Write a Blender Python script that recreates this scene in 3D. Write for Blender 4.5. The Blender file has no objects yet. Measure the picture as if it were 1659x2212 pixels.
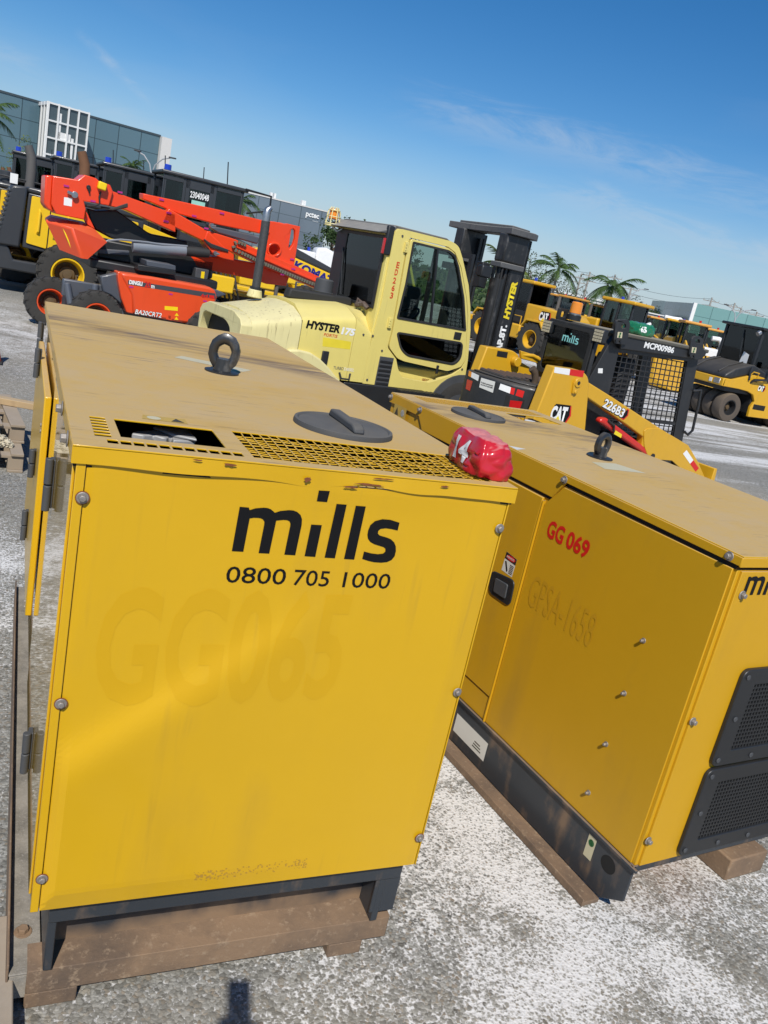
import bpy, bmesh, math, random
from mathutils import Vector, Matrix
S = bpy.context.scene
COL = S.collection
rad = math.radians
# ---------------------------------------------------------------- camera
CAM = Vector((-0.1157, -1.5934, 1.8664)); FPX = 1777.6; PW, PH = 1659.0, 2212.0
YAW, PITCH, ROLL = 0.45514, -0.27995, 0.21231
_f = Vector((math.sin(YAW)*math.cos(PITCH), math.cos(YAW)*math.cos(PITCH), math.sin(PITCH)))
_r0 = Vector((math.cos(YAW), -math.sin(YAW), 0)); _u0 = _r0.cross(_f)
_r = math.cos(ROLL)*_r0 + math.sin(ROLL)*_u0; _u = -math.sin(ROLL)*_r0 + math.cos(ROLL)*_u0
cd = bpy.data.cameras.new('camera'); cam = bpy.data.objects.new('camera', cd); COL.objects.link(cam)
cam.matrix_world = Matrix(((_r.x, _u.x, -_f.x, CAM.x), (_r.y, _u.y, -_f.y, CAM.y), (_r.z, _u.z, -_f.z, CAM.z), (0, 0, 0, 1)))
cd.sensor_fit = 'VERTICAL'; cd.sensor_height = 36.0; cd.lens = 36.0*FPX/PH
cd.clip_start = 0.05; cd.clip_end = 5000
S.camera = cam
# ---------------------------------------------------------------- light
SUN = Vector((-0.381*0.6863, -0.9246*0.6863, 0.7273)).normalized()
sd = bpy.data.lights.new('sun', 'SUN'); sd.energy = 4.65; sd.angle = rad(0.53); sd.color = (1.0, 0.955, 0.88)
so = bpy.data.objects.new('sun', sd); COL.objects.link(so)
so.rotation_euler = SUN.to_track_quat('Z', 'Y').to_euler(); so.location = (-10, -25, 30)
W = bpy.data.worlds.new('World'); S.world = W; W.use_nodes = True
wn = W.node_tree.nodes; wl = W.node_tree.links
bg = wn['Background']; bg.inputs['Strength'].default_value = 0.092
sk = wn.new('ShaderNodeTexSky'); sk.sky_type = 'NISHITA'; sk.sun_disc = False
sk.sun_elevation = math.asin(SUN.z); sk.sun_rotation = math.atan2(SUN.x, SUN.y)
sk.altitude = 600; sk.air_density = 1.0; sk.dust_density = 0.25; sk.ozone_density = 4.0
hs = wn.new('ShaderNodeHueSaturation'); hs.inputs['Hue'].default_value = 0.502; hs.inputs['Saturation'].default_value = 1.33; hs.inputs['Value'].default_value = 1.08
wl.new(sk.outputs[0], hs.inputs['Color'])
# thin cirrus: real sky content by direction
tc = wn.new('ShaderNodeTexCoord'); mp = wn.new('ShaderNodeMapping'); mp.inputs['Rotation'].default_value = (0.10, -0.16, 0.35); mp.inputs['Scale'].default_value = (1.0, 2.2, 9.0); mp.inputs['Location'].default_value = (0.45, 0.1, 0.3)
nz = wn.new('ShaderNodeTexNoise'); nz.inputs['Scale'].default_value = 1.5; nz.inputs['Detail'].default_value = 9; nz.inputs['Roughness'].default_value = 0.55; nz.inputs['Distortion'].default_value = 0.5
cr = wn.new('ShaderNodeValToRGB'); cr.color_ramp.elements[0].position = 0.50; cr.color_ramp.elements[1].position = 0.85
sx = wn.new('ShaderNodeSeparateXYZ'); mr = wn.new('ShaderNodeMapRange')
mr.inputs[1].default_value = 0.62; mr.inputs[2].default_value = 0.12; mr.inputs[3].default_value = 0.0; mr.inputs[4].default_value = 0.10
mu = wn.new('ShaderNodeMath'); mu.operation = 'MULTIPLY'
mx = wn.new('ShaderNodeMixRGB'); mx.inputs[2].default_value = (6.2, 6.9, 7.6, 1)
wl.new(tc.outputs['Generated'], mp.inputs[0]); wl.new(mp.outputs[0], nz.inputs['Vector']); wl.new(nz.outputs[0], cr.inputs[0])
wl.new(tc.outputs['Generated'], sx.inputs[0]); wl.new(sx.outputs[2], mr.inputs[0])
wl.new(cr.outputs[0], mu.inputs[0]); wl.new(mr.outputs[0], mu.inputs[1]); wl.new(mu.outputs[0], mx.inputs[0])
wl.new(hs.outputs[0], mx.inputs[1])
def _m(op, a, b=None, clamp=False):
    n = wn.new('ShaderNodeMath'); n.operation = op; n.use_clamp = clamp
    for i, x in enumerate((a, b)):
        if x is None: continue
        if isinstance(x, (int, float)): n.inputs[i].default_value = x
        else: wl.new(x, n.inputs[i])
    return n.outputs[0]
def _ramp(x, a, b, hi=1.0):
    n = wn.new('ShaderNodeMapRange'); n.interpolation_type = 'SMOOTHSTEP'; n.inputs[1].default_value = a; n.inputs[2].default_value = b; n.inputs[4].default_value = hi; wl.new(x, n.inputs[0]); return n.outputs[0]
def _dot(v):
    n = wn.new('ShaderNodeVectorMath'); n.operation = 'DOT_PRODUCT'; wl.new(tc.outputs['Generated'], n.inputs[0]); n.inputs[1].default_value = v; return n.outputs['Value']
hz_ = wn.new('ShaderNodeMixRGB'); hz_.inputs[2].default_value = (4.7, 5.7, 6.9, 1); wl.new(_ramp(sx.outputs[2], .17, -.02, .85), hz_.inputs[0]); wl.new(mx.outputs[0], hz_.inputs[1]); last = hz_.outputs[0]
mp2 = wn.new('ShaderNodeMapping'); mp2.inputs['Scale'].default_value = (5, 5, 22); nz2 = wn.new('ShaderNodeTexNoise'); nz2.inputs['Scale'].default_value = 1.6; nz2.inputs['Detail'].default_value = 10; nz2.inputs['Roughness'].default_value = .68; nz2.inputs['Distortion'].default_value = .8
wl.new(tc.outputs['Generated'], mp2.inputs[0]); wl.new(mp2.outputs[0], nz2.inputs['Vector'])
for n_, m_, w_, c_, k_ in (((.0433,.1687,-.9847), (.5809,.7958,.1709), .034, .955, .30), ((-.0212,.1555,-.9876), (.659,.7445,.1073), .026, .97, .30), ((-.4954,.1583,-.8541), (.0786,.9875,.1364), .008, .9985, .34), ((-.2111,.1125,-.9710), (.0347,.9938,.1055), .020, .985, .16)):
    ln = _dot(n_); L_ = sum(a*a for a in m_)**.5
    f = _m('MULTIPLY', _ramp(_m('ABSOLUTE', _m('ADD', ln, _m('MULTIPLY', _m('SUBTRACT', nz2.outputs[0], .5), w_*1.6))), w_, 0.0), _ramp(_dot(tuple(a/L_ for a in m_)), c_, 1-(1-c_)*.15))
    f = _m('MULTIPLY', _m('MULTIPLY', f, _ramp(nz2.outputs[0], .34, .66)), k_, True)
    x = wn.new('ShaderNodeMixRGB'); x.inputs[2].default_value = (6.4, 7.0, 7.7, 1); wl.new(f, x.inputs[0]); wl.new(last, x.inputs[1]); last = x.outputs[0]
wl.new(last, bg.inputs['Color'])
S.view_settings.view_transform = 'Standard'; S.view_settings.look = 'None'; S.view_settings.gamma = 1.0
S.view_settings.exposure = 0.0; S.view_settings.use_curve_mapping = False

# ---------------------------------------------------------------- helpers
def empty(name, label, cat, loc=(0, 0, 0), rz=0.0, group=None):
    o = bpy.data.objects.new(name, None); COL.objects.link(o)
    o.location = loc; o.rotation_euler = (0, 0, rz); o.empty_display_size = 0.2
    return tag(o, label, cat, group)
def tag(o, label, cat, group=None):
    o['label'] = label; o['category'] = cat
    if group: o['group'] = group
    return o
def struct(o): o['kind'] = 'structure'; return o
def stuff(o): o['kind'] = 'stuff'; return o
def copy_tree(o, parent=None):
    c = o.copy(); COL.objects.link(c)
    if parent: c.parent = parent
    for ch in list(o.children): copy_tree(ch, c)
    return c

class MB:
    """collects solids into ONE mesh"""
    def __init__(s): s.v = []; s.f = []
    def add(s, vs, fs, mat=None):
        n = len(s.v)
        s.v += [tuple(mat @ Vector(v)) if mat else tuple(v) for v in vs]
        s.f += [tuple(i+n for i in f) for f in fs]; return s
    def box(s, x0, x1, y0, y1, z0, z1, mat=None):
        vs = [(x0,y0,z0),(x1,y0,z0),(x1,y1,z0),(x0,y1,z0),(x0,y0,z1),(x1,y0,z1),(x1,y1,z1),(x0,y1,z1)]
        return s.add(vs, [(3,2,1,0),(4,5,6,7),(0,1,5,4),(1,2,6,5),(2,3,7,6),(3,0,4,7)], mat)
    def cbox(s, c, d, rot=None):
        m = Matrix.Translation(c)
        if rot is not None: m = m @ rot
        return s.box(-d[0]/2, d[0]/2, -d[1]/2, d[1]/2, -d[2]/2, d[2]/2, m)
    def prism(s, pts, a, b, ax='y', mat=None):
        # polygon extruded along an axis. ax y: pts=(x,z); ax x: pts=(y,z); ax z: pts=(x,y)
        A = sum(pts[i][0]*pts[(i+1) % len(pts)][1]-pts[(i+1) % len(pts)][0]*pts[i][1] for i in range(len(pts)))
        if A < 0: pts = pts[::-1]
        mk = {'y': lambda p, t: (p[0], t, p[1]), 'x': lambda p, t: (t, p[0], p[1]), 'z': lambda p, t: (p[0], p[1], t)}[ax]
        n = len(pts); lo, hi = min(a, b), max(a, b)
        if ax == 'y': lo, hi = hi, lo
        vs = [mk(p, lo) for p in pts]+[mk(p, hi) for p in pts]
        fs = [tuple(range(n))[::-1], tuple(range(n, 2*n))]+[(i, (i+1) % n, n+(i+1) % n, n+i) for i in range(n)]
        return s.add(vs, fs, mat)
    def ring(s, outer, inner, a, b, ax='y', mat=None):
        n = len(outer); assert n == len(inner)
        mk = {'y': lambda p, t: (p[0], t, p[1]), 'x': lambda p, t: (t, p[0], p[1]), 'z': lambda p, t: (p[0], p[1], t)}[ax]
        vs = [mk(p, a) for p in outer]+[mk(p, a) for p in inner]+[mk(p, b) for p in outer]+[mk(p, b) for p in inner]
        fs = []
        for i in range(n):
            j = (i+1) % n
            fs += [(i, j, n+j, n+i), (2*n+i, 3*n+i, 3*n+j, 2*n+j), (i, 2*n+i, 2*n+j, j), (n+i, n+j, 3*n+j, 3*n+i)]
        return s.add(vs, fs, mat)
    def tube(s, p0, p1, r0, r1=None, n=12, cap=True):
        p0 = Vector(p0); p1 = Vector(p1); r1 = r0 if r1 is None else r1
        d = (p1-p0).normalized(); a = d.orthogonal().normalized(); b = d.cross(a)
        vs = []
        for p, r in ((p0, r0), (p1, r1)):
            for i in range(n):
                t = 2*math.pi*i/n; vs.append(p+(a*math.cos(t)+b*math.sin(t))*r)
        fs = [(i, (i+1) % n, n+(i+1) % n, n+i) for i in range(n)]
        if cap: fs += [tuple(range(n))[::-1], tuple(range(n, 2*n))]
        return s.add(vs, fs)
    def path(s, pts, r, n=8):
        pts = [Vector(p) for p in pts]; rings = []
        a = None
        for k, p in enumerate(pts):
            d = (pts[min(k+1, len(pts)-1)]-pts[max(k-1, 0)]).normalized()
            a = d.orthogonal().normalized() if a is None else (a-d*a.dot(d)).normalized()
            b = d.cross(a); rr = r[k] if isinstance(r, (list, tuple)) else r
            rings.append([p+(a*math.cos(2*math.pi*i/n)+b*math.sin(2*math.pi*i/n))*rr for i in range(n)])
        vs = [v for R in rings for v in R]; m = len(pts)
        fs = [(k*n+i, k*n+(i+1) % n, (k+1)*n+(i+1) % n, (k+1)*n+i) for k in range(m-1) for i in range(n)]
        fs += [tuple(range(n))[::-1], tuple(range((m-1)*n, m*n))]
        return s.add(vs, fs)
    def lathe(s, prof, c=(0, 0, 0), axis='z', n=24, mat=None, cap=True):
        # prof: (r, h) list
        c = Vector(c); m = len(prof); vs = []
        for r, h in prof:
            for i in range(n):
                t = 2*math.pi*i/n; x, y = r*math.cos(t), r*math.sin(t)
                vs.append(c+Vector({'z': (x, y, h), 'y': (y, h, x), 'x': (h, x, y)}[axis]))
        fs = [(k*n+i, k*n+(i+1) % n, (k+1)*n+(i+1) % n, (k+1)*n+i) for k in range(m-1) for i in range(n)]
        if cap and prof[0][0] > 1e-6: fs.append(tuple(range(n))[::-1])
        if cap and prof[-1][0] > 1e-6: fs.append(tuple(range((m-1)*n, m*n)))
        return s.add(vs, fs, mat)
    def grid(s, fn, nu, nv):
        vs = [fn(i/nu, j/nv) for j in range(nv+1) for i in range(nu+1)]
        fs = [(j*(nu+1)+i, j*(nu+1)+i+1, (j+1)*(nu+1)+i+1, (j+1)*(nu+1)+i) for j in range(nv) for i in range(nu)]
        return s.add(vs, fs)
    def build(s, name, mat, parent=None, bevel=0.0, sharp=35, seg=2, loc=None, fix=True):
        me = bpy.data.meshes.new(name); me.from_pydata([tuple(v) for v in s.v], [], s.f)
        if fix:
            bm = bmesh.new(); bm.from_mesh(me); bmesh.ops.recalc_face_normals(bm, faces=bm.faces); bm.to_mesh(me); bm.free()
        me.materials.append(mat)
        if sharp:
            me.shade_smooth(); me.set_sharp_from_angle(angle=rad(sharp))
        o = bpy.data.objects.new(name, me); COL.objects.link(o)
        if parent: o.parent = parent
        if loc: o.location = loc
        if bevel:
            b = o.modifiers.new('bevel', 'BEVEL'); b.width = bevel; b.segments = seg; b.limit_method = 'ANGLE'; b.angle_limit = rad(40); b.harden_normals = False
        return o

def rrect(x0, x1, z0, z1, r, n=4):
    pts = []
    for cx, cz, a in ((x1-r, z0+r, -90), (x1-r, z1-r, 0), (x0+r, z1-r, 90), (x0+r, z0+r, 180)):
        for i in range(n+1):
            t = rad(a+90*i/n); pts.append((cx+r*math.cos(t), cz+r*math.sin(t)))
    return pts
def rpoly(pts, r, n=4):
    """round the corners of a polygon"""
    out = []; m = len(pts)
    for i in range(m):
        p = Vector(pts[i]); a = Vector(pts[i-1]); b = Vector(pts[(i+1) % m])
        rr = r[i] if isinstance(r, (list, tuple)) else r
        if rr <= 0: out.append(tuple(p)); continue
        da = a-p; db = b-p
        ra = min(rr, da.length*0.48); rb = min(rr, db.length*0.48)
        s_ = p+da.normalized()*ra; e = p+db.normalized()*rb
        for k in range(n+1):
            t = k/n; q = s_*(1-t)**2+p*2*t*(1-t)+e*t*t; out.append(tuple(q))
    return out
def inset(pts, d):
    n = len(pts); A = sum(pts[i][0]*pts[(i+1) % n][1]-pts[(i+1) % n][0]*pts[i][1] for i in range(n))
    sg = 1 if A > 0 else -1; out = []
    for i in range(n):
        p = Vector(pts[i]); a = (p-Vector(pts[i-1])).normalized(); b = (Vector(pts[(i+1) % n])-p).normalized()
        na = Vector((-a.y, a.x))*sg; nb = Vector((-b.y, b.x))*sg
        m = (na+nb); L = max(m.length, 0.3); m = m/L
        out.append(tuple(p+m*d/max(m.dot(na), 0.4)))
    return out

# zoom windows of the survey photo: (x offset, y offset, photo px per window px)
ZM = {'F': (1300,860,.36166), 'B': (820,1000,.36166), 'K': (1780,1200,.36166), 'M': (2300,1200,.36166), 'R': (2660,1200,.25316),
      'N': (2000,1050,.30139), 'L': (0,560,.31344), 'U': (150,600,.33152), 'W': (600,640,.48222), 'A': (1780,800,.434),
      'S': (2260,1000,.48222), 'Z': (0,330,.60277), 'P': (1000,1500,.66305), 'Q': (1800,1900,.75949), 'T': (1560,2500,.90416),
      'G': (1560,3050,.60277), 'H': (800,780,.66305), 'Y': (880,1930,.45811), 'D': (330,1620,.37975), 'v': (0,0,1.84448)}
def ray(k, x, y):
    a, b, s = ZM[k]; px = (a+x*s)/1.84448; py = (b+y*s)/1.84448
    return _f+_r*((px-PW/2)/FPX)-_u*((py-PH/2)/FPX)
def hit(k, x, y, p0, n):
    d = ray(k, x, y); p0 = Vector(p0); n = Vector(n); return CAM+d*((p0-CAM).dot(n)/d.dot(n))
def at_depth(k, x, y, D): return CAM+ray(k, x, y)*D
class Frame:
    """a thing's own axes on the ground; surveys photo points on its real planes"""
    def __init__(s, loc, ang):
        s.o = Vector(loc); s.a = ang; c, t = math.cos(ang), math.sin(ang)
        s.x = Vector((c, t, 0)); s.y = Vector((-t, c, 0))
    def loc(s, w): d = w-s.o; return (d.dot(s.x), d.dot(s.y), d.z)
    def py(s, k, pts, y=0.0):
        return [(lambda q: (q[0], q[2]))(s.loc(hit(k, p[0], p[1], s.o+s.y*y, s.y))) for p in pts]
    def px(s, k, pts, x=0.0):
        return [(lambda q: (q[1], q[2]))(s.loc(hit(k, p[0], p[1], s.o+s.x*x, s.x))) for p in pts]
    def pz(s, k, pts, z=0.0):
        return [(lambda q: (q[0], q[1]))(s.loc(hit(k, p[0], p[1], s.o+Vector((0, 0, z)), (0, 0, 1)))) for p in pts]

def lettering(name, txt, mat, parent, o, xd, yd, w=None, h=0.1, shear=0.0, bold=0.0, thick=0.001, space=1.0, sub=None):
    """flat lettering: o = lower left corner, xd/yd = reading and up directions (thing's axes)"""
    cu = bpy.data.curves.new(name, 'FONT'); cu.body = txt; cu.size = 1.0; cu.offset = bold; cu.space_character = space; cu.resolution_u = 3
    ob = bpy.data.objects.new(name, cu); me = ob.to_mesh().copy(); ob.to_mesh_clear()
    bpy.data.objects.remove(ob); bpy.data.curves.remove(cu)
    xs = [v.co.x for v in me.vertices]; ys = [v.co.y for v in me.vertices]
    x0, x1, y0, y1 = min(xs), max(xs), min(ys), max(ys)
    sy = h/(y1-y0); sx_ = sy if w is None else w/(x1-x0)
    xd = Vector(xd).normalized(); yd = Vector(yd).normalized(); nd = xd.cross(yd); o = Vector(o)
    if sub:
        bm = bmesh.new(); bm.from_mesh(me); bmesh.ops.triangulate(bm, faces=bm.faces)
        for _ in range(2):
            bmesh.ops.subdivide_edges(bm, edges=[e for e in bm.edges if e.calc_length() > 0.05], cuts=1)
            bmesh.ops.triangulate(bm, faces=bm.faces)
        bm.to_mesh(me); bm.free()
    for v in me.vertices:
        a = (v.co.x-x0)*sx_; b = (v.co.y-y0)*sy
        p = o+xd*(a+b*shear)+yd*b+nd*thick
        if sub: p = sub(p)
        v.co = p
    me.name = name; me.materials.clear(); me.materials.append(mat)
    ob = bpy.data.objects.new(name, me); COL.objects.link(ob)
    if parent: ob.parent = parent
    return ob
def decal(name, pts3, mat, parent):
    """thin sticker from coplanar points"""
    return MB().add(pts3, [tuple(range(len(pts3)))]).build(name, mat, parent, sharp=0, fix=False)

# ---------------------------------------------------------------- materials
MATS = {}
def nodes_of(name):
    m = bpy.data.materials.new(name); m.use_nodes = True; t = m.node_tree
    return m, t.nodes, t.links, t.nodes['Principled BSDF']
def N(nt, typ, **kw):
    n = nt.new(typ)
    for k, v in kw.items():
        if k in n.inputs: n.inputs[k].default_value = v
        else: setattr(n, k, v)
    return n
def plain(name, col, rough=0.5, metal=0.0, var=0.12, scale=8.0, bump=0.0, coat=0.0, emit=None, spec=0.5):
    if name in MATS: return MATS[name]
    m, nt, lk, p = nodes_of(name)
    c = N(nt, 'ShaderNodeTexCoord'); n1 = N(nt, 'ShaderNodeTexNoise', Scale=scale, Detail=6.0, Roughness=0.6)
    lk.new(c.outputs['Object'], n1.inputs['Vector'])
    mx = N(nt, 'ShaderNodeMixRGB'); mx.inputs[1].default_value = (*[v*(1-var) for v in col], 1); mx.inputs[2].default_value = (*[min(1, v*(1+var)) for v in col], 1)
    lk.new(n1.outputs[0], mx.inputs[0]); lk.new(mx.outputs[0], p.inputs['Base Color'])
    rr = N(nt, 'ShaderNodeMapRange'); rr.inputs[3].default_value = max(0.02, rough-0.1); rr.inputs[4].default_value = min(1, rough+0.1)
    lk.new(n1.outputs[0], rr.inputs[0]); lk.new(rr.outputs[0], p.inputs['Roughness'])
    p.inputs['Metallic'].default_value = metal; p.inputs['Coat Weight'].default_value = coat; p.inputs['Specular IOR Level'].default_value = spec
    if bump:
        b = N(nt, 'ShaderNodeBump', Strength=bump, Distance=0.01); n2 = N(nt, 'ShaderNodeTexNoise', Scale=scale*12, Detail=4.0)
        lk.new(c.outputs['Object'], n2.inputs['Vector']); lk.new(n2.outputs[0], b.inputs['Height']); lk.new(b.outputs[0], p.inputs['Normal'])
    if emit: p.inputs['Emission Color'].default_value = (*emit[0], 1); p.inputs['Emission Strength'].default_value = emit[1]
    MATS[name] = m; return m
def paint(name, col, rough=0.35, dust=0.0, dustcol=(.40,.30,.16), dirt=0.15, dirtcol=(.16,.11,.05), scale=3.0, coat=0.25, streak=0.0, low=0.0, dlo=0.35):
    """enamel with settled dust on upward faces, faint grime and scratches"""
    if name in MATS: return MATS[name]
    m, nt, lk, p = nodes_of(name)
    c = N(nt, 'ShaderNodeTexCoord')
    n1 = N(nt, 'ShaderNodeTexNoise', Scale=scale, Detail=8.0, Roughness=0.62)
    n2 = N(nt, 'ShaderNodeTexNoise', Scale=scale*9, Detail=5.0, Roughness=0.7)
    mp = N(nt, 'ShaderNodeMapping', Scale=(scale*3, scale*3, scale*.5)); n3 = N(nt, 'ShaderNodeTexNoise', Scale=1.0, Detail=6.0)
    lk.new(c.outputs['Object'], mp.inputs[0]); lk.new(mp.outputs[0], n3.inputs['Vector'])
    for n in (n1, n2): lk.new(c.outputs['Object'], n.inputs['Vector'])
    base = N(nt, 'ShaderNodeMixRGB'); base.inputs[1].default_value = (*[v*.92 for v in col], 1); base.inputs[2].default_value = (*[min(1, v*1.06) for v in col], 1)
    lk.new(n1.outputs[0], base.inputs[0])
    # grime
    g = N(nt, 'ShaderNodeMath', operation='MULTIPLY'); lk.new(n1.outputs[0], g.inputs[0]); lk.new(n3.outputs[0], g.inputs[1])
    gr = N(nt, 'ShaderNodeMapRange'); gr.inputs[1].default_value = 0.27; gr.inputs[2].default_value = 0.46; gr.inputs[4].default_value = dirt
    lk.new(g.outputs[0], gr.inputs[0])
    m1 = N(nt, 'ShaderNodeMixRGB'); m1.inputs[2].default_value = (*dirtcol, 1); lk.new(base.outputs[0], m1.inputs[1]); lk.new(gr.outputs[0], m1.inputs[0])
    out = m1
    if streak:
        mp4 = N(nt, 'ShaderNodeMapping', Scale=(34, 34, 2.2)); n4 = N(nt, 'ShaderNodeTexNoise', Scale=1.0, Detail=3.0); lk.new(c.outputs['Object'], mp4.inputs[0]); lk.new(mp4.outputs[0], n4.inputs['Vector'])
        n5 = N(nt, 'ShaderNodeTexNoise', Scale=2.2, Detail=3.0); lk.new(c.outputs['Object'], n5.inputs['Vector'])
        s4 = N(nt, 'ShaderNodeMapRange'); s4.inputs[1].default_value = .60; s4.inputs[2].default_value = .70; s4.inputs[4].default_value = streak; lk.new(n4.outputs[0], s4.inputs[0])
        s5 = N(nt, 'ShaderNodeMapRange'); s5.inputs[1].default_value = .46; s5.inputs[2].default_value = .60; lk.new(n5.outputs[0], s5.inputs[0])
        s6 = N(nt, 'ShaderNodeMath', operation='MULTIPLY'); lk.new(s4.outputs[0], s6.inputs[0]); lk.new(s5.outputs[0], s6.inputs[1])
        m4 = N(nt, 'ShaderNodeMixRGB'); m4.inputs[2].default_value = (*dirtcol, 1); lk.new(m1.outputs[0], m4.inputs[1]); lk.new(s6.outputs[0], m4.inputs[0]); m1 = m4; out = m4
    if dust > 0:
        ge = N(nt, 'ShaderNodeNewGeometry'); sz = N(nt, 'ShaderNodeSeparateXYZ'); lk.new(ge.outputs['Normal'], sz.inputs[0])
        up = N(nt, 'ShaderNodeMapRange'); up.inputs[1].default_value = dlo; up.inputs[2].default_value = 0.95; up.inputs[4].default_value = dust
        lk.new(sz.outputs[2], up.inputs[0])
        vr = N(nt, 'ShaderNodeMapRange'); vr.inputs[1].default_value = 0.25; vr.inputs[2].default_value = 0.6; vr.inputs[3].default_value = 0.62; lk.new(n1.outputs[0], vr.inputs[0])
        v2 = N(nt, 'ShaderNodeMapRange'); v2.inputs[1].default_value = 0.3; v2.inputs[2].default_value = 0.55; v2.inputs[3].default_value = 0.75; lk.new(n2.outputs[0], v2.inputs[0])
        a = N(nt, 'ShaderNodeMath', operation='MULTIPLY'); lk.new(up.outputs[0], a.inputs[0]); lk.new(vr.outputs[0], a.inputs[1])
        b = N(nt, 'ShaderNodeMath', operation='MULTIPLY', use_clamp=True); lk.new(a.outputs[0], b.inputs[0]); lk.new(v2.outputs[0], b.inputs[1])
        m2 = N(nt, 'ShaderNodeMixRGB'); m2.inputs[2].default_value = (*dustcol, 1); lk.new(m1.outputs[0], m2.inputs[1]); lk.new(b.outputs[0], m2.inputs[0]); out = m2
        rg = N(nt, 'ShaderNodeMapRange'); rg.inputs[3].default_value = rough; rg.inputs[4].default_value = 0.85; lk.new(b.outputs[0], rg.inputs[0]); lk.new(rg.outputs[0], p.inputs['Roughness'])
        cg = N(nt, 'ShaderNodeMapRange'); cg.inputs[2].default_value = 0.4; cg.inputs[3].default_value = coat; cg.inputs[4].default_value = 0.0; lk.new(b.outputs[0], cg.inputs[0]); lk.new(cg.outputs[0], p.inputs['Coat Weight'])
    else:
        rg = N(nt, 'ShaderNodeMapRange'); rg.inputs[3].default_value = max(.03, rough-.08); rg.inputs[4].default_value = rough+.12; lk.new(n2.outputs[0], rg.inputs[0]); lk.new(rg.outputs[0], p.inputs['Roughness'])
        p.inputs['Coat Weight'].default_value = coat
    p.inputs['Coat Roughness'].default_value = 0.12
    lk.new(out.outputs[0], p.inputs['Base Color'])
    bm_ = N(nt, 'ShaderNodeBump', Strength=0.04, Distance=0.01); lk.new(n2.outputs[0], bm_.inputs['Height']); lk.new(bm_.outputs[0], p.inputs['Normal'])
    MATS[name] = m; return m
def glossy_of(src, name):
    m = MATS[src].copy(); m.name = name; p = m.node_tree.nodes['Principled BSDF']
    for l in list(p.inputs['Coat Weight'].links): m.node_tree.links.remove(l)
    p.inputs['Coat Weight'].default_value = 1.0; p.inputs['Coat Roughness'].default_value = 0.03; p.inputs['Coat IOR'].default_value = 1.7; return m
def glass(name, tint=(.75, .85, .82), alpha=0.45, rough=0.03):
    if name in MATS: return MATS[name]
    m, nt, lk, p = nodes_of(name)
    tr = N(nt, 'ShaderNodeBsdfTransparent'); tr.inputs[0].default_value = (*tint, 1)
    gl = N(nt, 'ShaderNodeBsdfGlossy'); gl.inputs['Roughness'].default_value = rough; gl.inputs['Color'].default_value = (.9, .95, 1, 1)
    fr = N(nt, 'ShaderNodeFresnel', IOR=1.55); ad = N(nt, 'ShaderNodeMath', operation='MULTIPLY'); ad.inputs[1].default_value = 1.0; lk.new(fr.outputs[0], ad.inputs[0])
    mx = N(nt, 'ShaderNodeMixShader'); lk.new(ad.outputs[0], mx.inputs[0]); lk.new(tr.outputs[0], mx.inputs[1]); lk.new(gl.outputs[0], mx.inputs[2])
    lk.new(mx.outputs[0], nt['Material Output'].inputs[0]); MATS[name] = m; return m

YEL = (.63, .365, .0065)
M_yel = paint('generator_yellow', YEL, rough=.34, dust=1.0, dustcol=(.49,.345,.16), dirt=.16, scale=2.2, coat=.22, dlo=.6, streak=.14)
M_yclean = paint('machine_yellow', (.66,.36,.012), rough=.38, dust=.35, dirt=.12, scale=3, coat=.2)
M_black = plain('black_paint', (.018,.019,.021), rough=.42, var=.25, scale=6)
M_rubber = plain('black_rubber', (.022,.022,.022), rough=.7, var=.3, scale=10, bump=.2)
M_tyre = plain('tyre_rubber', (.036,.034,.031), rough=.85, var=.45, scale=5, bump=.4)
M_dark = plain('dark_interior', (.008,.008,.008), rough=.8)
M_steel = plain('bare_steel', (.42,.42,.42), rough=.35, metal=.9, var=.3, scale=20)
M_zinc = plain('zinc_bolt', (.30,.275,.25), rough=.55, metal=.5, var=.45, scale=90)
M_rust = plain('rust', (.20,.065,.022), rough=.9, var=.5, scale=60, bump=.3)
M_grey = plain('grey_plastic', (.06,.063,.068), rough=.6, var=.2, scale=8)
M_white = plain('white_paint', (.72,.72,.70), rough=.45, var=.06)
M_red = plain('red_paint', (.55,.025,.015), rough=.4, var=.12)
M_blacktext = plain('black_vinyl', (.007,.007,.008), rough=.5, var=.1, spec=.2)
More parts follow.
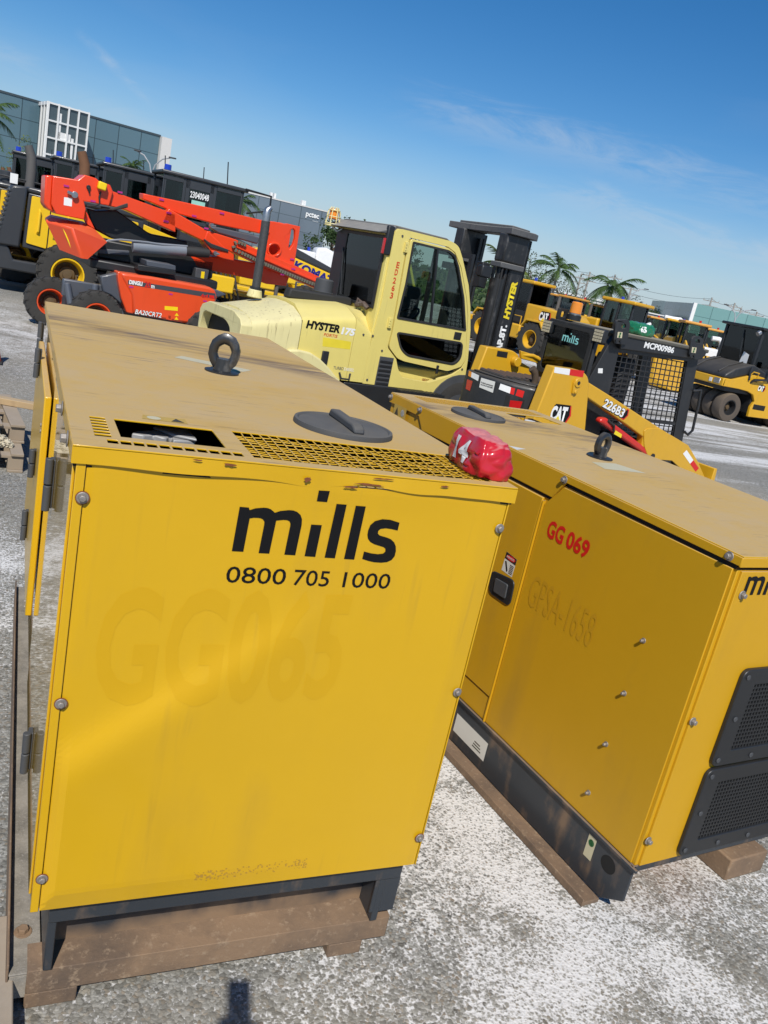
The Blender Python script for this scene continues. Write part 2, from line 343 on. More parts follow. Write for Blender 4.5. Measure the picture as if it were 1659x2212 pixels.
# ---------------------------------------------------------------- ground
def ground_material():
    m, nt, lk, p = nodes_of('stony_asphalt')
    c = N(nt, 'ShaderNodeTexCoord'); O = c.outputs['Object']
    def noise(scale, detail=5.0, mscale=None, rot=0.0, rough=.6):
        n = N(nt, 'ShaderNodeTexNoise', Scale=scale, Detail=detail, Roughness=rough)
        if mscale:
            mp = N(nt, 'ShaderNodeMapping', Scale=mscale, Rotation=(0, 0, rot)); lk.new(O, mp.inputs[0]); lk.new(mp.outputs[0], n.inputs['Vector'])
        else: lk.new(O, n.inputs['Vector'])
        return n.outputs[0]
    def ramp(x, a, b, lo=0.0, hi=1.0):
        r = N(nt, 'ShaderNodeMapRange'); r.inputs[1].default_value = a; r.inputs[2].default_value = b; r.inputs[3].default_value = lo; r.inputs[4].default_value = hi; lk.new(x, r.inputs[0]); return r.outputs[0]
    def op(o, a, b, cl=False):
        r = N(nt, 'ShaderNodeMath', operation=o, use_clamp=cl)
        for i, x in enumerate((a, b)):
            if isinstance(x, (int, float)): r.inputs[i].default_value = x
            else: lk.new(x, r.inputs[i])
        return r.outputs[0]
    def mix(f, a, b, mode='MIX'):
        r = N(nt, 'ShaderNodeMixRGB', blend_type=mode)
        for i, x in enumerate((f, a, b)):
            if isinstance(x, (int, float)): r.inputs[i].default_value = x
            elif isinstance(x, tuple): r.inputs[i].default_value = (*x, 1)
            else: lk.new(x, r.inputs[i])
        return r.outputs[0]
    # warped coordinates so the stones are irregular
    wn_ = N(nt, 'ShaderNodeTexNoise', Scale=60.0, Detail=2.0); lk.new(O, wn_.inputs['Vector'])
    va = N(nt, 'ShaderNodeVectorMath', operation='MULTIPLY_ADD'); lk.new(wn_.outputs['Color'], va.inputs[0]); va.inputs[1].default_value = (.014, .014, 0); lk.new(O, va.inputs[2])
    vo = N(nt, 'ShaderNodeTexVoronoi', Scale=104.0); lk.new(va.outputs[0], vo.inputs['Vector'])
    vb = N(nt, 'ShaderNodeTexVoronoi', Scale=34.0); lk.new(va.outputs[0], vb.inputs['Vector'])
    sc = N(nt, 'ShaderNodeSeparateColor'); lk.new(vo.outputs['Color'], sc.inputs[0])
    sb = N(nt, 'ShaderNodeSeparateColor'); lk.new(vb.outputs['Color'], sb.inputs[0])
    g1 = mix(ramp(sc.outputs[0], 0, 1), (.11, .109, .10), (.38, .375, .345))
    g1 = mix(ramp(sc.outputs[1], .8, .95, 0, .55), g1, (.26, .19, .12))
    big = op('MULTIPLY', ramp(sb.outputs[0], .72, .78), ramp(vb.outputs['Distance'], .42, .30))
    g2 = mix(big, g1, mix(sb.outputs[1], (.05, .052, .05), (.33, .30, .25)))
    gap = ramp(vo.outputs['Distance'], .45, .75)
    g3 = mix(op('MULTIPLY', gap, .5), g2, (.08, .077, .068))
    tone = noise(0.5, 4); g3 = mix(ramp(tone, .35, .65, 0, .38), g3, (.23, .21, .165))
    # distance tone: wide sandy dust
    sand = noise(.13, 5); g3 = mix(ramp(sand, .44, .62, 0, .6), g3, (.33, .30, .24))
    # white lime on the stones: patches near the sets and wind streaks across the yard
    sep = N(nt, 'ShaderNodeSeparateXYZ'); lk.new(O, sep.inputs[0])
    def blob(cx, cy, r0, r1, sx_=1.0, sy_=1.0):
        dx = op('MULTIPLY', op('SUBTRACT', sep.outputs[0], cx), sx_); dy = op('MULTIPLY', op('SUBTRACT', sep.outputs[1], cy), sy_)
        d = op('SQRT', op('ADD', op('MULTIPLY', dx, dx), op('MULTIPLY', dy, dy)), 0.0)
        return ramp(d, r1, r0)
    b1 = blob(1.75, .55, .3, 1.5, 1.05, .6); b2 = blob(-.28, 2.6, .15, .75, 1, .7); b3 = blob(-.9, 11.5, .8, 5.5, 1, 1.2)
    patch = noise(2.2, 6, rough=.65); streak = noise(1.0, 6, (.09, 1.0, 1), -.10, .62); streak2 = noise(1.0, 5, (.35, 2.6, 1), -.12, .62)
    near = op('MULTIPLY', op('MAXIMUM', op('MAXIMUM', b1, b2), op('MULTIPLY', b3, .7)), ramp(patch, .33, .62))
    farx = ramp(sep.outputs[0], 4.0, 8.0); far = op('MULTIPLY', op('MULTIPLY', farx, ramp(streak, .42, .58)), ramp(streak2, .36, .52))
    fal = op('MULTIPLY', ramp(sep.outputs[1], 5.0, 9.0), op('MULTIPLY', ramp(streak, .58, .68), ramp(streak2, .46, .6)))
    lime = op('MAXIMUM', op('MAXIMUM', near, far), op('MULTIPLY', fal, .6))
    fine = noise(70.0, 4, rough=.7); thin = noise(15.0, 4)
    cov = op('ADD', ramp(fine, .36, .60), op('MULTIPLY', gap, .7)); cov = op('MULTIPLY', cov, ramp(thin, .25, .55, .35, 1.0))
    cov = op('MULTIPLY', op('SUBTRACT', op('MULTIPLY', lime, 1.55), op('SUBTRACT', 1.12, cov)), 1.5, True); stone = op('MULTIPLY', ramp(vo.outputs['Distance'], .52, .30), ramp(sc.outputs[2], .30, .45)); cov = op('MULTIPLY', cov, op('SUBTRACT', 1.0, op('MULTIPLY', stone, .85)))
    col = mix(cov, g3, (.66, .65, .63))
    b4 = blob(2.1, .25, .05, .35, 1, 1); col = mix(op('MULTIPLY', op('MULTIPLY', b4, ramp(patch, .35, .6)), .6), col, (.33, .17, .09))
    lk.new(col, p.inputs['Base Color']); p.inputs['Roughness'].default_value = .92; p.inputs['Specular IOR Level'].default_value = .25
    h = op('ADD', op('MULTIPLY', vo.outputs['Distance'], -.7), op('MULTIPLY', fine, .6)); h = op('ADD', h, op('MULTIPLY', big, .5))
    b = N(nt, 'ShaderNodeBump', Strength=.55, Distance=.006); lk.new(h, b.inputs['Height']); lk.new(b.outputs[0], p.inputs['Normal'])
    return m
gm = MB(); gm.grid(lambda u, v: (-700+1400*u, -60+1460*v, 0), 28, 28)
struct(gm.build('ground', ground_material(), sharp=0))
# ---------------------------------------------------------------- generator sets
M_base = paint('skid_dark_paint', (.030,.036,.044), rough=.45, dust=.9, dustcol=(.24,.17,.11), dirt=.95, dirtcol=(.20,.13,.08), scale=5, coat=.1, dlo=.3)
M_mud = paint('muddy_skid', (.225,.145,.085), rough=.85, dust=.8, dustcol=(.31,.215,.14), dirt=.85, dirtcol=(.055,.045,.040), scale=7, coat=0)
def splash_material():
    m = MATS['skid_dark_paint'].copy(); m.name = 'mud_splashed_plate'; nt = m.node_tree.nodes; lk = m.node_tree.links; p = nt['Principled BSDF']; src = p.inputs['Base Color'].links[0].from_socket
    c = N(nt, 'ShaderNodeTexCoord'); s = N(nt, 'ShaderNodeSeparateXYZ'); lk.new(c.outputs['Object'], s.inputs[0]); n = N(nt, 'ShaderNodeTexNoise', Scale=7.0, Detail=6.0); lk.new(c.outputs['Object'], n.inputs['Vector'])
    a = N(nt, 'ShaderNodeMath', operation='MULTIPLY_ADD'); a.inputs[1].default_value = -.16; lk.new(n.outputs[0], a.inputs[0]); lk.new(s.outputs[2], a.inputs[2])
    r = N(nt, 'ShaderNodeMapRange'); r.inputs[1].default_value = .105; r.inputs[2].default_value = .045; lk.new(a.outputs[0], r.inputs[0])
    x = N(nt, 'ShaderNodeMixRGB'); x.inputs[2].default_value = (.25,.165,.10,1); lk.new(r.outputs[0], x.inputs[0]); lk.new(src, x.inputs[1]); lk.new(x.outputs[0], p.inputs['Base Color']); return m
M_splash = splash_material()
def patchy(name, a, b, c_, sc=5.0):
    m, nt, lk, p = nodes_of(name); c = N(nt, 'ShaderNodeTexCoord'); n = N(nt, 'ShaderNodeTexNoise', Scale=sc, Detail=9.0, Roughness=.68); n2 = N(nt, 'ShaderNodeTexNoise', Scale=sc*14, Detail=4.0, Roughness=.7)
    for q in (n, n2): lk.new(c.outputs['Object'], q.inputs['Vector'])
    def mr(x, lo, hi):
        r = N(nt, 'ShaderNodeMapRange'); r.inputs[1].default_value = lo; r.inputs[2].default_value = hi; lk.new(x, r.inputs[0]); return r.outputs[0]
    x1 = N(nt, 'ShaderNodeMixRGB'); x1.inputs[1].default_value = (*a,1); x1.inputs[2].default_value = (*b,1); lk.new(mr(n.outputs[0], .36, .60), x1.inputs[0])
    x2 = N(nt, 'ShaderNodeMixRGB'); x2.inputs[2].default_value = (*c_,1); lk.new(mr(n2.outputs[0], .56, .74), x2.inputs[0]); lk.new(x1.outputs[0], x2.inputs[1]); lk.new(x2.outputs[0], p.inputs['Base Color']); p.inputs['Roughness'].default_value = .85
    bu = N(nt, 'ShaderNodeBump', Strength=.35, Distance=.006); lk.new(n2.outputs[0], bu.inputs['Height']); lk.new(bu.outputs[0], p.inputs['Normal']); return m
M_mud = patchy('rusty_dusty_skid', (.115,.080,.056), (.240,.155,.092), (.32,.23,.15), 3.0); M_tray = patchy('gravel_dust', (.16,.145,.12), (.30,.27,.225), (.38,.35,.31), 9.0)
M_ghost = plain('cleaner_yellow', (.598,.340,.0052), rough=.36, var=.02)
M_cap = paint('rubber_cap', (.055,.058,.062), rough=.7, dust=.6, dustcol=(.16,.145,.12), dirt=.2, coat=0)
M_cream = plain('cream_sticker', (.55,.50,.33), rough=.5, var=.1, scale=20)
M_stkY = plain('worn_yellow_sticker', (.50,.33,.06), rough=.5, var=.15, scale=20)
M_stkW = plain('white_sticker', (.66,.65,.60), rough=.45, var=.06)
M_stkG = plain('green_print', (.05,.22,.07), rough=.5)
M_stkK = plain('dark_print', (.06,.05,.03), rough=.6)
M_blackgloss = paint('eye_bolt_black', (.02,.021,.023), rough=.35, dust=.35, dustcol=(.2,.17,.12), dirt=.4, dirtcol=(.35,.33,.30), scale=9, coat=.3)
M_redtext = plain('red_vinyl', (.62,.015,.012), rough=.4, var=.05)
M_stain = plain('glue_dots', (.40,.225,.03), rough=.6, var=.2, scale=40); M_yel2 = paint('weathered_generator_yellow', (.58,.315,.0065), rough=.52, dust=1.0, dustcol=(.46,.315,.135), dirt=.22, scale=2.2, coat=0.0, dlo=.6); M_faint = plain('faded_stencil', (.53,.285,.010), rough=.5, var=.10, scale=30); M_gloss = glossy_of('generator_yellow', 'glossy_side_paint')

def lid_material():
    """the same enamel under dust, with dark rubbed smears across it"""
    m = MATS['generator_yellow'].copy(); m.name = 'dusty_lid'; nt = m.node_tree.nodes; lk = m.node_tree.links; p = nt['Principled BSDF']
    src = p.inputs['Base Color'].links[0].from_socket
    c = N(nt, 'ShaderNodeTexCoord'); s = N(nt, 'ShaderNodeSeparateXYZ'); lk.new(c.outputs['Object'], s.inputs[0])
    def mr(x, a, b, lo=0., hi=1.):
        r = N(nt, 'ShaderNodeMapRange'); r.inputs[1].default_value = a; r.inputs[2].default_value = b; r.inputs[3].default_value = lo; r.inputs[4].default_value = hi; lk.new(x, r.inputs[0]); return r.outputs[0]
    def op(o, a, b):
        r = N(nt, 'ShaderNodeMath', operation=o)
        for i, x in enumerate((a, b)):
            if isinstance(x, (int, float)): r.inputs[i].default_value = x
            else: lk.new(x, r.inputs[i])
        return r.outputs[0]
    def nz(sc, ms, rot=0.0, d=6.):
        mp = N(nt, 'ShaderNodeMapping', Scale=ms, Rotation=(0, 0, rot)); n = N(nt, 'ShaderNodeTexNoise', Scale=sc, Detail=d, Roughness=.65); lk.new(c.outputs['Object'], mp.inputs[0]); lk.new(mp.outputs[0], n.inputs['Vector']); return n.outputs[0]
    line = op('SUBTRACT', s.outputs[1], op('SUBTRACT', 1.80, op('MULTIPLY', s.outputs[0], .38)))
    band = mr(op('ABSOLUTE', line, 0.), .26, .02)
    smear = op('MULTIPLY', band, mr(nz(3.0, (1, 4.5, 1), .30), .40, .62))
    fine = op('MULTIPLY', mr(nz(6.0, (1, 11, 1), .28), .56, .66), mr(nz(1.6, (1, 1, 1)), .46, .60)); blot = op('MULTIPLY', mr(nz(2.2, (1, 1.3, 1)), .54, .72), .45)
    f1 = op('MAXIMUM', op('MULTIPLY', smear, .95), op('MULTIPLY', fine, .8))
    up = N(nt, 'ShaderNodeNewGeometry'); su = N(nt, 'ShaderNodeSeparateXYZ'); lk.new(up.outputs['Normal'], su.inputs[0]); f1 = op('MULTIPLY', f1, mr(su.outputs[2], .6, .95))
    a = N(nt, 'ShaderNodeMixRGB'); a.inputs[2].default_value = (.14,.10,.075,1); lk.new(f1, a.inputs[0]); lk.new(src, a.inputs[1])
    b = N(nt, 'ShaderNodeMixRGB'); b.inputs[2].default_value = (.50,.30,.05,1); lk.new(op('MULTIPLY', blot, mr(su.outputs[2], .6, .95)), b.inputs[0]); lk.new(a.outputs[0], b.inputs[1]); lk.new(b.outputs[0], p.inputs['Base Color'])
    return m
M_lid = lid_material()
def hexbolt(name, parent, c, n, r=.014, mat=None, washer=None, h=.012):
    c = Vector(c); n = Vector(n).normalized()
    m = MB().tube(c, c+n*.003, r*1.55, n=20).tube(c+n*.003, c+n*(.003+h), r, r*.93, n=6)
    o = m.build(name, mat or M_zinc, parent, bevel=.0015, sharp=25)
    if washer:
        MB().lathe([(r*1.15, .0), (r*1.75, .0), (r*1.75, .0022), (r*1.15, .0022)], n=20).build('washer', washer, o).matrix_local = Matrix.Translation(c-n*.0002) @ n.to_track_quat('Z', 'Y').to_matrix().to_4x4()
    return o
def eyebolt(parent, c, R=.052, r=.019, yaw=0.0, elong=1.25, n=8):
    """lifting eye: octagonal ring on a stub and collar"""
    m = MB(); ring = []
    k = 10; cy, sy = math.cos(yaw), math.sin(yaw); n8 = n
    for i in range(n8*2):
        t = 2*math.pi*(i+.5)/(n8*2); rr = R*(1.0 if i % 2 == 0 else .97)
        for j in range(k):
            q = 2*math.pi*j/k; d = rr+r*math.cos(q); w = r*.95*math.sin(q)
            if math.cos(q) > .3: d = (rr+r)*math.cos(math.pi/n8)/max(math.cos(((t+math.pi/n8) % (2*math.pi/n8))-math.pi/n8), .9) if abs(w) < r*.8 else d
            lx = d*math.cos(t); lz = d*math.sin(t)*elong
            m_ = (lx*cy-w*sy, lx*sy+w*cy, lz+R*elong+r*1.1); ring.append(m_)
    n_ = n8*2
    m.add(ring, [(i*k+j, ((i+1) % n_)*k+j, ((i+1) % n_)*k+(j+1) % k, i*k+(j+1) % k) for i in range(n_) for j in range(k)])
    m.tube((0, 0, 0), (0, 0, .045), .030, .026, n=14)
    o = m.build('lifting_eye', M_blackgloss, parent, sharp=50); o.location = c
    MB().lathe([(0, 0), (.056, 0), (.056, .005), (.03, .008)], n=28).build('collar', M_black, o)
    return o
def plate(x0, x1, y0, y1, z0, z1, holes):
    xs = sorted({x0, x1, *[h[0] for h in holes], *[h[1] for h in holes]}); ys = sorted({y0, y1, *[h[2] for h in holes], *[h[3] for h in holes]})
    m = MB(); idx = {}
    def hole(i, j):
        cx = (xs[i]+xs[i+1])/2; cy = (ys[j]+ys[j+1])/2
        return any(h[0] < cx < h[1] and h[2] < cy < h[3] for h in holes)
    def vid(i, j, z):
        kk = (i, j, z)
        if kk not in idx: idx[kk] = len(m.v); m.v.append((xs[i], ys[j], z1 if z else z0))
        return idx[kk]
    nx, ny = len(xs)-1, len(ys)-1
    sol = lambda i, j: 0 <= i < nx and 0 <= j < ny and not hole(i, j)
    for i in range(nx):
        for j in range(ny):
            if not sol(i, j): continue
            m.f.append((vid(i,j,1), vid(i+1,j,1), vid(i+1,j+1,1), vid(i,j+1,1)))
            m.f.append((vid(i,j,0), vid(i,j+1,0), vid(i+1,j+1,0), vid(i+1,j,0)))
            for (di, dj, a, b) in ((-1,0,(i,j),(i,j+1)), (1,0,(i+1,j+1),(i+1,j)), (0,-1,(i+1,j),(i,j)), (0,1,(i,j+1),(i+1,j+1))):
                if not sol(i+di, j+dj): m.f.append((vid(*a,0), vid(*b,0), vid(*b,1), vid(*a,1)))
    return m
def filler_cap(parent, c, r, bar):
    o = MB().lathe([(0, .012), (r*.90, .010), (r*.93, .014), (r*.985, .013), (r, .006), (r, 0)], n=56).build('radiator_cap', M_cap, parent); o.location = c
    m = MB().prism([(-.112, 0), (.108, 0), (.10, .016), (.08, .022), (-.098, .022)], -.016, .016)
    g = m.build('grip', M_cap, o, bevel=.006); g.rotation_euler = (0, 0, bar); g.location = (.01, .01, .010)
    return o
# letter outlines surveyed on the front panel, in units of the x-height
_Y = [[(163,193),(243,200),(249,222),(300,206),(370,200),(405,203),(432,213),(455,232),(468,244),(515,228),(590,220),(628,223),(660,235),(690,262),(703,300),(700,350),(645,613),(550,608),(600,360),(602,335),(593,316),(575,308),(545,305),(480,312),(420,600),(327,596),(375,350),(377,322),(365,302),(345,292),(320,289),(285,288),(250,294),(195,585),(95,580)],
 [(845,45),(940,50),(918,147),(828,140)], [(782,345),(875,350),(818,626),(725,620)], [(1000,163),(1088,170),(988,637),(898,632)], [(1167,179),(1254,186),(1155,648),(1066,643)],
 [(1550,330),(1534,397),(1480,384),(1430,377),(1385,382),(1364,400),(1362,425),(1378,440),(1440,458),(1475,473),(1503,500),(1517,535),(1518,575),(1507,620),(1480,652),(1440,670),(1390,675),(1330,671),(1280,660),(1224,642),(1240,578),(1300,594),(1360,602),(1405,597),(1425,580),(1427,555),(1410,540),(1330,515),(1295,495),(1275,468),(1270,435),(1276,395),(1295,350),(1335,315),(1400,298),(1470,304)]]
LOGO = []
for P in _Y:
    W_ = [hit('Y', x, y, (0, .006, 0), (0, 1, 0)) for x, y in P]; LOGO.append([((w.x-.335)/.101, (w.z-1.241)/.101) for w in W_])
def mills_logo(name, parent, mat, o, xd, yd, s, thick=.001, tr=None):
    """the five letter logo, drawn in units of its x-height; slanted"""
    polys = LOGO
    xd = Vector(xd).normalized(); yd = Vector(yd).normalized(); n = xd.cross(yd); o = Vector(o); m = MB()
    for k, P in enumerate(polys):
        ps = []
        for x, y in P:
            p = o+xd*x*s+yd*y*s+n*(thick+.00002*k)
            ps.append(tr(p) if tr else p)
        m.add(ps, [tuple(range(len(ps)))])
    ob = m.build(name, mat, parent, sharp=0); return ob

# ---- the near set (axes = world axes, front at y=0)
def crease(p):
    x, z = p.x, p.z
    d = (.73+.72*(x-.02))-z
    a = .023/(1+math.exp(-max(-12, min(12, d/.024))))*(math.exp(-max(0, d)/.34))*max(0, 1-((x-.15)/.46)**2)
    a += .0016*math.sin(x*5.1+.4)*math.sin(z*3.7+1.0)+.0012*math.sin(x*11+z*6)
    a += .0040*math.exp(-((x-.62)/.22)**2-((z-1.41)/.05)**2)
    edge = min(1, (x-.03)/.02, (.985-x)/.05, (z-.345)/.05); return max(0, edge)*(a+.0022)
def on_panel(p, off=.0): return Vector((p.x, .0072-crease(p)-off, p.z))
g1 = empty('diesel_generator', 'dusty yellow generator set nearest the camera, black phone number on its front', 'generator', (0, 0, 0), 0, 'yellow diesel generators')
Z1 = 1.442
MB().box(.012, .034, .014, 2.33, .345, 1.40).build('side_wall', M_gloss, g1, bevel=.002)
cab = MB().box(.966, .988, .014, 2.33, .345, 1.40).box(.034, .966, .014, .030, .345, 1.40).box(.034, .966, 2.31, 2.33, .345, 1.40)
cab.build('cabinet', M_yel, g1, bevel=.002)
MB().box(.036, .964, .034, 2.30, .60, 1.22).build('interior', M_dark, g1)
MB().grid(lambda u, v: on_panel(Vector((.0295+.955*u, 0, .345+1.0625*v))), 70, 70).build('front_panel', M_yel, g1, sharp=0)
for x0, x1 in ((.010, .0275), (.9865, .990)): MB().box(x0, x1, .004, .014, .345, 1.405).build('corner_strip', M_yel, g1, bevel=.0015)
holes = [(.045, .077, .083+i*.0245, .083+i*.0245+.019) for i in range(7)]+[(.096, .312, .094, .250)]+[(.066+i*.0252, .066+i*.0252+.0205, .036, .066) for i in range(11)]+[(.36, .945, .036, .262)]
lid = plate(0, 1.0, 0, 2.344, Z1-.004, Z1, holes).build('lid', M_lid, g1, bevel=.0012)
def lipz(x): return .0015*math.sin(x*23)+.007*math.exp(-((x-.62)/.08)**2)-.005*math.exp(-((x-.48)/.05)**2)+.003*math.exp(-((x-.8)/.05)**2)
def lip(u, v):
    x = u; d = .0025*math.sin(x*9)*v+.004*math.exp(-((x-.62)/.1)**2)*v
    return (x, -.0004-d, Z1-.0042-(.033-lipz(x))*v)
sk = MB(); sk.grid(lip, 70, 5)
sk.add([(x, .006, Z1-.0372+lipz(x)) for x in [i/70 for i in range(71)]]+[lip(i/70, 1) for i in range(71)], [(i, i+1, 72+i, 71+i) for i in range(70)])
sk.box(-.0004, .004, .001, 2.343, Z1-.036, Z1-.0042).box(.996, 1.0004, .001, 2.343, Z1-.036, Z1-.0042).box(.005, .995, 2.339, 2.344, Z1-.036, Z1-.0042)
sk.build('lid_skirt', M_yel, lid, sharp=40)
MB().box(.004, .996, .006, .014, Z1-.044, Z1-.040).build('lid_seal', M_dark, lid)
# woven guard over the fan opening, a little bent
gr = MB(); rnd = random.Random(3)
def sag(x, y): return -.004*math.sin((x-.36)/.585*math.pi)*(1 if y < .2 else .3)+.0015*math.sin(x*40+y*60)
for i in range(1, 26):
    x = .36+.585*i/26; gr.path([(x+.002*math.sin(y*50+i), y, Z1-.004+sag(x, y)+.0012) for y in [.034+.23*k/8 for k in range(9)]], .0016, 5)
for j in range(1, 11):
    y = .036+.226*j/11; gr.path([(.358+.589*k/24, y+.002*math.sin(k*1.3+j), Z1-.004+sag(.358+.589*k/24, y)-.0016) for k in range(25)], .0016, 5)
gr.build('fan_guard', M_yel, lid, sharp=0)
bf = MB()
for i in range(13): bf.box(.362+i*.0448, .362+i*.0448+.040, .036, .125, 1.378, 1.386)
bf.build('baffle', M_yel, g1)
lev = [tuple(hit('D', x, y, (0, 0, 1.408), (0, 0, 1)))[:2] for x, y in ((515,280),(530,262),(620,250),(730,240),(1100,258),(1130,290),(1185,362),(950,350),(942,318),(905,312),(880,328),(820,320),(740,296),(640,300))]
rn = MB().prism(lev, 1.392, 1.408, 'z').prism([(lev[3][0], lev[3][1]), (lev[4][0], lev[4][1]), (lev[6][0], lev[6][1]-.012), (lev[8][0], lev[8][1]-.004)], 1.4085, 1.416, 'z')
rn.build('release_lever', plain('cast_alloy', (.34,.34,.34), rough=.5, metal=.15, var=.35, scale=25), g1, bevel=.003)
eyebolt(lid, (.513, 1.10, Z1), R=.0385, r=.0165, yaw=-.35, elong=1.22)
filler_cap(lid, (.705, .437, Z1), .136, -1.58)
MB().add([(.16,.280,Z1+.0006),(.262,.277,Z1+.0006),(.262,.322,Z1+.0006),(.165,.318,Z1+.0006)], [(0,1,2,3)]).build('warning_sticker', M_stkY, lid, sharp=0)
MB().prism([(.188+.016*math.cos(.3142*i), .298+.016*math.sin(.3142*i)) for i in range(20)], Z1+.0010, Z1+.0012, 'z').build('sticker_print', M_cream, lid, sharp=0)
MB().prism([(.225,.283),(.255,.283),(.24,.314)], Z1+.0010, Z1+.0012, 'z').build('sticker_print', M_stkK, lid)
st = MB().add([(.385,1.27,Z1+.0006),(.60,1.17,Z1+.0006),(.648,1.235,Z1+.0006),(.42,1.33,Z1+.0006)], [(0,1,2,3)]).build('lifting_sticker', M_cream, lid, sharp=0)
MB().add([(.66,.548,Z1+.0006),(.735,.548,Z1+.0006),(.745,.585,Z1+.0006),(.665,.585,Z1+.0006)], [(0,1,2,3)]).build('cap_sticker', M_stkY, lid, sharp=0)
MB().add([(.735,.548,Z1+.0006),(.785,.548,Z1+.0006),(.79,.585,Z1+.0006),(.745,.585,Z1+.0006)], [(0,1,2,3)]).build('cap_sticker', M_black, lid, sharp=0)
rp = random.Random(8)
def blotch(cx, cz, w, h): return [(cx+w*math.cos(t)*rp.uniform(.5, 1), cz+h*math.sin(t)*rp.uniform(.4, 1)) for t in [6.283*i/14 for i in range(14)]]
for cx, cz, w, h in ((.30,1.433,.022,.0035),(.235,1.436,.012,.002),(.47,1.417,.010,.008),(.615,1.418,.040,.004),(.64,1.434,.030,.0025),(.57,1.409,.02,.003),(.80,1.430,.012,.003)):
    MB().prism(blotch(cx, cz, w, h), -.0062, -.0055).build('rust_patch', M_rust, lid, sharp=0)
for x, z, ru in ((.027,1.337,1),(.028,.884,1),(.028,.438,1),(.9775,1.337,0),(.9775,.888,0),(.9775,.438,1)):
    hexbolt('panel_bolt', g1, (x, .0025, z), (0,-1,0), r=.0078, h=.007, washer=M_rust if ru else None, mat=M_zinc)
mills_logo('logo', g1, M_blacktext, (.335, 0, 1.241), (1,0,0), (0,0,1), .101, tr=lambda p: on_panel(p, .0012))
for t_, x_, w_ in (('0800', .332, .133), ('705', .483, .084), ('1000', .601, .118)): lettering('phone_number', t_, M_blacktext, g1, (x_, 0, 1.1685), (1,0,0), (0,0,1), w=w_, h=.038, shear=.0, bold=.004, sub=lambda p: on_panel(p, .0012))
lettering('faded_number', 'GG065', M_ghost, g1, (.085, 0, .875), (1,0,0), (0,0,1), w=.555, h=.28, shear=.0, bold=.02, sub=lambda p: on_panel(p, .0007))
gk = MB()
for i in range(260):
    x = rp.uniform(.37, .665); z = .378+rp.uniform(0, .032)
    if 0.45 < x < .62 and rp.random() < .5: continue
    r = rp.uniform(.0008, .0022); p0 = on_panel(Vector((x, 0, z)), .0007)
    gk.add([(p0.x-r, p0.y, p0.z-r), (p0.x+r, p0.y, p0.z-r), (p0.x+r, p0.y, p0.z+r), (p0.x-r, p0.y, p0.z+r)], [(0,1,2,3)])
gk.build('glue_residue', M_stain, g1, sharp=0)
# left flank: glossy door, its proud inspection door, hinges
MB().box(.006, .012, .045, .98, .36, 1.395).build('side_panel', M_gloss, g1, bevel=.002)
dr = MB().box(-.015, .006, 1.10, 2.20, .545, 1.290).build('side_door', M_yel, g1, bevel=.004)
for z in (1.19, 1.17, .58, .56): MB().tube((-.0155, 1.14, z), (-.0185, 1.14, z), .006, n=10).build('rivet', M_zinc, dr)
for y, z0, z1, x in ((.56, 1.11, 1.25, -.002), (.40, .435, .555, -.002), (1.75, 1.22, 1.33, -.020), (1.60, .62, .74, -.020), (2.28, 1.22, 1.36, -.004), (1.35, .95, 1.05, -.020)):
    h = MB().tube((x-.008, y, z0), (x-.008, y, (z0+z1)/2-.002), .010, n=12).tube((x-.008, y, (z0+z1)/2+.002), (x-.008, y, z1), .010, n=12).box(x-.004, x+.008, y+.005, y+.035, z0+.005, z1-.005)
    h.build('hinge', M_grey, g1, bevel=.002)
for y in (.39, .125): hexbolt('lid_bolt', g1, (-.001, y, 1.419), (-1,0,0), r=.011)
# skid
sk = MB()
sk.box(.055, .075, .045, 2.30, .125, .34).box(.915, .935, .045, 2.30, .125, .34)            # rail webs
MB().box(.0755, .9145, .1325, .14, .10, .34).build('cross_plate', M_splash, g1)
sk.box(.2, .3, .1405, .16, .10, .30)                                                          # cross plate
sk.build('skid_rail', M_base, g1, bevel=.003)
MB().box(.055, .975, .040, .056, .272, .3445).build('front_lip', M_base, g1, bevel=.003)
fr = MB().box(.022, .985, .058, .066, .046, .118)
fr.add([(.022,.058,.1185),(.985,.058,.1185),(.985,.132,.128),(.022,.132,.128)], [(0,1,2,3)])
fr.box(.022, .142, .0585, .0655, .0, .0465).box(.134, .142, .0656, .30, .0, .0465).box(.022, .030, .0656, .30, .0, .0465).box(.812, .914, .0585, .0655, .0, .0465).box(.812, .820, .0656, .30, .0, .0465).box(.906, .914, .0656, .30, .0, .0465)
fr.build('skid_front', M_mud, g1, bevel=.004)
MB().box(.905, .98, .046, .052, .155, .27).build('corner_gusset', M_base, g1, bevel=.002)
tr_ = MB().box(-.018, .054, .062, 2.30, .104, .110).box(-.016,.052,.066,2.3,.03,.10)
tr_.box(.936, .99, .062, 2.30, .104, .110)
tr_.build('side_flange', M_tray, g1, bevel=.002)
MB().box(-.024, -.0185, .062, 2.30, .030, .142).build('flange_lip', M_mud, g1, bevel=.002)
hexbolt('skid_bolt', g1, (.013, .19, .110), (0,0,1), r=.014, mat=M_mud)

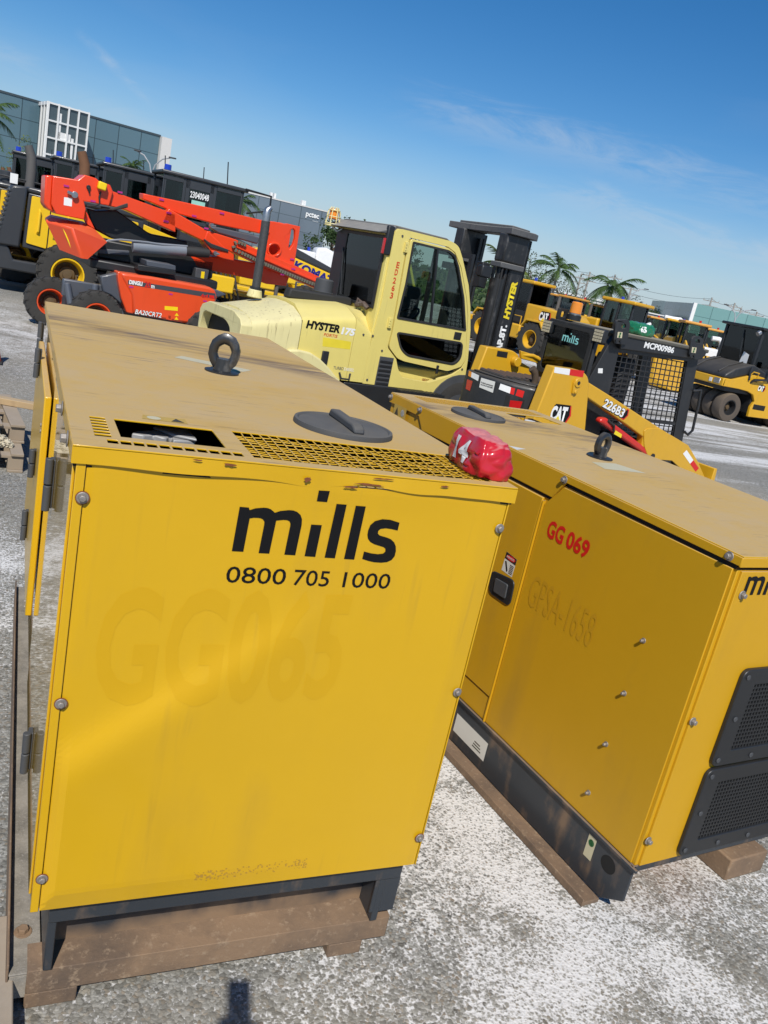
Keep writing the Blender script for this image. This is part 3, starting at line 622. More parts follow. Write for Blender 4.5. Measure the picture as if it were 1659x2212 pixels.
# ---- the second set, behind and right
A2 = .09978; K2 = .9556
g2 = empty('diesel_generator', 'yellow generator set with red GG 069 code and black mesh vents', 'generator', (1.8206, .0097, 0), A2, 'yellow diesel generators')
F2 = Frame((1.8206, .0097, 0), A2)
W2, L2, ZT, ZB = .905, 2.12, 1.3055, .2215
cb = MB().box(0.0, .03, .004, L2-.01, ZB, ZT-.045).box(W2-.03, W2, .004, L2-.01, ZB, ZT-.045).box(.03, W2-.03, .004, .018, ZB, ZT-.045).box(.03, W2-.03, L2-.03, L2-.01, ZB, ZT-.045)
cb.build('cabinet', M_yel2, g2, bevel=.002)
MB().box(.034, W2-.034, .03, L2-.035, .30, 1.14).build('interior', M_dark, g2)
hol2 = [(.19,.44,1.46+.0,1.62)]+[(.10+i*0, .10, 0, 0) for i in range(0)]+[(.06, .50, 1.70, 2.06)]
hol2 = [(.10, .84, 1.955, 2.085), (.56, .82, 1.765, 1.925)]
lid2 = plate(-.006, W2+.006, -.006, L2, ZT-.004, ZT, hol2).build('lid', M_lid, g2, bevel=.0012)
g2m = MB()
for i in range(1, 30): g2m.box(.10+.74*i/30-.002, .10+.74*i/30+.002, 1.955, 2.085, ZT-.0035, ZT-.0005)
for j in range(1, 6): g2m.box(.10, .84, 1.955+.13*j/6-.002, 1.955+.13*j/6+.002, ZT-.0033, ZT-.0007)
g2m.build('fan_guard', M_yel2, lid2)
MB().box(.11, .83, 1.96, 2.08, 1.24, 1.25).build('baffle', M_yel2, g2)
MB().lathe([(0,.02),(.03,.02),(.035,0)], (.66,1.83,ZT-.03), n=20).build('filler_neck', M_white, g2)
ys = .78  # the deep skirt steps up to a shallow one at ys
def skirt2(parent):
    m = MB()
    P = [(-.006, ZT-.0041), (-.006, ZT-.031), (ys-.015, ZT-.031), (ys+.035, ZT-.105), (1.775, ZT-.105), (1.825, ZT-.05), (L2, ZT-.05), (L2, ZT-.0041)]
    m.prism([(y, z) for y, z in P], -.010, .0, 'x')
    m.box(-.0095, W2+.006, -.0075, -.001, ZT-.034, ZT-.0041)
    return m.build('lid_skirt', M_yel2, parent, bevel=.002)
skirt2(lid2)
MB().box(-.003, -.0002, .01, ys-.02, ZT-.045, ZT-.034).build('lid_seal', M_dark, lid2)
MB().prism([(ys+.037, ZT-.117), (1.773, ZT-.117), (1.773, ZT-.107), (ys+.037, ZT-.107)], -.004, -.0002, 'x').build('lid_seal', M_dark, lid2)
# near big panel, its proud yellow edge, the door, plinth
MB().prism([(.016, ZB+.002), (.848, ZB+.002), (.848, ZT-.14), (ys-.01, ZT-.05), (.016, ZT-.046)], -.007, -.0005, 'x').build('side_panel', M_yel2, g2, bevel=.002)
MB().box(-.014, -.0005, .851, .856, ZB+.002, ZT-.13).build('panel_edge', M_yel2, g2)
dr2 = MB().box(-.012, -.0005, .860, 1.80, ZB+.112, ZT-.120).build('side_door', M_yel2, g2, bevel=.003)
MB().box(-.006, -.0005, .860, 1.80, ZB+.002, ZB+.106).build('plinth', M_yel2, g2, bevel=.002)
MB().box(-.004, -.0005, .857, .862, ZB+.11, ZT-.13).build('door_gap', M_dark, g2)
lt = rrect(.872, 1.035, .722, .832, .022)
MB().prism([(y, z-.0) for y, z in rpoly([(.875,.725),(1.02,.722),(1.037,.815),(.883,.835)], .03)], -.019, -.0122, 'x').build('door_latch', M_black, dr2, bevel=.004)
MB().prism(rpoly([(.905,.745),(.985,.742),(.992,.80),(.91,.806)], .01), -.026, -.0192, 'x').build('latch_paddle', M_grey, dr2, bevel=.003)
pg = MB().add([(-.0128,y,z) for y,z in ((.982,.838),(.912,.836),(.908,.912),(.978,.918))], [(3,2,1,0)]).build('danger_sticker', M_stkW, dr2, sharp=0, fix=False)
MB().add([(-.0133,y,z) for y,z in ((.979,.890),(.9085,.887),(.908,.912),(.978,.918))], [(3,2,1,0)]).build('sticker_print', M_black, pg, sharp=0, fix=False)
MB().prism([(.9435+.029*math.cos(t), .902+.010*math.sin(t)) for t in [i*.5236 for i in range(12)]], -.0139, -.0135, 'x').build('sticker_print', M_redtext, pg, sharp=0)
lettering('lettering', 'PERIGO', M_white, pg, (-.0142, .968, .8985), (0,-1,0), (0,0,1), w=.048, h=.0085, bold=.01)
MB().prism([(.973,.88),(.95,.842),(.945,.85),(.965,.883)], -.0136, -.0133, 'x').build('sticker_print', M_blacktext, pg, sharp=0)
for k in range(6): MB().box(-.0136, -.0133, .915, .938, .843+k*.0065, .846+k*.0065).build('sticker_print', M_stkK, pg)
lettering('code', 'GG', M_redtext, g2, (-.0075, .795, 1.055), (0,-1,0), (0,0,1), w=.092, h=.068, bold=.03); lettering('code', '069', M_redtext, g2, (-.0075, .685, 1.055), (0,-1,0), (0,0,1), w=.118, h=.068, bold=.03)
lettering('faded_code', 'GPSA-1658', M_faint, g2, (-.0074, .80, .775), (0,-1,0), (0,0,1), w=.36, h=.125, bold=.0)
lettering('faded_code', 'ABCC-2013', M_stain, g2, (-.0106, 1.50, ZT-.075), (0,-1,0), (0,0,1), w=.42, h=.030)
for y, z, x in ((.774,1.283,-.011),(.036,1.290,-.011),(2.105,1.284,-.011),(1.82,1.287,-.011)): hexbolt('lid_bolt', g2, (x, y, z), (-1,0,0), r=.0095)
for y, z in ((.233,.914),(.241,.716),(.248,.517),(.256,.318)): hexbolt('panel_bolt', g2, (-.0072, y, z), (-1,0,0), r=.006)
ws = MB().add([(-.0105,y,z) for y,z in ((2.06,1.205),(1.94,1.205),(1.94,1.262),(2.06,1.262))], [(3,2,1,0)]).build('warning_sticker', M_stkY, lid2, sharp=0, fix=False)
MB().prism([(2.045,1.213),(2.01,1.213),(2.028,1.25)], -.0112, -.0108, 'x').build('sticker_print', M_stkK, ws); MB().lathe([(0,-.0112),(.017,-.0112)], (0,1.972,1.233), 'x', n=16).build('sticker_print', M_stkW, ws)
# front face with two mesh vents
MB().box(.014, W2-.014, -.004, .004, ZB+.002, ZT-.048).build('front_panel', M_yel2, g2, bevel=.0015)
for z0, z1 in ((.585, .934), (.237, .573)):
    fo = rrect(.172, .80, z0, z1, .028, 4); fi = rrect(.245, .745, z0+.055, z1-.055, .004, 4)
    v = MB().ring(fo, fi, -.020, -.0045).build('vent_frame', M_black, g2, bevel=.003)
    b = MB(); n_ = 34; k_ = int((z1-z0-.11)/.0148)
    for i in range(n_): b.box(.245+.5*i/(n_-1)-.0028, .245+.5*i/(n_-1)+.0028, -.016, -.009, z0+.052, z1-.052)
    for j in range(k_+1): b.box(.242, .748, -.0155, -.0095, z0+.055+(z1-z0-.11)*j/k_-.0028, z0+.055+(z1-z0-.11)*j/k_+.0028)
    b.build('vent_mesh', M_black, v)
    MB().box(.243, .747, -.0062, -.0046, z0+.053, z1-.053).build('vent_back', M_dark, v)
    for x, z in ((.195,z0+.025),(.195,z1-.025),(.205,(z0+z1)/2),(.36,z0+.024),(.52,z1-.024),(.52,z0+.024)): MB().tube((x,-.020,z),(x,-.024,z),.009,n=14).build('screw', M_grey, v, bevel=.001)
for x, z in ((.045,1.185),(.022,.762),(.010,.325)): hexbolt('panel_bolt', g2, (x, -.0045, z), (0,-1,0), r=.009)
mills_logo('logo', g2, M_blacktext, (.046, -.0046, 1.185), (1,0,0), (0,0,1), .0585)
# skid of the second set
s2 = MB().prism([(.0, ZB), (L2-.02, ZB), (L2-.02, .02), (.09, .02), (.0, .082)], -.004, .006, 'x').box(-.012, W2, .0, .012, ZB-.022, ZB-.0005)
s2.prism([(-.018, ZB-.012), (L2-.02, ZB-.012), (L2-.02, ZB-.0005), (-.018, ZB-.0005)], -.016, -.0045, 'x')
s2.build('skid_rail', M_base, g2, bevel=.002)
MB().box(-.075, -.0045, .085, L2-.02, .004, .020).box(-.080, -.0755, .085, L2-.02, .002, .032).build('side_flange', M_mud, g2, bevel=.003)
MB().prism([(.06+.033*math.cos(t)*1.0+.035, .150+.030*math.sin(t)) for t in [i*.3142 for i in range(20)]], -.0052, -.0045, 'x').build('lifting_slot', M_dark, g2, sharp=0)
for (y0, y1, z0, z1, mt) in ((.80, 1.03, .068, .152, M_stkW), (.165, .203, .105, .190, M_cream)):
    MB().add([(-.0048,y,z) for y,z in ((y1,z0),(y0,z0),(y0,z1),(y1,z1))], [(3,2,1,0)]).build('skid_sticker', mt, g2, sharp=0, fix=False)
for k in range(3): MB().box(-.0054, -.0050, .83+k*.006, .89-k*.004, .085+k*.012, .090+k*.012).build('sticker_print', M_stkK, g2)
MB().lathe([(.009,-.0052),(.013,-.0052)], (0,.184,.165), 'x', n=16).build('sticker_print', M_stkG, g2)
MB().box(.585, .80, .03, .35, .0, .092).build('skid_foot', M_mud, g2, bevel=.006)
eyebolt(lid2, (.452, 1.095, ZT), R=.036, r=.0155, yaw=.2, elong=1.1, n=8)
filler_cap(lid2, (.255, 1.73, ZT), .132, -1.74)
for pts, mt in (([(.32,1.00),(.465,1.01),(.52,.885),(.30,.90)], M_cream), ([(.005,1.15),(.07,1.12),(-.0,1.09)], M_stkW)):
    MB().add([(x, y, ZT+.0006) for x, y in pts], [tuple(range(len(pts)))]).build('lid_sticker', mt, lid2, sharp=0)
from mathutils.geometry import tessellate_polygon
def holed(m, outer, inners, a, b, ax='y'):
    mk = {'y': lambda p, t: (p[0], t, p[1]), 'x': lambda p, t: (t, p[0], p[1]), 'z': lambda p, t: (p[0], p[1], t)}[ax]
    loops = [outer]+list(inners); flat = [p for l in loops for p in l]
    tris = tessellate_polygon([[Vector((p[0], p[1], 0)) for p in l] for l in loops])
    n = len(flat); vs = [mk(p, a) for p in flat]+[mk(p, b) for p in flat]
    fs = [tuple(t) for t in tris]+[tuple(n+i for i in t)[::-1] for t in tris]
    s0 = 0
    for l in loops:
        k = len(l); fs += [(s0+i, s0+(i+1) % k, n+s0+(i+1) % k, n+s0+i) for i in range(k)]; s0 += k
    m.add(vs, fs); return m
MB.holed = holed
def wheel(parent, c, R, w, rim, M_rim, axis='y', lugs=0, hub=None, name='wheel', side=-1):
    """tyre with tread lugs (one mesh) and rim, the axle along local y"""
    t = MB().lathe([(rim, -w*.42), (rim*1.06, -w*.47), (R*.80, -w*.5), (R*.95, -w*.47), (R, -w*.36), (R, w*.36), (R*.95, w*.47), (R*.80, w*.5), (rim*1.06, w*.47), (rim, w*.42), (rim, -w*.42)], c, 'y', n=40, cap=False)
    if lugs:
        for i in range(lugs):
            for sd in (-1, 1):
                a = 2*math.pi*(i+(.5 if sd > 0 else 0))/lugs
                mt = Matrix.Translation(c) @ Matrix.Rotation(-a, 4, 'Y') @ Matrix.Translation((R*.985, sd*w*.25, 0)) @ Matrix.Rotation(sd*.5, 4, 'X')
                t.box(-R*.05, R*.035, -w*.26, w*.26, -R*.045, R*.045, mt)
                mt2 = Matrix.Translation(c) @ Matrix.Rotation(-a, 4, 'Y') @ Matrix.Translation((R*.93, sd*w*.475, 0))
                t.box(-R*.06, R*.06, -w*.035, w*.035, -R*.04, R*.04, mt2)
    o = t.build('tyre', M_tyre, parent, sharp=40)
    s = side
    MB().lathe([(rim*1.02, s*w*.46), (rim*.93, s*w*.46), (rim*.88, s*w*.30), (rim*.80, s*w*.02), (rim*.74, -s*w*.10)], c, 'y', n=32, cap=False).build('rim', M_rim, parent, sharp=30)
    MB().lathe([(rim*.745, -s*w*.10), (rim*.50, -s*w*.12), (rim*.46, s*w*.04), (rim*.30, s*w*.08), (rim*.28, s*w*.18), (0, s*w*.20)], c, 'y', n=32, cap=False).build('hub', M_hub, parent, sharp=30)
    nt_ = MB()
    for k in range(10):
        a = .6283*k; x = c[0]+rim*.64*math.cos(a); z = c[2]+rim*.64*math.sin(a); nt_.tube((x, c[1]-s*w*.09, z), (x, c[1]-s*w*.02, z), rim*.055, n=6)
    nt_.build('wheel_nuts', M_grey, parent)
    return o
M_hub = paint('dirty_hub', (.10,.065,.03), rough=.8, dirt=.6, dirtcol=(.05,.04,.03), scale=8, coat=0)
M_fork = paint('faded_cream_yellow', (.72,.60,.175), rough=.42, dust=.35, dustcol=(.62,.55,.30), dirt=.16, dirtcol=(.30,.24,.10), scale=2.2, coat=.15, streak=.25)
M_forkold = paint('sun_bleached_yellow', (.70,.62,.30), rough=.5, dust=.3, dustcol=(.60,.55,.38), dirt=.30, dirtcol=(.26,.20,.09), scale=4, coat=.05, streak=.85)
M_glassF = glass('cab_glass', (.56,.66,.61)); M_glassD = glass('dark_cab_glass', (.16,.20,.19))
M_mast = paint('worn_mast_black', (.016,.016,.017), rough=.45, dust=.4, dustcol=(.22,.21,.19), dirt=.45, dirtcol=(.20,.185,.17), scale=7, coat=.15)
M_mastcap = paint('scraped_mast_head', (.10,.10,.10), rough=.6, dust=.8, dustcol=(.34,.32,.28), dirt=.6, dirtcol=(.03,.03,.03), scale=10, coat=0)
M_amber = plain('amber_lens', (.75,.24,.012), rough=.15, var=.1, coat=.6)
M_blue = plain('blue_lens', (.012,.04,.42), rough=.15, var=.1, coat=.6)
M_redlens = plain('red_lens', (.45,.01,.012), rough=.15, coat=.5)
M_ytext = plain('yellow_lettering', (.80,.62,.02), rough=.5); M_wtext = plain('white_lettering', (.80,.80,.78), rough=.5, var=.03)
M_orangetext = plain('orange_red_lettering', (.60,.06,.015), rough=.5); M_greytext = plain('grey_lettering', (.16,.15,.11), rough=.5)
M_mesh = plain('perforated_guard', (.075,.075,.075), rough=.5, metal=.4, var=.5, scale=60)
_p = at_depth('F', 780, 1870, 9.5); FK = Frame((_p.x, _p.y, 0), rad(10))
fk = empty('forklift', 'pale yellow forklift with enclosed cab and black mast behind the near generator', 'forklift', FK.o, FK.a)
# near cab side with door opening, door, glazing
side = [(-.47,.62),(-.47,1.02),(-.43,1.52),(-.445,2.26),(-.40,2.318),(.33,2.322),(.44,2.29),(.53,2.17),(.70,1.90),(.80,1.66),(.88,1.40),(.945,1.05),(.975,.72),(.93,.705),(.80,.66),(.66,.55),(.52,.535),(.40,.62),(-.05,.62)]
opn = FK.py('F', [(925,240),(1345,342),(1420,402),(1488,565),(1548,905),(1563,1100),(1535,1590),(1490,1675),(1400,1745),(1250,1800),(1130,1838),(960,1810),(830,1780),(790,1680),(770,1578),(684,1462),(678,1430),(714,1290),(873,400)])
MB().holed(rpoly(side, [0,.03,0,.06,.06,.05,.05,0,0,0,0,0,.03,0,0,.05,.05,.04,.04], 3), [opn], -.0, .07).build('cab_side', M_fork, fk, bevel=.006)
dout = inset(opn, .006) if False else FK.py('F', [(935,252),(1338,352),(1408,408),(1478,572),(1538,905),(1552,1100),(1526,1582),(1482,1660),(1330,1710),(846,1600),(776,1566),(696,1458),(690,1430),(724,1290),(883,404)])
w1 = rpoly(FK.py('F', [(948,280),(1350,378),(1415,430),(1455,560),(1512,905),(1532,1268),(768,1130),(862,750)]), .02, 3)
w2 = rpoly(FK.py('F', [(762,1272),(1502,1392),(1480,1570),(1400,1645),(880,1545),(805,1465)]), .06, 4)
door = MB().holed(rpoly(dout, .03, 3), [w1, w2], -.012, .045).build('door', M_fork, fk, bevel=.004)
for w, mt, nm in ((w1, M_glassF, 'window'), (w2, M_glassD, 'lower_window')):
    MB().holed(w, [inset(w, .022)], -.020, .02).build('window_seal', M_rubber, door, bevel=.003)
    MB().prism(inset(w, .012), .006, .010).build(nm, mt, door, sharp=0)
a, b = FK.py('F', [(1222,360),(1140,1190)])
MB().prism([(a[0]-.012,a[1]),(a[0]+.012,a[1]),(b[0]+.012,b[1]),(b[0]-.012,b[1])], -.022, .0).build('window_bar', M_black, door)
(hx, hz), = FK.py('F', [(1440,1320)])
MB().box(hx-.055, hx+.05, -.022, -.012, hz-.042, hz+.042).build('door_handle', M_black, door, bevel=.005)
for q in ((875,345),(695,1180)):
    (hx, hz), = FK.py('F', [q]); h = MB().box(hx-.022, hx+.022, -.024, -.001, hz-.055, hz+.055)
    for k in (-1, 0, 1): h.tube((hx-.008, -.024, hz+k*.03), (hx-.008, -.030, hz+k*.03), .009, n=8)
    h.build('hinge', M_fork, fk, bevel=.003)
# far side frame, rear wall, front screen frame, roof
MB().holed([(-.44,.62),(-.43,2.28),(.36,2.30),(.53,2.15),(.82,1.6),(.97,.72)], [[(-.30,1.25),(-.30,2.15),(.33,2.18),(.46,2.05),(.70,1.60),(.80,1.25)]], 1.10, 1.16).build('cab_far_side', paint('lime_inside_frame', (.55,.52,.05), rough=.4), fk, bevel=.01)
rear = FK.px('F', [(700,140),(590,985),(95,835),(150,150)], -.45)
MB().holed([(.02,.62),(.02,2.28),(1.16,2.28),(1.16,.62)], [[(.09,1.47),(.09,2.18),(1.00,2.18),(1.00,1.47)]], -.47, -.43, 'x').build('rear_wall', M_fork, fk, bevel=.005)
MB().prism([(.10,1.45),(.10,2.2),(1.06,2.2),(1.06,1.45)], -.480, -.476, 'x').build('rear_window', M_glassF, fk, sharp=0)
MB().holed([(.075,1.44),(.075,2.22),(1.15,2.22),(1.15,1.44)], [[(.115,1.475),(.115,2.185),(.90,2.185),(.90,1.475)]], -.492, -.4705, 'x').build('rear_window_frame', M_black, fk, bevel=.006)
MB().path([(-.497,.80,1.50),(-.505,.86,1.75),(-.500,.93,2.02)], .008, 6).build('wiper', M_black, fk)
MB().prism([(-.64,2.235),(-.47,2.30),(-.42,2.335),(-.40,2.30),(-.45,2.24)], .03, 1.25).prism([(-.44,2.30),(.30,2.325),(.42,2.30),(.30,2.345),(-.42,2.345)], .06, 1.14).build('roof', M_mastcap, fk, bevel=.012)
MB().box(-.525, -.44, .0, .055, 2.02, 2.325).build('tail_lamp_pillar', M_black, fk, bevel=.015); MB().box(-.545, -.526, .005, .04, 2.03, 2.19).build('tail_lamp', M_redlens, fk, bevel=.004)
MB().holed([(.30,2.26),(1.10,2.26),(1.10,.7),(.30,.7)], [[(.36,2.2),(1.04,2.2),(1.04,1.0),(.36,1.0)]], .90, .94, 'x').build('front_frame', M_black, fk)
# inside
it = MB().box(-.35, .15, .35, .80, .75, 1.22).box(-.40, -.24, .35, .80, 1.22, 1.72).box(.55, .85, .25, .95, .7, 1.22)
it.build('seat', plain('seat_vinyl', (.02,.02,.022), rough=.6), fk, bevel=.05)
sw = MB(); n_ = 24
for i in range(n_):
    pass
c0 = Vector((.30,.55,1.40)); ux = Vector((.62,0,.55)).normalized(); uy = Vector((0,1,0))
sw.path([c0+ux*.17*math.cos(t)+uy*.17*math.sin(t) for t in [6.2832*i/24 for i in range(25)]], .016, 6).tube(c0-Vector((-.0,0,.02)), (.50,.55,1.1), .03, n=8).tube(c0-ux*.16, c0+ux*.16, .012, n=6)
sw.build('steering_wheel', M_black, fk)
MB().box(-.42, .95, .07, 1.1, .60, .70).build('floor', M_dark, fk)
bx = MB().box(.40, .52, .10, .20, .71, .76).build('lunch_box', M_redtext, fk, bevel=.01)
# tail code, number plate letters down the pillar
for k, ch in enumerate('ED263'):
    q = [(785,545),(767,625),(747,715),(733,798),(716,880)][k]; (lx, lz), = FK.py('F', [q])
    lettering('letter', ch, M_orangetext, fk, (lx-.016, -.0012, lz-.030), (1,0,0), (0,0,1), w=.040, h=.066, bold=.03)
# lower body: grille, skirt, step, chassis
(gx, gz), = FK.py('F', [(635,1720)])
lv = MB()
for k in range(6): lv.box(gx-.085, gx+.085, -.012, .004, gz-.15+k*.05, gz-.122+k*.05)
MB().box(gx-.095, gx+.095, -.006, .002, gz-.17, gz+.17).build('side_grille', M_grey, fk, bevel=.004); lv.build('louvre', M_black, fk, bevel=.003)
MB().box(-.06, .98, .10, .5, .60, .86).build('sill', M_fork, fk, bevel=.02)
MB().box(-.72, .55, -.02, .9, .35, .615).build('chassis', M_black, fk, bevel=.01)
stp = MB().box(-.02, .62, -.13, .02, .555, .612)
for k in range(10): stp.box(.0+k*.06, .03+k*.06, -.13, .02, .6125, .618)
stp.build('step', M_black, fk, bevel=.004)
MB().box(-.02, .20, -.034, -.021, .50, .545).build('reflective_tape', M_wtext, fk); MB().box(.20, .42, -.034, -.021, .50, .545).build('reflective_tape', M_redtext, fk)
for cx, cy in ((.95, .12), (.95, 1.15), (-1.55, .12), (-1.55, 1.15)):
    e = bpy.data.objects.new('wheel', None); COL.objects.link(e); e.parent = fk
    wheel(e, (cx, cy, .40), .40, .30, .22, M_yclean, lugs=0)
MB().lathe([(.40,0),(.47,0),(.47,.34),(.40,.34)], (.95,-.02,.40), 'y', n=32).build('front_fender', M_grey, fk)
# bonnet in two hoods (cross-section y,z swept along x)
def hood(x0, x1, zs0, zs1, zc0, zc1, zb, wide, name, mat, top_in=.10):
    def sec(u, v):
        x = x0+(x1-x0)*u; zs = zs0+(zs1-zs0)*u; zc = zc0+(zc1-zc0)*u
        P = [(0.0, zb), (0.0, zs-.10), (.008, zs-.05), (.03, zs-.015), (.08, zs+.012), (.25, zc-.02), (.45, zc), (wide-.45, zc), (wide-.25, zc-.02), (wide-.08, zs+.012), (wide-.03, zs-.015), (wide, zs-.10), (wide, zb)]
        t = v*(len(P)-1); i = min(int(t), len(P)-2); f = t-i
        return (x, P[i][0]*(1-f)+P[i+1][0]*f, P[i][1]*(1-f)+P[i+1][1]*f)
    m = MB(); m.grid(sec, 8, 24); n0 = 25
    m.add([sec(0, k/12) for k in range(13)], [tuple(range(13))]); m.add([sec(1, k/12) for k in range(13)], [tuple(range(13))])
    return m.build(name, mat, fk, sharp=50)
hood(-1.345, -.70, 1.235, 1.325, 1.36, 1.42, .63, 1.16, 'engine_hood', M_fork)
hood(-.694, -.472, 1.325, 1.20, 1.42, 1.40, .63, 1.16, 'cowl', M_fork)
hood(-1.90, -1.352, 1.115, 1.235, 1.19, 1.33, .45, 1.16, 'rear_hood', M_forkold)
MB().holed([(.0,.45),(.0,1.06),(.05,1.115),(.25,1.17),(.91,1.17),(1.11,1.115),(1.16,1.06),(1.16,.45)], [rpoly([(.24,.55),(.26,.98),(.42,1.05),(1.05,1.05),(1.12,.9),(1.12,.55)], .07)], -2.02, -1.895, 'x').build('rear_cowl', M_forkold, fk, bevel=.05, seg=4)
MB().box(-1.915, -1.905, .06, 1.13, .5, 1.06).build('radiator_opening', M_dark, fk)
MB().box(-2.0, -1.35, .03, 1.13, .2, .46).build('counterweight', M_black, fk, bevel=.05)
MB().box(-1.351, -1.3455, .005, 1.155, .64, 1.2).build('hood_gap', M_black, fk)
fd = MB()
arc = FK.py('B', [(900,1080),(1010,1082),(1130,1110),(1240,1180),(1340,1280),(1420,1380),(1460,1415)])
fd.prism(arc+[(arc[-1][0], .58), (arc[0][0], .58)], -.05, .02); fd.build('rear_fender', M_forkold, fk, bevel=.02, seg=3)
L = FK.py('B', [(1100,850),(1470,915),(1480,930),(1640,945),(1298,935),(1450,955),(1400,1300),(1535,1315),(1300,1150),(1525,1375)])
lettering('brand_lettering', 'HYSTER', M_blacktext, fk, (L[0][0], -.0015, L[0][1]), (1,0,0), (0,0,1), w=L[1][0]-L[0][0], h=.088, shear=.12, bold=.045)
lettering('model_lettering', '175', M_wtext, fk, (L[2][0]+.005, -.0015, L[2][1]+.012), (1,0,0), (0,0,1), w=.165, h=.080, shear=.12, bold=.05)
lettering('series_lettering', 'FORTIS', M_orangetext, fk, (L[4][0], -.0015, L[4][1]), (1,0,0), (0,0,1), w=.165, h=.032, shear=.12, bold=.012)
lettering('engine_lettering', 'TURBO', M_greytext, fk, (L[6][0], -.0015, L[6][1]), (1,0,0), (0,0,1), w=.13, h=.033, shear=.1, bold=.01)
lettering('engine_lettering', 'DIESEL', M_wtext, fk, (L[6][0]+.138, -.0015, L[6][1]), (1,0,0), (0,0,1), w=.13, h=.033, shear=.1, bold=.0)
pt = FK.py('B', [(1290,950),(1600,1000),(1590,1085),(1285,1050)])
decal('fresh_paint_patch', [(x, -.0010, z) for x, z in pt], plain('bright_yellow_patch', (.75,.60,.04), rough=.4), fk)
MB().box(L[8][0]-.03, L[8][0]+.05, -.025, 0, L[8][1]-.09, L[8][1]+.05).build('hood_latch', M_black, fk, bevel=.008)
MB().path([(L[9][0]-.07,0,L[9][1]+.03),(L[9][0]-.05,-.03,L[9][1]-.03),(L[9][0]+.05,-.03,L[9][1]-.03),(L[9][0]+.07,0,L[9][1]+.03)], .012, 6).build('pull_handle', M_black, fk)
# exhaust stack with its perforated guard, precleaner, dark intake channel, beacon in a cage
y_ = .72
MB().tube((-1.60,y_,1.30),(-1.60,y_,1.385),.085,.07,n=20).build('stack_base', M_forkold, fk, bevel=.01)
stk = MB().tube((-1.597,y_,1.37),(-1.597,y_,1.41),.065,n=18).build('exhaust_stack', M_black, fk)
ph = MB().path([(-1.597,y_,1.40),(-1.600,y_,2.0),(-1.603,y_,2.10)], .047, 18); ph.build('perforated_guard', M_mesh, stk)
MB().path([(-1.603,y_,2.07),(-1.605,y_,2.17),(-1.60,y_,2.215),(-1.57,y_,2.245)], [.044,.044,.040,.028], 14).build('stack_tip', M_steel, stk)
pc = MB().lathe([(.115,0),(.122,.012),(.108,.018),(.104,.145),(.09,.160),(0,.163)], (-.72,.82,1.475), n=28).tube((-.72,.82,1.38),(-.72,.82,1.476),.055,n=14).build('precleaner', M_grey, fk)
ch = FK.py('B', [(820,450),(1470,590)], .62)
MB().prism([(-1.30,1.37),(-1.28,1.475),(-.50,1.49),(-.48,1.40)], .52, .66).build('intake_channel', M_rubber, fk, bevel=.02)
bc = MB().lathe([(.055,0),(.052,.09),(.04,.115),(0,.12)], (-.58,1.14,2.30), n=20).build('beacon', M_amber, fk)
cg = MB(); r0 = .085
for k in range(8):
    a = 6.283*k/8; cg.path([(-.58+r0*math.cos(a),1.14+r0*math.sin(a),2.24),(-.58+.075*math.cos(a),1.14+.075*math.sin(a),2.38),(-.58+.04*math.cos(a),1.14+.04*math.sin(a),2.435)], .006, 5)
for z, r in ((2.25,.085),(2.33,.079),(2.40,.066)): cg.path([(-.58+r*math.cos(6.283*i/16),1.14+r*math.sin(6.283*i/16),z) for i in range(17)], .006, 5)
cg.lathe([(.09,2.225),(.09,2.24),(0,2.24)], (-.58,1.14,0), n=16)
cg.build('beacon_cage', M_forkold, bc)
MB().path([(-.58,1.14,2.23),(-.52,1.1,2.18),(-.48,1.05,2.22)], .012, 6).build('beacon_bracket', M_steel, fk)
# mast: two channels each side, cylinders, cross heads, carriage and forks
for y0 in (.17, 1.04):
    mr_ = MB().box(1.40, 1.655, y0, y0+.055, .12, 2.56).box(1.40, 1.44, y0, y0+.14, .12, 2.50).box(1.615, 1.655, y0, y0+.14, .12, 2.56)
    mr_.build('mast_rail', M_mast, fk, bevel=.006)
    MB().box(1.36, 1.42, y0+.02, y0+.16, .2, 2.56).box(1.44, 1.60, y0+.06, y0+.13, .2, 2.66).build('inner_rail', M_mast, fk, bevel=.006)
    MB().tube((1.30,y0+.06,.35),(1.30,y0+.06,2.05),.085,n=18).tube((1.30,y0+.06,2.05),(1.30,y0+.06,2.58),.045,n=14).build('lift_cylinder', M_mast, fk)
    MB().box(1.22, 1.60, y0-.035, y0+.17, 2.18, 2.245).build('cylinder_bracket', M_mastcap, fk, bevel=.01)
    MB().box(1.24, 1.60, y0-.02, y0+.15, 2.25, 2.58).build('mast_cheek', M_mast, fk, bevel=.02)
    hs_ = MB()
    for k in range(3): hs_.path([(1.29+.012*k,y0-.02+.02*k,.6),(1.27+.012*k,y0-.03+.02*k,1.4),(1.28+.012*k,y0-.01+.02*k,2.2)], .012, 6)
    hs_.build('hydraulic_hose', M_rubber, fk)
MB().prism([(1.22,.08),(1.60,.08),(1.72,.16),(1.72,.34),(1.64,.42),(1.56,.55),(1.56,.95),(1.64,1.05),(1.68,1.30),(1.50,1.34),(1.22,1.34),(1.30,.9),(1.30,.5)], 2.57, 2.645, 'z').build('mast_head', M_mastcap, fk, bevel=.008)
MB().prism([(1.32,.20),(1.66,.26),(1.60,1.25),(1.34,1.28)], 2.632, 2.68, 'z').build('mast_head', M_mastcap, fk, bevel=.008)
MB().box(1.30, 1.34, .3, 1.1, 1.0, 1.12).box(1.32, 1.40, .2, 1.2, .5, .75).build('mast_crossmember', M_mast, fk, bevel=.01)
chn = MB()
for y0 in (.42, .50, .58, .90, .98): chn.box(1.50, 1.53, y0, y0+.03, .5, 2.5)
chn.build('lift_chain', M_mast, fk)
MB().box(1.66, 1.72, .0, 1.3, .3, .95).build('carriage', M_mast, fk, bevel=.01)
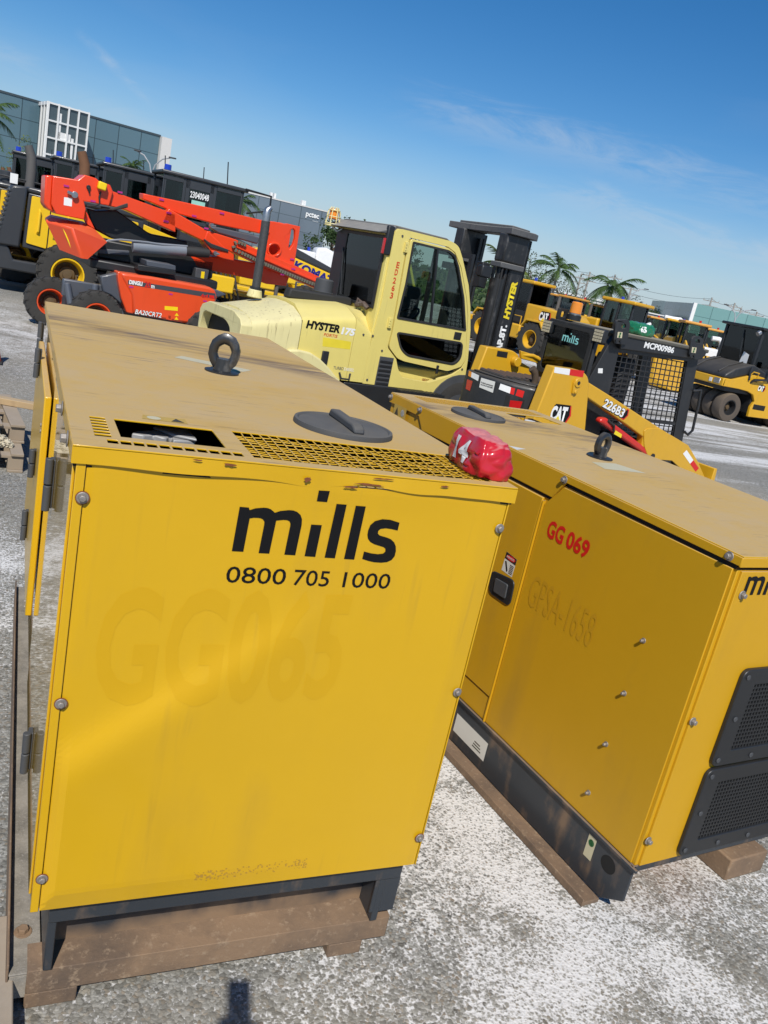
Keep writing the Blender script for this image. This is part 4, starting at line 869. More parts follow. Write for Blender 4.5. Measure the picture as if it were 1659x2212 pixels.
for y0 in (.25, .95): MB().prism([(1.73,.9),(1.79,.9),(1.79,.13),(2.85,.08),(2.85,.06),(1.73,.06)], y0, y0+.14).build('fork', M_black, fk, bevel=.005)
lm = MB().box(1.10, 1.22, .95, 1.15, 2.05, 2.13).box(1.08,1.2,.30,.42,1.9,2.2); lm.build('lamp_bracket', M_black, fk, bevel=.01)
MB().box(.86, 1.02, .02, .12, 2.02, 2.16).build('work_lamp', M_black, fk, bevel=.02)
MB().lathe([(0,0),(.05,.01),(.06,.05),(.05,.09)], (1.16,.36,2.10), 'x', n=16).build('work_lamp', M_steel, fk)
for y0, zt in ((.168, 2.06), (1.038, 2.0)):
    yy = y0-.003
    lettering('mast_lettering', 'HYSTER', M_ytext, fk, (1.575, yy, zt-.46), (0,0,1), (-1,0,0), w=.46, h=.10, bold=.06, shear=.12)
    if y0 < 1: lettering('capacity_lettering', 'CAP.8T.', M_wtext, fk, (1.575, yy, zt-.95), (0,0,1), (-1,0,0), w=.42, h=.10, bold=.06)
    else: lettering('capacity_lettering', 'CAR3000', M_wtext, fk, (1.57, yy, zt-.93), (0,0,1), (-1,0,0), w=.42, h=.07, bold=.02)
MB().box(1.49,1.575,.166,.1695,1.04,1.10).build('mast_sticker', M_wtext, fk)

for x, z in FK.py('F', [(408,1308),(512,1322),(448,1805),(1495,1690),(1482,1800),(838,222),(612,1485)]): MB().tube((x,-.008,z),(x,.004,z),.012,n=8).build('panel_bolt', M_grey, fk)
(ax, az_), = FK.py('F', [(1210,1690)]); MB().box(ax-.015, ax+.015, -.03, -.012, az_-.05, az_+.05).build('door_stay', M_black, fk, bevel=.004)
MB().path([(-.50,.15,1.43),(-.53,.20,1.47),(-.56,.30,1.44),(-.52,.36,1.49),(-.50,.28,1.46)], .03, 6).build('cable_bundle', paint('worn_hose', (.09,.06,.045), rough=.8, dirt=.6, dirtcol=(.3,.28,.25), scale=20, coat=0), fk)
MB().box(.40,.75,.95,1.02,1.25,1.75).box(-.1,.1,.9,1.0,.9,1.15).build('operator_console', M_grey, fk, bevel=.03)
MB().tube((-.40,.95,2.0),(-.40,.95,2.16),.06,n=10).build('mirror', M_black, fk)
for k in range(3): MB().path([(.93,.3+.12*k,.75),(.97,.3+.12*k,1.0),(1.05,.3+.12*k,1.1)], .018, 6).build('front_hose', M_rubber, fk)
# ---------------------------------------------------------------- skid steer loader
M_catY = paint('loader_yellow', (.64,.35,.014), rough=.36, dust=.3, dustcol=(.50,.33,.10), dirt=.16, dirtcol=(.25,.16,.05), scale=4, coat=.25)
M_blackd = paint('dusty_black', (.020,.021,.023), rough=.5, dust=.55, dustcol=(.11,.095,.075), dirt=.35, dirtcol=(.075,.065,.055), scale=5, coat=.05)
M_cylred = paint('cylinder_red', (.58,.020,.012), rough=.3, dust=.1, dirt=.08, coat=.3)
def cat_badge(parent, o, xd, yd, h, full=True, thick=.0012):
    """black badge, white letters, yellow triangle, red edge"""
    xd = Vector(xd).normalized(); yd = Vector(yd).normalized(); n = xd.cross(yd); o = Vector(o)
    P = lambda pts, t: [o+xd*x*h+yd*y*h+n*t for x, y in pts]
    def dec(nm, pts, t, mt): return decal(nm, P(pts, t), mt, parent)
    if full:
        dec('badge_plate', [(.10,-.02),(1.48,-.02),(1.80,.48),(1.62,1.12),(.28,1.12),(.16,1.0)], thick, M_blacktext)
        dec('badge_red', [(1.46,.0),(1.56,-.02),(1.84,.46),(1.66,1.08),(1.56,1.08),(1.70,.48)], thick*2, M_redtext)
    lettering('badge_letters', 'CAT', M_wtext, parent, o+n*thick*2, xd, yd, w=1.42*h, h=h, bold=.055, thick=thick)
    dec('badge_triangle', [(.42,-.0),(.98,-.0),(.70,.40)], thick*4, M_ytext)
_p = at_depth('K', 1190, 735, 7.6); FS = Frame((_p.x, _p.y, 0), rad(10))
sl = empty('skid_steer_loader', 'black and yellow skid steer loader with wire mesh cab behind the second generator', 'skid steer', FS.o, FS.a)
tower = rpoly([(0,.45),(-.0,1.345),(.375,1.35),(.50,1.30),(.56,1.09),(.70,.45)], [0,.03,.05,.08,.05,0], 4)
tower = [(-.16,.45),(0,1.345)]+rpoly([(0,1.345),(.375,1.35),(.49,1.29),(.56,1.05),(.72,.45)], [0,.06,.08,.02,0], 4)[1:]
for y0, y1 in ((.0, .125), (1.0, 1.125)): MB().prism(tower, y0, y1).build('arm_tower', M_catY, sl, bevel=.012)
arm = [(.40,1.262),(.504,1.251),(.897,1.14),(1.462,.971),(1.808,.869),(2.317,.728),(2.45,.65),(2.566,.55),(2.80,.34),(2.88,.22),(2.88,.12),(2.70,.10),(2.60,.22),(2.454,.386),(2.35,.46),(2.25,.51),(2.119,.541),(1.85,.55),(1.739,.522),(1.64,.56),(1.56,.62),(1.537,.771),(1.231,.876),(.815,1.013),(.559,1.096),(.40,1.14)]
for y0, y1 in ((.015, .105), (1.02, 1.11)): MB().prism(arm, y0, y1).build('lift_arm', M_catY, sl, bevel=.012)
pl = FS.py('M', [(745,1430),(775,1405),(900,1400),(960,1430),(1230,1590),(1330,1760),(1420,1960),(1430,2005),(1290,1990),(1210,1920),(1150,1850),(1050,1760),(900,1750),(800,1760),(745,1600),(740,1500)])
MB().prism(pl, .006, .015).build('arm_plate', M_catY, sl, bevel=.006)
for y0 in (.04, 1.08):
    cy_ = MB().prism([(.81,.875),(.835,.92),(.905,.925),(1.80,.60),(1.80,.555),(1.755,.54),(.88,.855)], y0-.03, y0+.05).build('lift_cylinder', M_cylred, sl, bevel=.025, seg=3)
    MB().tube((1.765,y0-.045,.575),(1.765,y0+.06,.575),.03,n=16).build('pin', M_black, cy_)
    MB().path([(.92,y0-.035,.905),(1.02,y0-.045,.86),(1.04,y0-.04,.80)], .012, 6).build('hose', M_rubber, cy_)
q = FS.py('M', [(430,1425),(500,1470),(490,1510),(410,1465)]); decal('warning_sticker', [(x, .0085, z) for x, z in q], M_ytext, sl)
def tape(pts, k='K', y=-.0008, split=.52):
    q = FS.py(k, pts, y); a, b, c, d = [Vector((x, y, z)) for x, z in q]
    m1 = a.lerp(b, split); m2 = d.lerp(c, split)
    decal('reflective_tape', [a, m1, m2, d], M_wtext, sl); decal('reflective_tape', [m1, b, c, m2], M_redtext, sl)
tape([(1190,725),(1515,768),(1500,840),(1182,788)]); tape([(1205,1640),(1340,1840),(1305,1880),(1165,1680)], 'M', .0045, .55)
(bx, bz), (b2x, b2z) = FS.py('K', [(1430,895),(1400,995)])
MB().tube((bx,-.03,bz),(bx,.0,bz),.045,n=20).prism([(bx-.05,bz),(bx+.05,bz),(b2x+.03,b2z-.02),(b2x-.03,b2z-.02)], -.02, .0).tube((b2x,-.03,b2z),(b2x,-.02,b2z),.018,n=10).build('pivot_cover', M_catY, sl, bevel=.006)
MB().tube((bx,-.034,bz),(bx,-.0305,bz),.018,n=14).build('pivot_pin', M_black, sl)
(lx, lz), = FS.py('K', [(1130,1300)]); cat_badge(sl, (lx-.005, -.001, lz-.015), (1,0,0), (0,0,1), .150)
la = FS.py('M', [(285,1165),(505,1290)]); d_ = Vector((la[1][0]-la[0][0], 0, la[1][1]-la[0][1]))
lettering('model_plate_edge', '226B3', M_blacktext, sl, (la[0][0]-.008, .0140, la[0][1]-.008), d_, d_.cross(Vector((0,-1,0)))*-1 if False else Vector((-d_.z, 0, d_.x)), w=d_.length+.016, h=.108, bold=.075, thick=.0005)
lettering('model_lettering', '226B3', M_wtext, sl, (la[0][0], .0135, la[0][1]), d_, Vector((-d_.z, 0, d_.x)), w=d_.length, h=.092, bold=.03, thick=.0012)
e1 = Vector((la[1][0], 0, la[1][1])); dn = d_.normalized(); up_ = Vector((-dn.z, 0, dn.x))
for nm, mt, pts, t in (('badge_red', M_redtext, [(-.01,-.012),(.035,-.012),(.07,.05),(.045,.105),(.01,.105)], .0130), ('badge_plate', M_blacktext, [(-.01,.0),(.028,.0),(.052,.05),(.035,.093),(.01,.093)], .0122)):
    decal(nm, [(e1+dn*a+up_*b)+Vector((0, t, 0)) for a, b in pts], mt, sl)
# cab
M_glassS = glass('clear_green_glass', (.66,.76,.71))
yc0, yc1 = .27, .95
cs = MB().holed([(.80,.60),(.72,1.10),(.95,1.68),(1.0,1.755),(2.36,1.755),(2.40,1.60),(2.56,.72),(2.56,.60)], [[(1.16,.70),(1.10,1.56),(2.22,1.60),(2.39,.72)]], yc0, yc0+.05)
cs.build('cab_side', M_blackd, sl, bevel=.008)
MB().holed([(.80,.60),(.72,1.10),(.95,1.68),(1.0,1.755),(2.36,1.755),(2.40,1.60),(2.56,.72),(2.56,.60)], [[(1.16,.70),(1.10,1.56),(2.22,1.60),(2.39,.72)]], yc1-.05, yc1).build('cab_side', M_blackd, sl, bevel=.008)
def mesh_guard(y, name='mesh_guard'):
    m = MB(); P = lambda u, v: (1.13+.02*v-.0*u+u*(1.22-.11*v)+.06*(1-v)*0, .71+v*(.875))
    for i in range(15):
        u = i/14; a = P(u, 0); b = P(u, 1); m.tube((1.16+u*1.22, y, .70), (1.10+u*1.12, y, 1.58), .0062, n=5)
    for j in range(17):
        v = j/16; m.tube((1.16-.06*v, y, .70+.88*v), (2.38-.16*v, y, .70+.88*v), .0062, n=5)
    m.box(1.12, 2.40, y-.008, y+.008, .885, .915)
    return m.build(name, M_blackd, sl, sharp=0)
mesh_guard(yc0+.015)
MB().box(.93, 2.44, .20, 1.0, 1.725, 1.765).build('roof', paint('dusty_roof', (.08,.075,.06), rough=.7, dust=.9, dustcol=(.33,.29,.21), dirt=.3), sl, bevel=.012)
bd = MB().prism([(1.00,1.755),(2.38,1.755),(2.38,1.645),(1.05,1.60)], .215, .265).build('number_band', M_blackd, sl, bevel=.01)
nl = FS.py('M', [(735,495),(1060,560)], .215)
lettering('fleet_number', 'MCP00986', M_wtext, sl, (nl[0][0], .2135, 1.655), (1,0,0), (0,0,1), w=nl[1][0]-nl[0][0], h=.066, bold=.035)
def eye_plate(pts, hole, y=.20, tail=None):
    P = FS.py('M', pts, y); H = FS.py('M', hole, y)
    m = MB().holed(rpoly(P, .035, 4), [rpoly(H, .02, 3)], y-.012, y+.012).build('lifting_plate', M_blackd, sl, bevel=.004); return m
e_ = eye_plate([(392,462),(415,225),(450,200),(560,205),(575,250),(535,480)], [(475,300),(480,240),(530,250),(528,300)])
eye_plate([(1220,610),(1245,420),(1290,380),(1350,385),(1382,430),(1378,530),(1420,560),(1390,610),(1310,645)], [(1290,460),(1295,415),(1340,420),(1345,465)])
for pts in ([(448,338),(500,342),(492,408),(438,402)], [(1265,505),(1316,512),(1305,572),(1257,566)]):
    q = FS.py('M', pts, .186); decal('lifting_sticker', [(x, .186, z) for x, z in q][::-1], M_cream, sl)
    cx = sum(x for x, z in q)/4; cz = sum(z for x, z in q)/4
    MB().lathe([(.008,.1845),(.013,.1845)], (cx, 0, cz+.012), 'y', n=14).lathe([(.008,.1845),(.013,.1845)], (cx, 0, cz-.014), 'y', n=14).build('sticker_print', M_stkG, sl, sharp=0)
for q in ((425,430),(475,438),(1243,590),(1288,602)):
    (x, z), = FS.py('M', [q], .186); MB().tube((x,.172,z),(x,.19,z),.016,n=12).build('plate_bolt', M_black, sl)
for xc in (2.40,): MB().path([(2.46,.26,1.30),(2.53,.22,1.32),(2.57,.22,1.15),(2.61,.22,.86),(2.58,.24,.80),(2.53,.26,.83)], .016, 8).build('grab_rail', M_black, sl)
# rear screen with guard grid, company name, quarter panels
MB().holed([(.26,1.08),(.26,1.75),(.96,1.75),(.96,1.08)], [[(.33,1.26),(.33,1.68),(.89,1.68),(.89,1.26)]], .72, .77, 'x').build('rear_frame', M_blackd, sl, bevel=.01)
MB().prism([(.30,1.22),(.30,1.70),(.93,1.70),(.93,1.22)], .705, .711, 'x').build('rear_screen', M_glassS, sl, sharp=0)
MB().holed(rpoly([(.275,1.19),(.275,1.72),(.955,1.72),(.955,1.19)], .05), [rpoly([(.325,1.235),(.325,1.69),(.905,1.69),(.905,1.235)], .05)], .694, .704, 'x').build('screen_seal', M_rubber, sl, bevel=.003)
gg = MB()
for i in range(8): gg.box(.775, .785, .36+i*.072, .367+i*.072, 1.36, 1.68)
for j in range(6): gg.box(.7735, .7865, .34, .90, 1.37+j*.062, 1.377+j*.062)
gg.build('screen_guard', M_black, sl)
M_mint = plain('pale_green_sticker', (.25,.62,.60), rough=.4)
mills_logo('logo', sl, M_mint, (.7035, .70, 1.555), (0,-1,0), (0,0,1), .062)
for z in (1.0,): MB().box(1.0, 1.4, .34, .88, .70, 1.05).box(.95, 1.1, .42, .80, 1.05, 1.34).box(1.36,1.58,.40,.80,.70,1.52).build('seat', plain('seat_vinyl', (.02,.02,.022)), sl, bevel=.04)
MB().box(.8, 2.55, .31, .92, .45, .70).build('cab_floor', M_dark, sl)
MB().path([(1.9,.42,.7),(1.85,.42,1.1)], .015, 6).path([(1.9,.80,.7),(1.85,.80,1.1)], .015, 6).build('control_lever', M_black, sl)
MB().prism([(1.52,1.20),(1.56,1.38),(1.53,1.38),(1.49,1.20)], .50, .53).build('safety_sticker', plain('lime_sticker', (.35,.55,.03)), sl)
q = FS.py('M', [(232,740),(282,740),(280,795),(228,792)], .268); decal('white_sticker', [(x,.2685,z) for x, z in q], M_wtext, sl)
for (u, v), r in (((305,330),.055),): pass
for q, yy in (((255,385), .30), ((1125,280), .90)):
    if yy < .5: (x, z), = FS.py('M', [q], .22); p = (x, .22, z)
    else: y, z = FS.px('K', [q], .70)[0]; p = (.70, y, z)
    lm = MB().cbox(p, (.07,.13,.13)).build('work_lamp', M_black, sl, bevel=.012)
    ln = MB()
    for i in range(4):
        for j in range(4): ln.cbox((p[0]-.037, p[1]-.045+i*.03, p[2]-.045+j*.03), (.006,.024,.024))
    ln.build('lamp_lens', plain('led_lens', (.45,.40,.28), rough=.15), lm)
    MB().tube(p, (p[0]+.12, p[1]+.02, p[2]-.0), .02, n=8).build('lamp_bracket', M_black, lm)
coil = MB(); coil.path([(.70+.02*math.cos(t*1.7), .93+.03*math.cos(t), 1.72-.006*t) for t in [i*.5 for i in range(60)]], .007, 5).build('coiled_cable', M_rubber, sl, sharp=0)
by, bz = FS.px('N', [(945,740)], .98)[0]
bc = MB().lathe([(.075,-.01),(.075,.045),(.062,.05),(.060,.065)], (.98,by,bz), n=24).build('beacon_base', M_black, sl)
MB().lathe([(.060,.062),(.064,.066),(.060,.17),(.05,.182),(0,.184)], (.98,by,bz), n=28).build('beacon', M_amber, sl, sharp=30)
MB().lathe([(.061,.05),(.0635,.05),(.0635,.064),(.061,.064)], (.98,by,bz), n=24).build('beacon_ring', M_steel, sl)
MB().holed(rpoly([(.80,1.745),(.80,1.87),(.94,1.87),(.94,1.745)], .03), [rpoly([(.84,1.78),(.84,1.84),(.90,1.84),(.90,1.78)], .015)], .94, .97).build('lifting_plate', M_blackd, sl, bevel=.004)
# engine bay: black wrap-round bumper, ribbed hood, exhaust, lamps, notices
bt = [(.17,.13),(.06,.19),(-.10,.33),(-.20,.47),(-.265,.72),(-.265,.92),(-.18,1.0),(.0,1.0),(.5,1.0),(.5,.13)]
MB().prism(bt, .40, 1.10, 'z').build('bumper', M_blackd, sl, bevel=.03, seg=3)
MB().prism([(.12,.22),(-.05,.35),(-.14,.50),(-.19,.72),(-.19,.90),(.60,.98),(.68,.30),(.30,.20)], 1.1005, 1.118, 'z').build('engine_hood', M_blackd, sl, bevel=.01)
rb = MB()
for k in range(9): rb.tube((-.10+.01*k+.085*k, .50-.02*k*.3, 1.124), (-.12+.085*k+.03, .90, 1.124), .022, n=8)
rb.build('hood_rib', paint('rusty_rib', (.05,.045,.04), rough=.7, dust=.5, dustcol=(.16,.085,.05), dirt=.6, dirtcol=(.12,.06,.035), scale=9), sl)
ex = FS.pz('K', [(965,900)], 1.12)[0]
MB().path([(ex[0],ex[1],1.10),(ex[0],ex[1],1.16),(ex[0]-.03,ex[1],1.22),(ex[0]-.07,ex[1]+.01,1.255)], [.034,.034,.036,.038], 14).build('exhaust_pipe', M_steel if False else plain('burnt_steel', (.14,.10,.07), rough=.6, metal=.5, var=.4), sl)
def on_bumper(pts, t=.003):
    out = []
    for q in pts:
        best = None
        d = ray('K', *q); 
        for i in range(len(bt)-3):
            a = FS.o+FS.x*bt[i][0]+FS.y*bt[i][1]; b = FS.o+FS.x*bt[i+1][0]+FS.y*bt[i+1][1]
            e = b-a; n = Vector((e.y, -e.x, 0)).normalized()
            den = d.dot(n)
            if abs(den) < 1e-6: continue
            w = CAM+d*((a-CAM).dot(n)/den); u = (w-a).dot(e)/e.length_squared
            if -.02 <= u <= 1.02 and (best is None or (w-CAM).length < best[0]): best = ((w-CAM).length, w)
        w = best[1]-d.normalized()*.006; out.append(FS.loc(w))
    return out
for nm, pts, mt in (('reflective_tape', [(275,780),(357,818),(345,880),(268,838)], M_wtext), ('reflective_tape', [(245,765),(275,780),(268,838),(236,822)], M_amber),
        ('notice', [(380,843),(535,888),(508,1010),(357,948)], M_stkW), ('reflective_tape', [(592,908),(708,948),(695,1018),(572,970)], M_wtext), ('reflective_tape', [(708,948),(857,992),(835,1065),(695,1018)], M_redtext)):
    o_ = decal(nm, on_bumper(pts), mt, sl)
    if nm == 'notice':
        v = [Vector(p) for p in on_bumper(pts)]; xd = (v[1]-v[0]).normalized(); yd = (v[0]-v[3]).normalized()
        for t_, r_ in (('Proibido permanecer', .42), ('na área de operação', .22)):
            lettering('notice_lettering', t_, M_blacktext, sl, v[3]+xd*.012+yd*((v[0]-v[3]).length*r_), xd, yd, w=(v[1]-v[0]).length*.86, h=.020, thick=.002, bold=.02)
tl = on_bumper([(655,1030),(860,1090),(830,1220),(625,1150)]); decal('lamp_recess', tl, M_dark, sl)
tl = on_bumper([(700,1090),(835,1105),(800,1205),(685,1165)]); v = [Vector(p)+Vector((-.006,-.006,0)) for p in tl]
decal('tail_lamp', v, M_redlens, sl)
tl = on_bumper([(225,860),(285,880),(255,990),(208,965)]); decal('tail_lamp', tl, M_redlens, sl)
# far tower details
(px_, pz_), = FS.py('K', [(740,660)], 1.0)
MB().tube((px_,.93,pz_),(px_,1.0,pz_),.05,n=18).build('pivot_cover', M_catY, sl, bevel=.006)
MB().path([(px_+.05,.97,pz_+.08),(px_+.20,.95,pz_+.09),(px_+.36,.93,pz_+.05),(px_+.38,.93,pz_-.05)], .022, 8).prism([(px_+.02,pz_+.12),(px_+.35,pz_+.09),(px_+.38,pz_-.06),(px_+.30,pz_+.02),(px_+.05,pz_+.04)], .95, .99).build('arm_lug', M_catY, sl, bevel=.006)
q = FS.py('K', [(560,545),(675,562),(662,628),(548,608)], .999); decal('data_plate', [(x,.9985,z) for x, z in q], M_black, sl)
MB().box(.1, 2.5, .14, .30, .30, .60).box(.1,2.5,.98-.12,1.0,.3,.6).box(.1,2.45,.3,.9,.25,.5).build('chassis', M_blackd, sl)
for cx in (.55, 1.85):
    for cy, sd in ((.13, -1), (1.0, 1)):
        e = bpy.data.objects.new('wheel', None); COL.objects.link(e); e.parent = sl
        wheel(e, (cx, cy, .34), .34, .24, .19, M_catY, lugs=18, side=sd)
MB().box(2.75, 2.85, .0, 1.12, .10, .3).prism([(2.85,.05),(3.35,.0),(3.40,.03),(2.95,.12),(2.90,.5),(2.85,.5)], -.05, 1.17).build('bucket', M_catY, sl, bevel=.008)
# covers tied over filler and beacon: red 14, green 65
def wrinkle(m, amp, seed, fr=15):
    from mathutils import noise
    for v in m.vertices:
        n = 1.3*(abs(noise.noise(v.co*fr+Vector((seed, 0, 0))))-.25)*2+.8*(abs(noise.noise(v.co*fr*2.1+Vector((0, seed, 0))))-.2)*1.6
        v.co += v.normal*amp*n
def soft_box(name, mat, c, dims, yaw, amp, seed, taper=.86, puff=.12):
    bm = bmesh.new(); bmesh.ops.create_cube(bm, size=2.0); bmesh.ops.subdivide_edges(bm, edges=bm.edges, cuts=31, use_grid_fill=True)
    for v in bm.verts:
        x, y, z = v.co; k = (1-abs(z)**3*.10)
        t = 1-(1-taper)*(z+1)/2
        x2 = x*t*k*(1-.10*y*y)*(1+puff*(1-z*z)*.5); y2 = y*t*k*(1-.10*x*x)*(1+puff*(1-z*z)*.5)
        z2 = z*(1-.10*max(x*x, y*y)) if z > 0 else z
        v.co = Vector((x2*dims[0]/2, y2*dims[1]/2, (z2+1)*dims[2]/2))
    me = bpy.data.meshes.new(name); bm.to_mesh(me); bm.free(); wrinkle(me, amp, seed); 
    for v in me.vertices: v.co.z = max(v.co.z, 0)
    me.materials.append(mat); me.shade_smooth(); o = bpy.data.objects.new(name, me); COL.objects.link(o); o.location = c; o.rotation_euler = (0, 0, yaw); return o
M_bagred = paint('red_vinyl_cover', (.50,.012,.022), rough=.28, dust=.75, dustcol=(.62,.30,.29), dirt=.45, dirtcol=(.17,.012,.012), scale=9, coat=.35, dlo=.75)
def on_surface(ob, p, d):
    """nearest hit on a mesh, in its own axes"""
    ok, loc, nrm, i = ob.ray_cast(p, d); return loc, nrm
bag = soft_box('fabric_pouch', M_bagred, (.958, .135, 1.4425), (.102, .205, .094), -.03, .0062, 4.2, taper=.80)
tag(bag, 'red vinyl pouch marked 14 lying on the corner of the near generator lid', 'pouch')
def wrap_letters(name, txt, mat, ob, cx, cz, w, h, face, off=.002, tilt=0):
    tmp = lettering(name, txt, mat, ob, (0,0,0), (1,0,0), (0,1,0), w=w, h=h, bold=.05, thick=0, sub=lambda p: p)
    for v in tmp.data.vertices:
        a = v.co.x-w/2; b = v.co.y-h/2
        if face == '-y': p = Vector((cx+a, -1, cz+b)); d = Vector((0,1,0))
        else: p = Vector((-1, cx-a, cz+b)); d = Vector((1,0,0))
        ok, loc, nrm, i = ob.ray_cast(p, d)
        if ok: v.co = loc-d*off
    return tmp
bpy.context.view_layer.update()
wrap_letters('number', '14', M_wtext, bag, .012, .046, .075, .058, '-x')
M_baggreen = paint('green_plastic_wrap', (.012,.16,.065), rough=.2, dust=.15, dustcol=(.3,.5,.4), dirt=.2, dirtcol=(.01,.07,.03), scale=10, coat=.6)
gy = FS.pz('M', [(665,370)], 1.765)[0]
xg, zg = FS.py('M', [(662,378)], .36)[0]
gb = soft_box('plastic_wrap', M_baggreen, FS.o+FS.x*xg+FS.y*.36+Vector((0,0,1.766)), (.27,.24,.125), FS.a, .008, 1.7, taper=.93)
tag(gb, 'green plastic wrap marked 65 on the roof of the skid steer loader', 'wrap')
bpy.context.view_layer.update()
wrap_letters('number', '65', M_wtext, gb, -.07, .066, .080, .062, '-y')
# ---------------------------------------------------------------- boom lift
M_org = paint('boom_orange', (.80,.055,.008), rough=.33, dust=.12, dustcol=(.6,.2,.08), dirt=.06, dirtcol=(.3,.03,.01), scale=2.5, coat=.35)
M_orgh = paint('cover_orange', (.74,.075,.018), rough=.32, dust=.25, dustcol=(.62,.26,.13), dirt=.12, dirtcol=(.3,.04,.015), scale=3, coat=.35)
M_stripe = plain('graphite_stripe', (.055,.057,.065), rough=.45)
M_slate = paint('slate_grey_paint', (.075,.085,.105), rough=.4, dust=.3, dustcol=(.2,.19,.18), dirt=.2, coat=.2)
M_cylgrey = paint('cylinder_grey', (.20,.22,.25), rough=.35, dust=.2, dustcol=(.3,.29,.27), dirt=.1, coat=.2)
M_yelbox = plain('bright_yellow_plastic', (.85,.60,.01), rough=.35, var=.05)
M_magenta = plain('magenta_tag', (.45,.02,.22), rough=.5)
_p = at_depth('U', 690, 1685, 12.0); FB = Frame((_p.x, _p.y, 0), rad(6))
bl = empty('boom_lift', 'orange red articulated boom lift folded down, parked beyond the near generator', 'boom lift', FB.o, FB.a)
def pp(k, pts, y): return FB.py(k, pts, y)
def pr3(k, pts, y0, y1, name, mat, bevel=.01, parent=None, ys=None):
    return MB().prism(pp(k, pts, y0 if ys is None else ys), y0, y1).build(name, mat, parent or bl, bevel=bevel)
# turntable cover with lettering
cov = pr3('Z', [(795,1255),(845,1262),(1000,1282),(1390,1352),(1425,1372),(1437,1420),(1400,1520),(1330,1605),(1200,1585),(880,1528),(872,1400),(815,1300)], 0, .62, 'turntable_cover', M_orgh, .035)
pr3('Z', [(778,1250),(800,1250),(818,1300),(874,1400),(882,1528),(835,1518),(800,1420),(780,1300)], .03, .60, 'cover_end', M_orgh, .015)
q = pp('Z', [(846,1305),(1422,1392),(1427,1427),(846,1332)], 0); decal('stripe', [(x,-.002,z) for x, z in q], M_stripe, cov)
def lt(txt, k, a, b, h, mat, bold=.03, shear=0, y=-.0035):
    A, B = pp(k, [a, b], 0); d = Vector((B[0]-A[0], 0, B[1]-A[1])); return lettering('lettering', txt, mat, cov, (A[0], y, A[1]), d, Vector((-d.z, 0, d.x)), w=d.length, h=h, bold=bold, shear=shear, thick=.0005)
lt('DINGLI', 'Z', (853,1330), (940,1343), .062, M_wtext, .05); lt('20', 'Z', (955,1350), (995,1356), .085, M_redtext, .03); lt('m', 'Z', (998,1357), (1020,1360), .045, M_wtext)
lt('BA20CRT2', 'Z', (887,1530), (1062,1556), .080, M_blacktext, .04, .15, -.0025); lt('BA20CRT2', 'Z', (891,1527), (1064,1553), .070, M_wtext, .015, .15)
lt('4x4', 'Z', (1325,1416), (1372,1422), .055, M_redtext, .03, .15)
q = pp('Z', [(1382,1402),(1415,1407),(1417,1427),(1384,1422)], 0); decal('badge', [(x,-.0035,z) for x, z in q], M_redtext, cov)
for pts, mt in (([(1088,1475),(1175,1482),(1175,1508),(1088,1500)], M_yelbox), ([(1100,1510),(1138,1515),(1135,1568),(1098,1562)], M_orgh), ([(1112,1537),(1128,1539),(1128,1560),(1112,1558)], M_black), ([(1168,1520),(1182,1542),(1154,1540)], M_yelbox), ([(1166,1545),(1180,1568),(1152,1565)], M_yelbox)):
    q = pp('Z', pts, 0); decal('control_sticker', [(x,-.003,z) for x, z in q], mt, cov)
for a in ((868,1350),(1128,1397),(1355,1443)):
    (x, z), = pp('Z', [a], 0); MB().box(x-.03, x+.03, -.003, 0, z-.011, z+.011).build('tag', M_magenta, cov)
# chassis, axle, wheels
MB().box(.25, 2.0, .25, 1.15, .28, .62).box(-.30,.35,.45,.95,.30,.60).build('chassis', M_slate, bl, bevel=.03)
pr3('U', [(760,1510),(960,1470),(1050,1700),(1010,1850),(880,1740),(790,1700)], .16, .3, 'fender', M_slate, .02)
MB().box(-.40, .20, .30, .42, .55, .80).tube((-.35,.28,.75),(-.28,.20,.45),.05,n=12).tube((.05,.3,.8),(.05,.25,.5),.055,n=12).build('axle_bracket', M_slate, bl, bevel=.02)
rm = paint('rim_orange', (.70,.07,.012), rough=.4, dirt=.3, coat=.2)
for cx, cy, sd in ((.05,.02,-1), (-.45,1.05,-1), (1.75,.02,-1), (1.75,1.35,1)):
    e = bpy.data.objects.new('wheel', None); COL.objects.link(e); e.parent = bl
    wheel(e, (cx, cy, .365), .365, .27, .20, rm, lugs=16, side=sd)
# head block, its end face, counterweight
pr3('U', [(185,302),(488,352),(566,290),(702,332),(745,372),(872,412),(906,490),(862,664),(556,610),(580,700),(560,832),(222,762),(162,640)], .30, .78, 'boom_head', M_org, .012, ys=.30)
pr3('U', [(95,295),(182,300),(162,640),(190,742),(120,702),(76,640)], .32, .76, 'head_end', M_org, .02, ys=.32)
V3 = lambda x, y, d: (lambda p: (p[0], d, p[1]))(pp('U', [(x, y)], d)[0])
cwp = [V3(92,838,.55), V3(170,795,.72), V3(570,880,.50), V3(690,950,.38), V3(835,1100,.30), V3(600,1305,.10), V3(525,1295,.10), V3(262,1190,.42), V3(400,932,.08)]
back = [(p[0]+.05, p[1]+.55, p[2]+.02) for p in cwp]
cw = MB().add(cwp, [(0,8,2,1),(8,3,2),(8,4,3),(8,5,4),(8,6,5),(0,7,6,8)]).add([cwp[i] for i in (0,1,2,3,4,5,6,7)]+[back[i] for i in (0,1,2,3,4,5,6,7)], [(i, 8+i, 8+(i+1) % 8, (i+1) % 8) for i in range(8)]+[tuple(range(8,16))])
cwo = cw.build('counterweight', M_orgh, bl, bevel=.03, seg=3)
for a, d in (((300,920),.22), ((460,1190),.16)): pass
MB().path([V3(300,910,.26), V3(350,1040,.22), V3(410,1180,.24), V3(480,1260,.18)], .012, 5).build('yellow_stripe', M_yelbox, cwo)
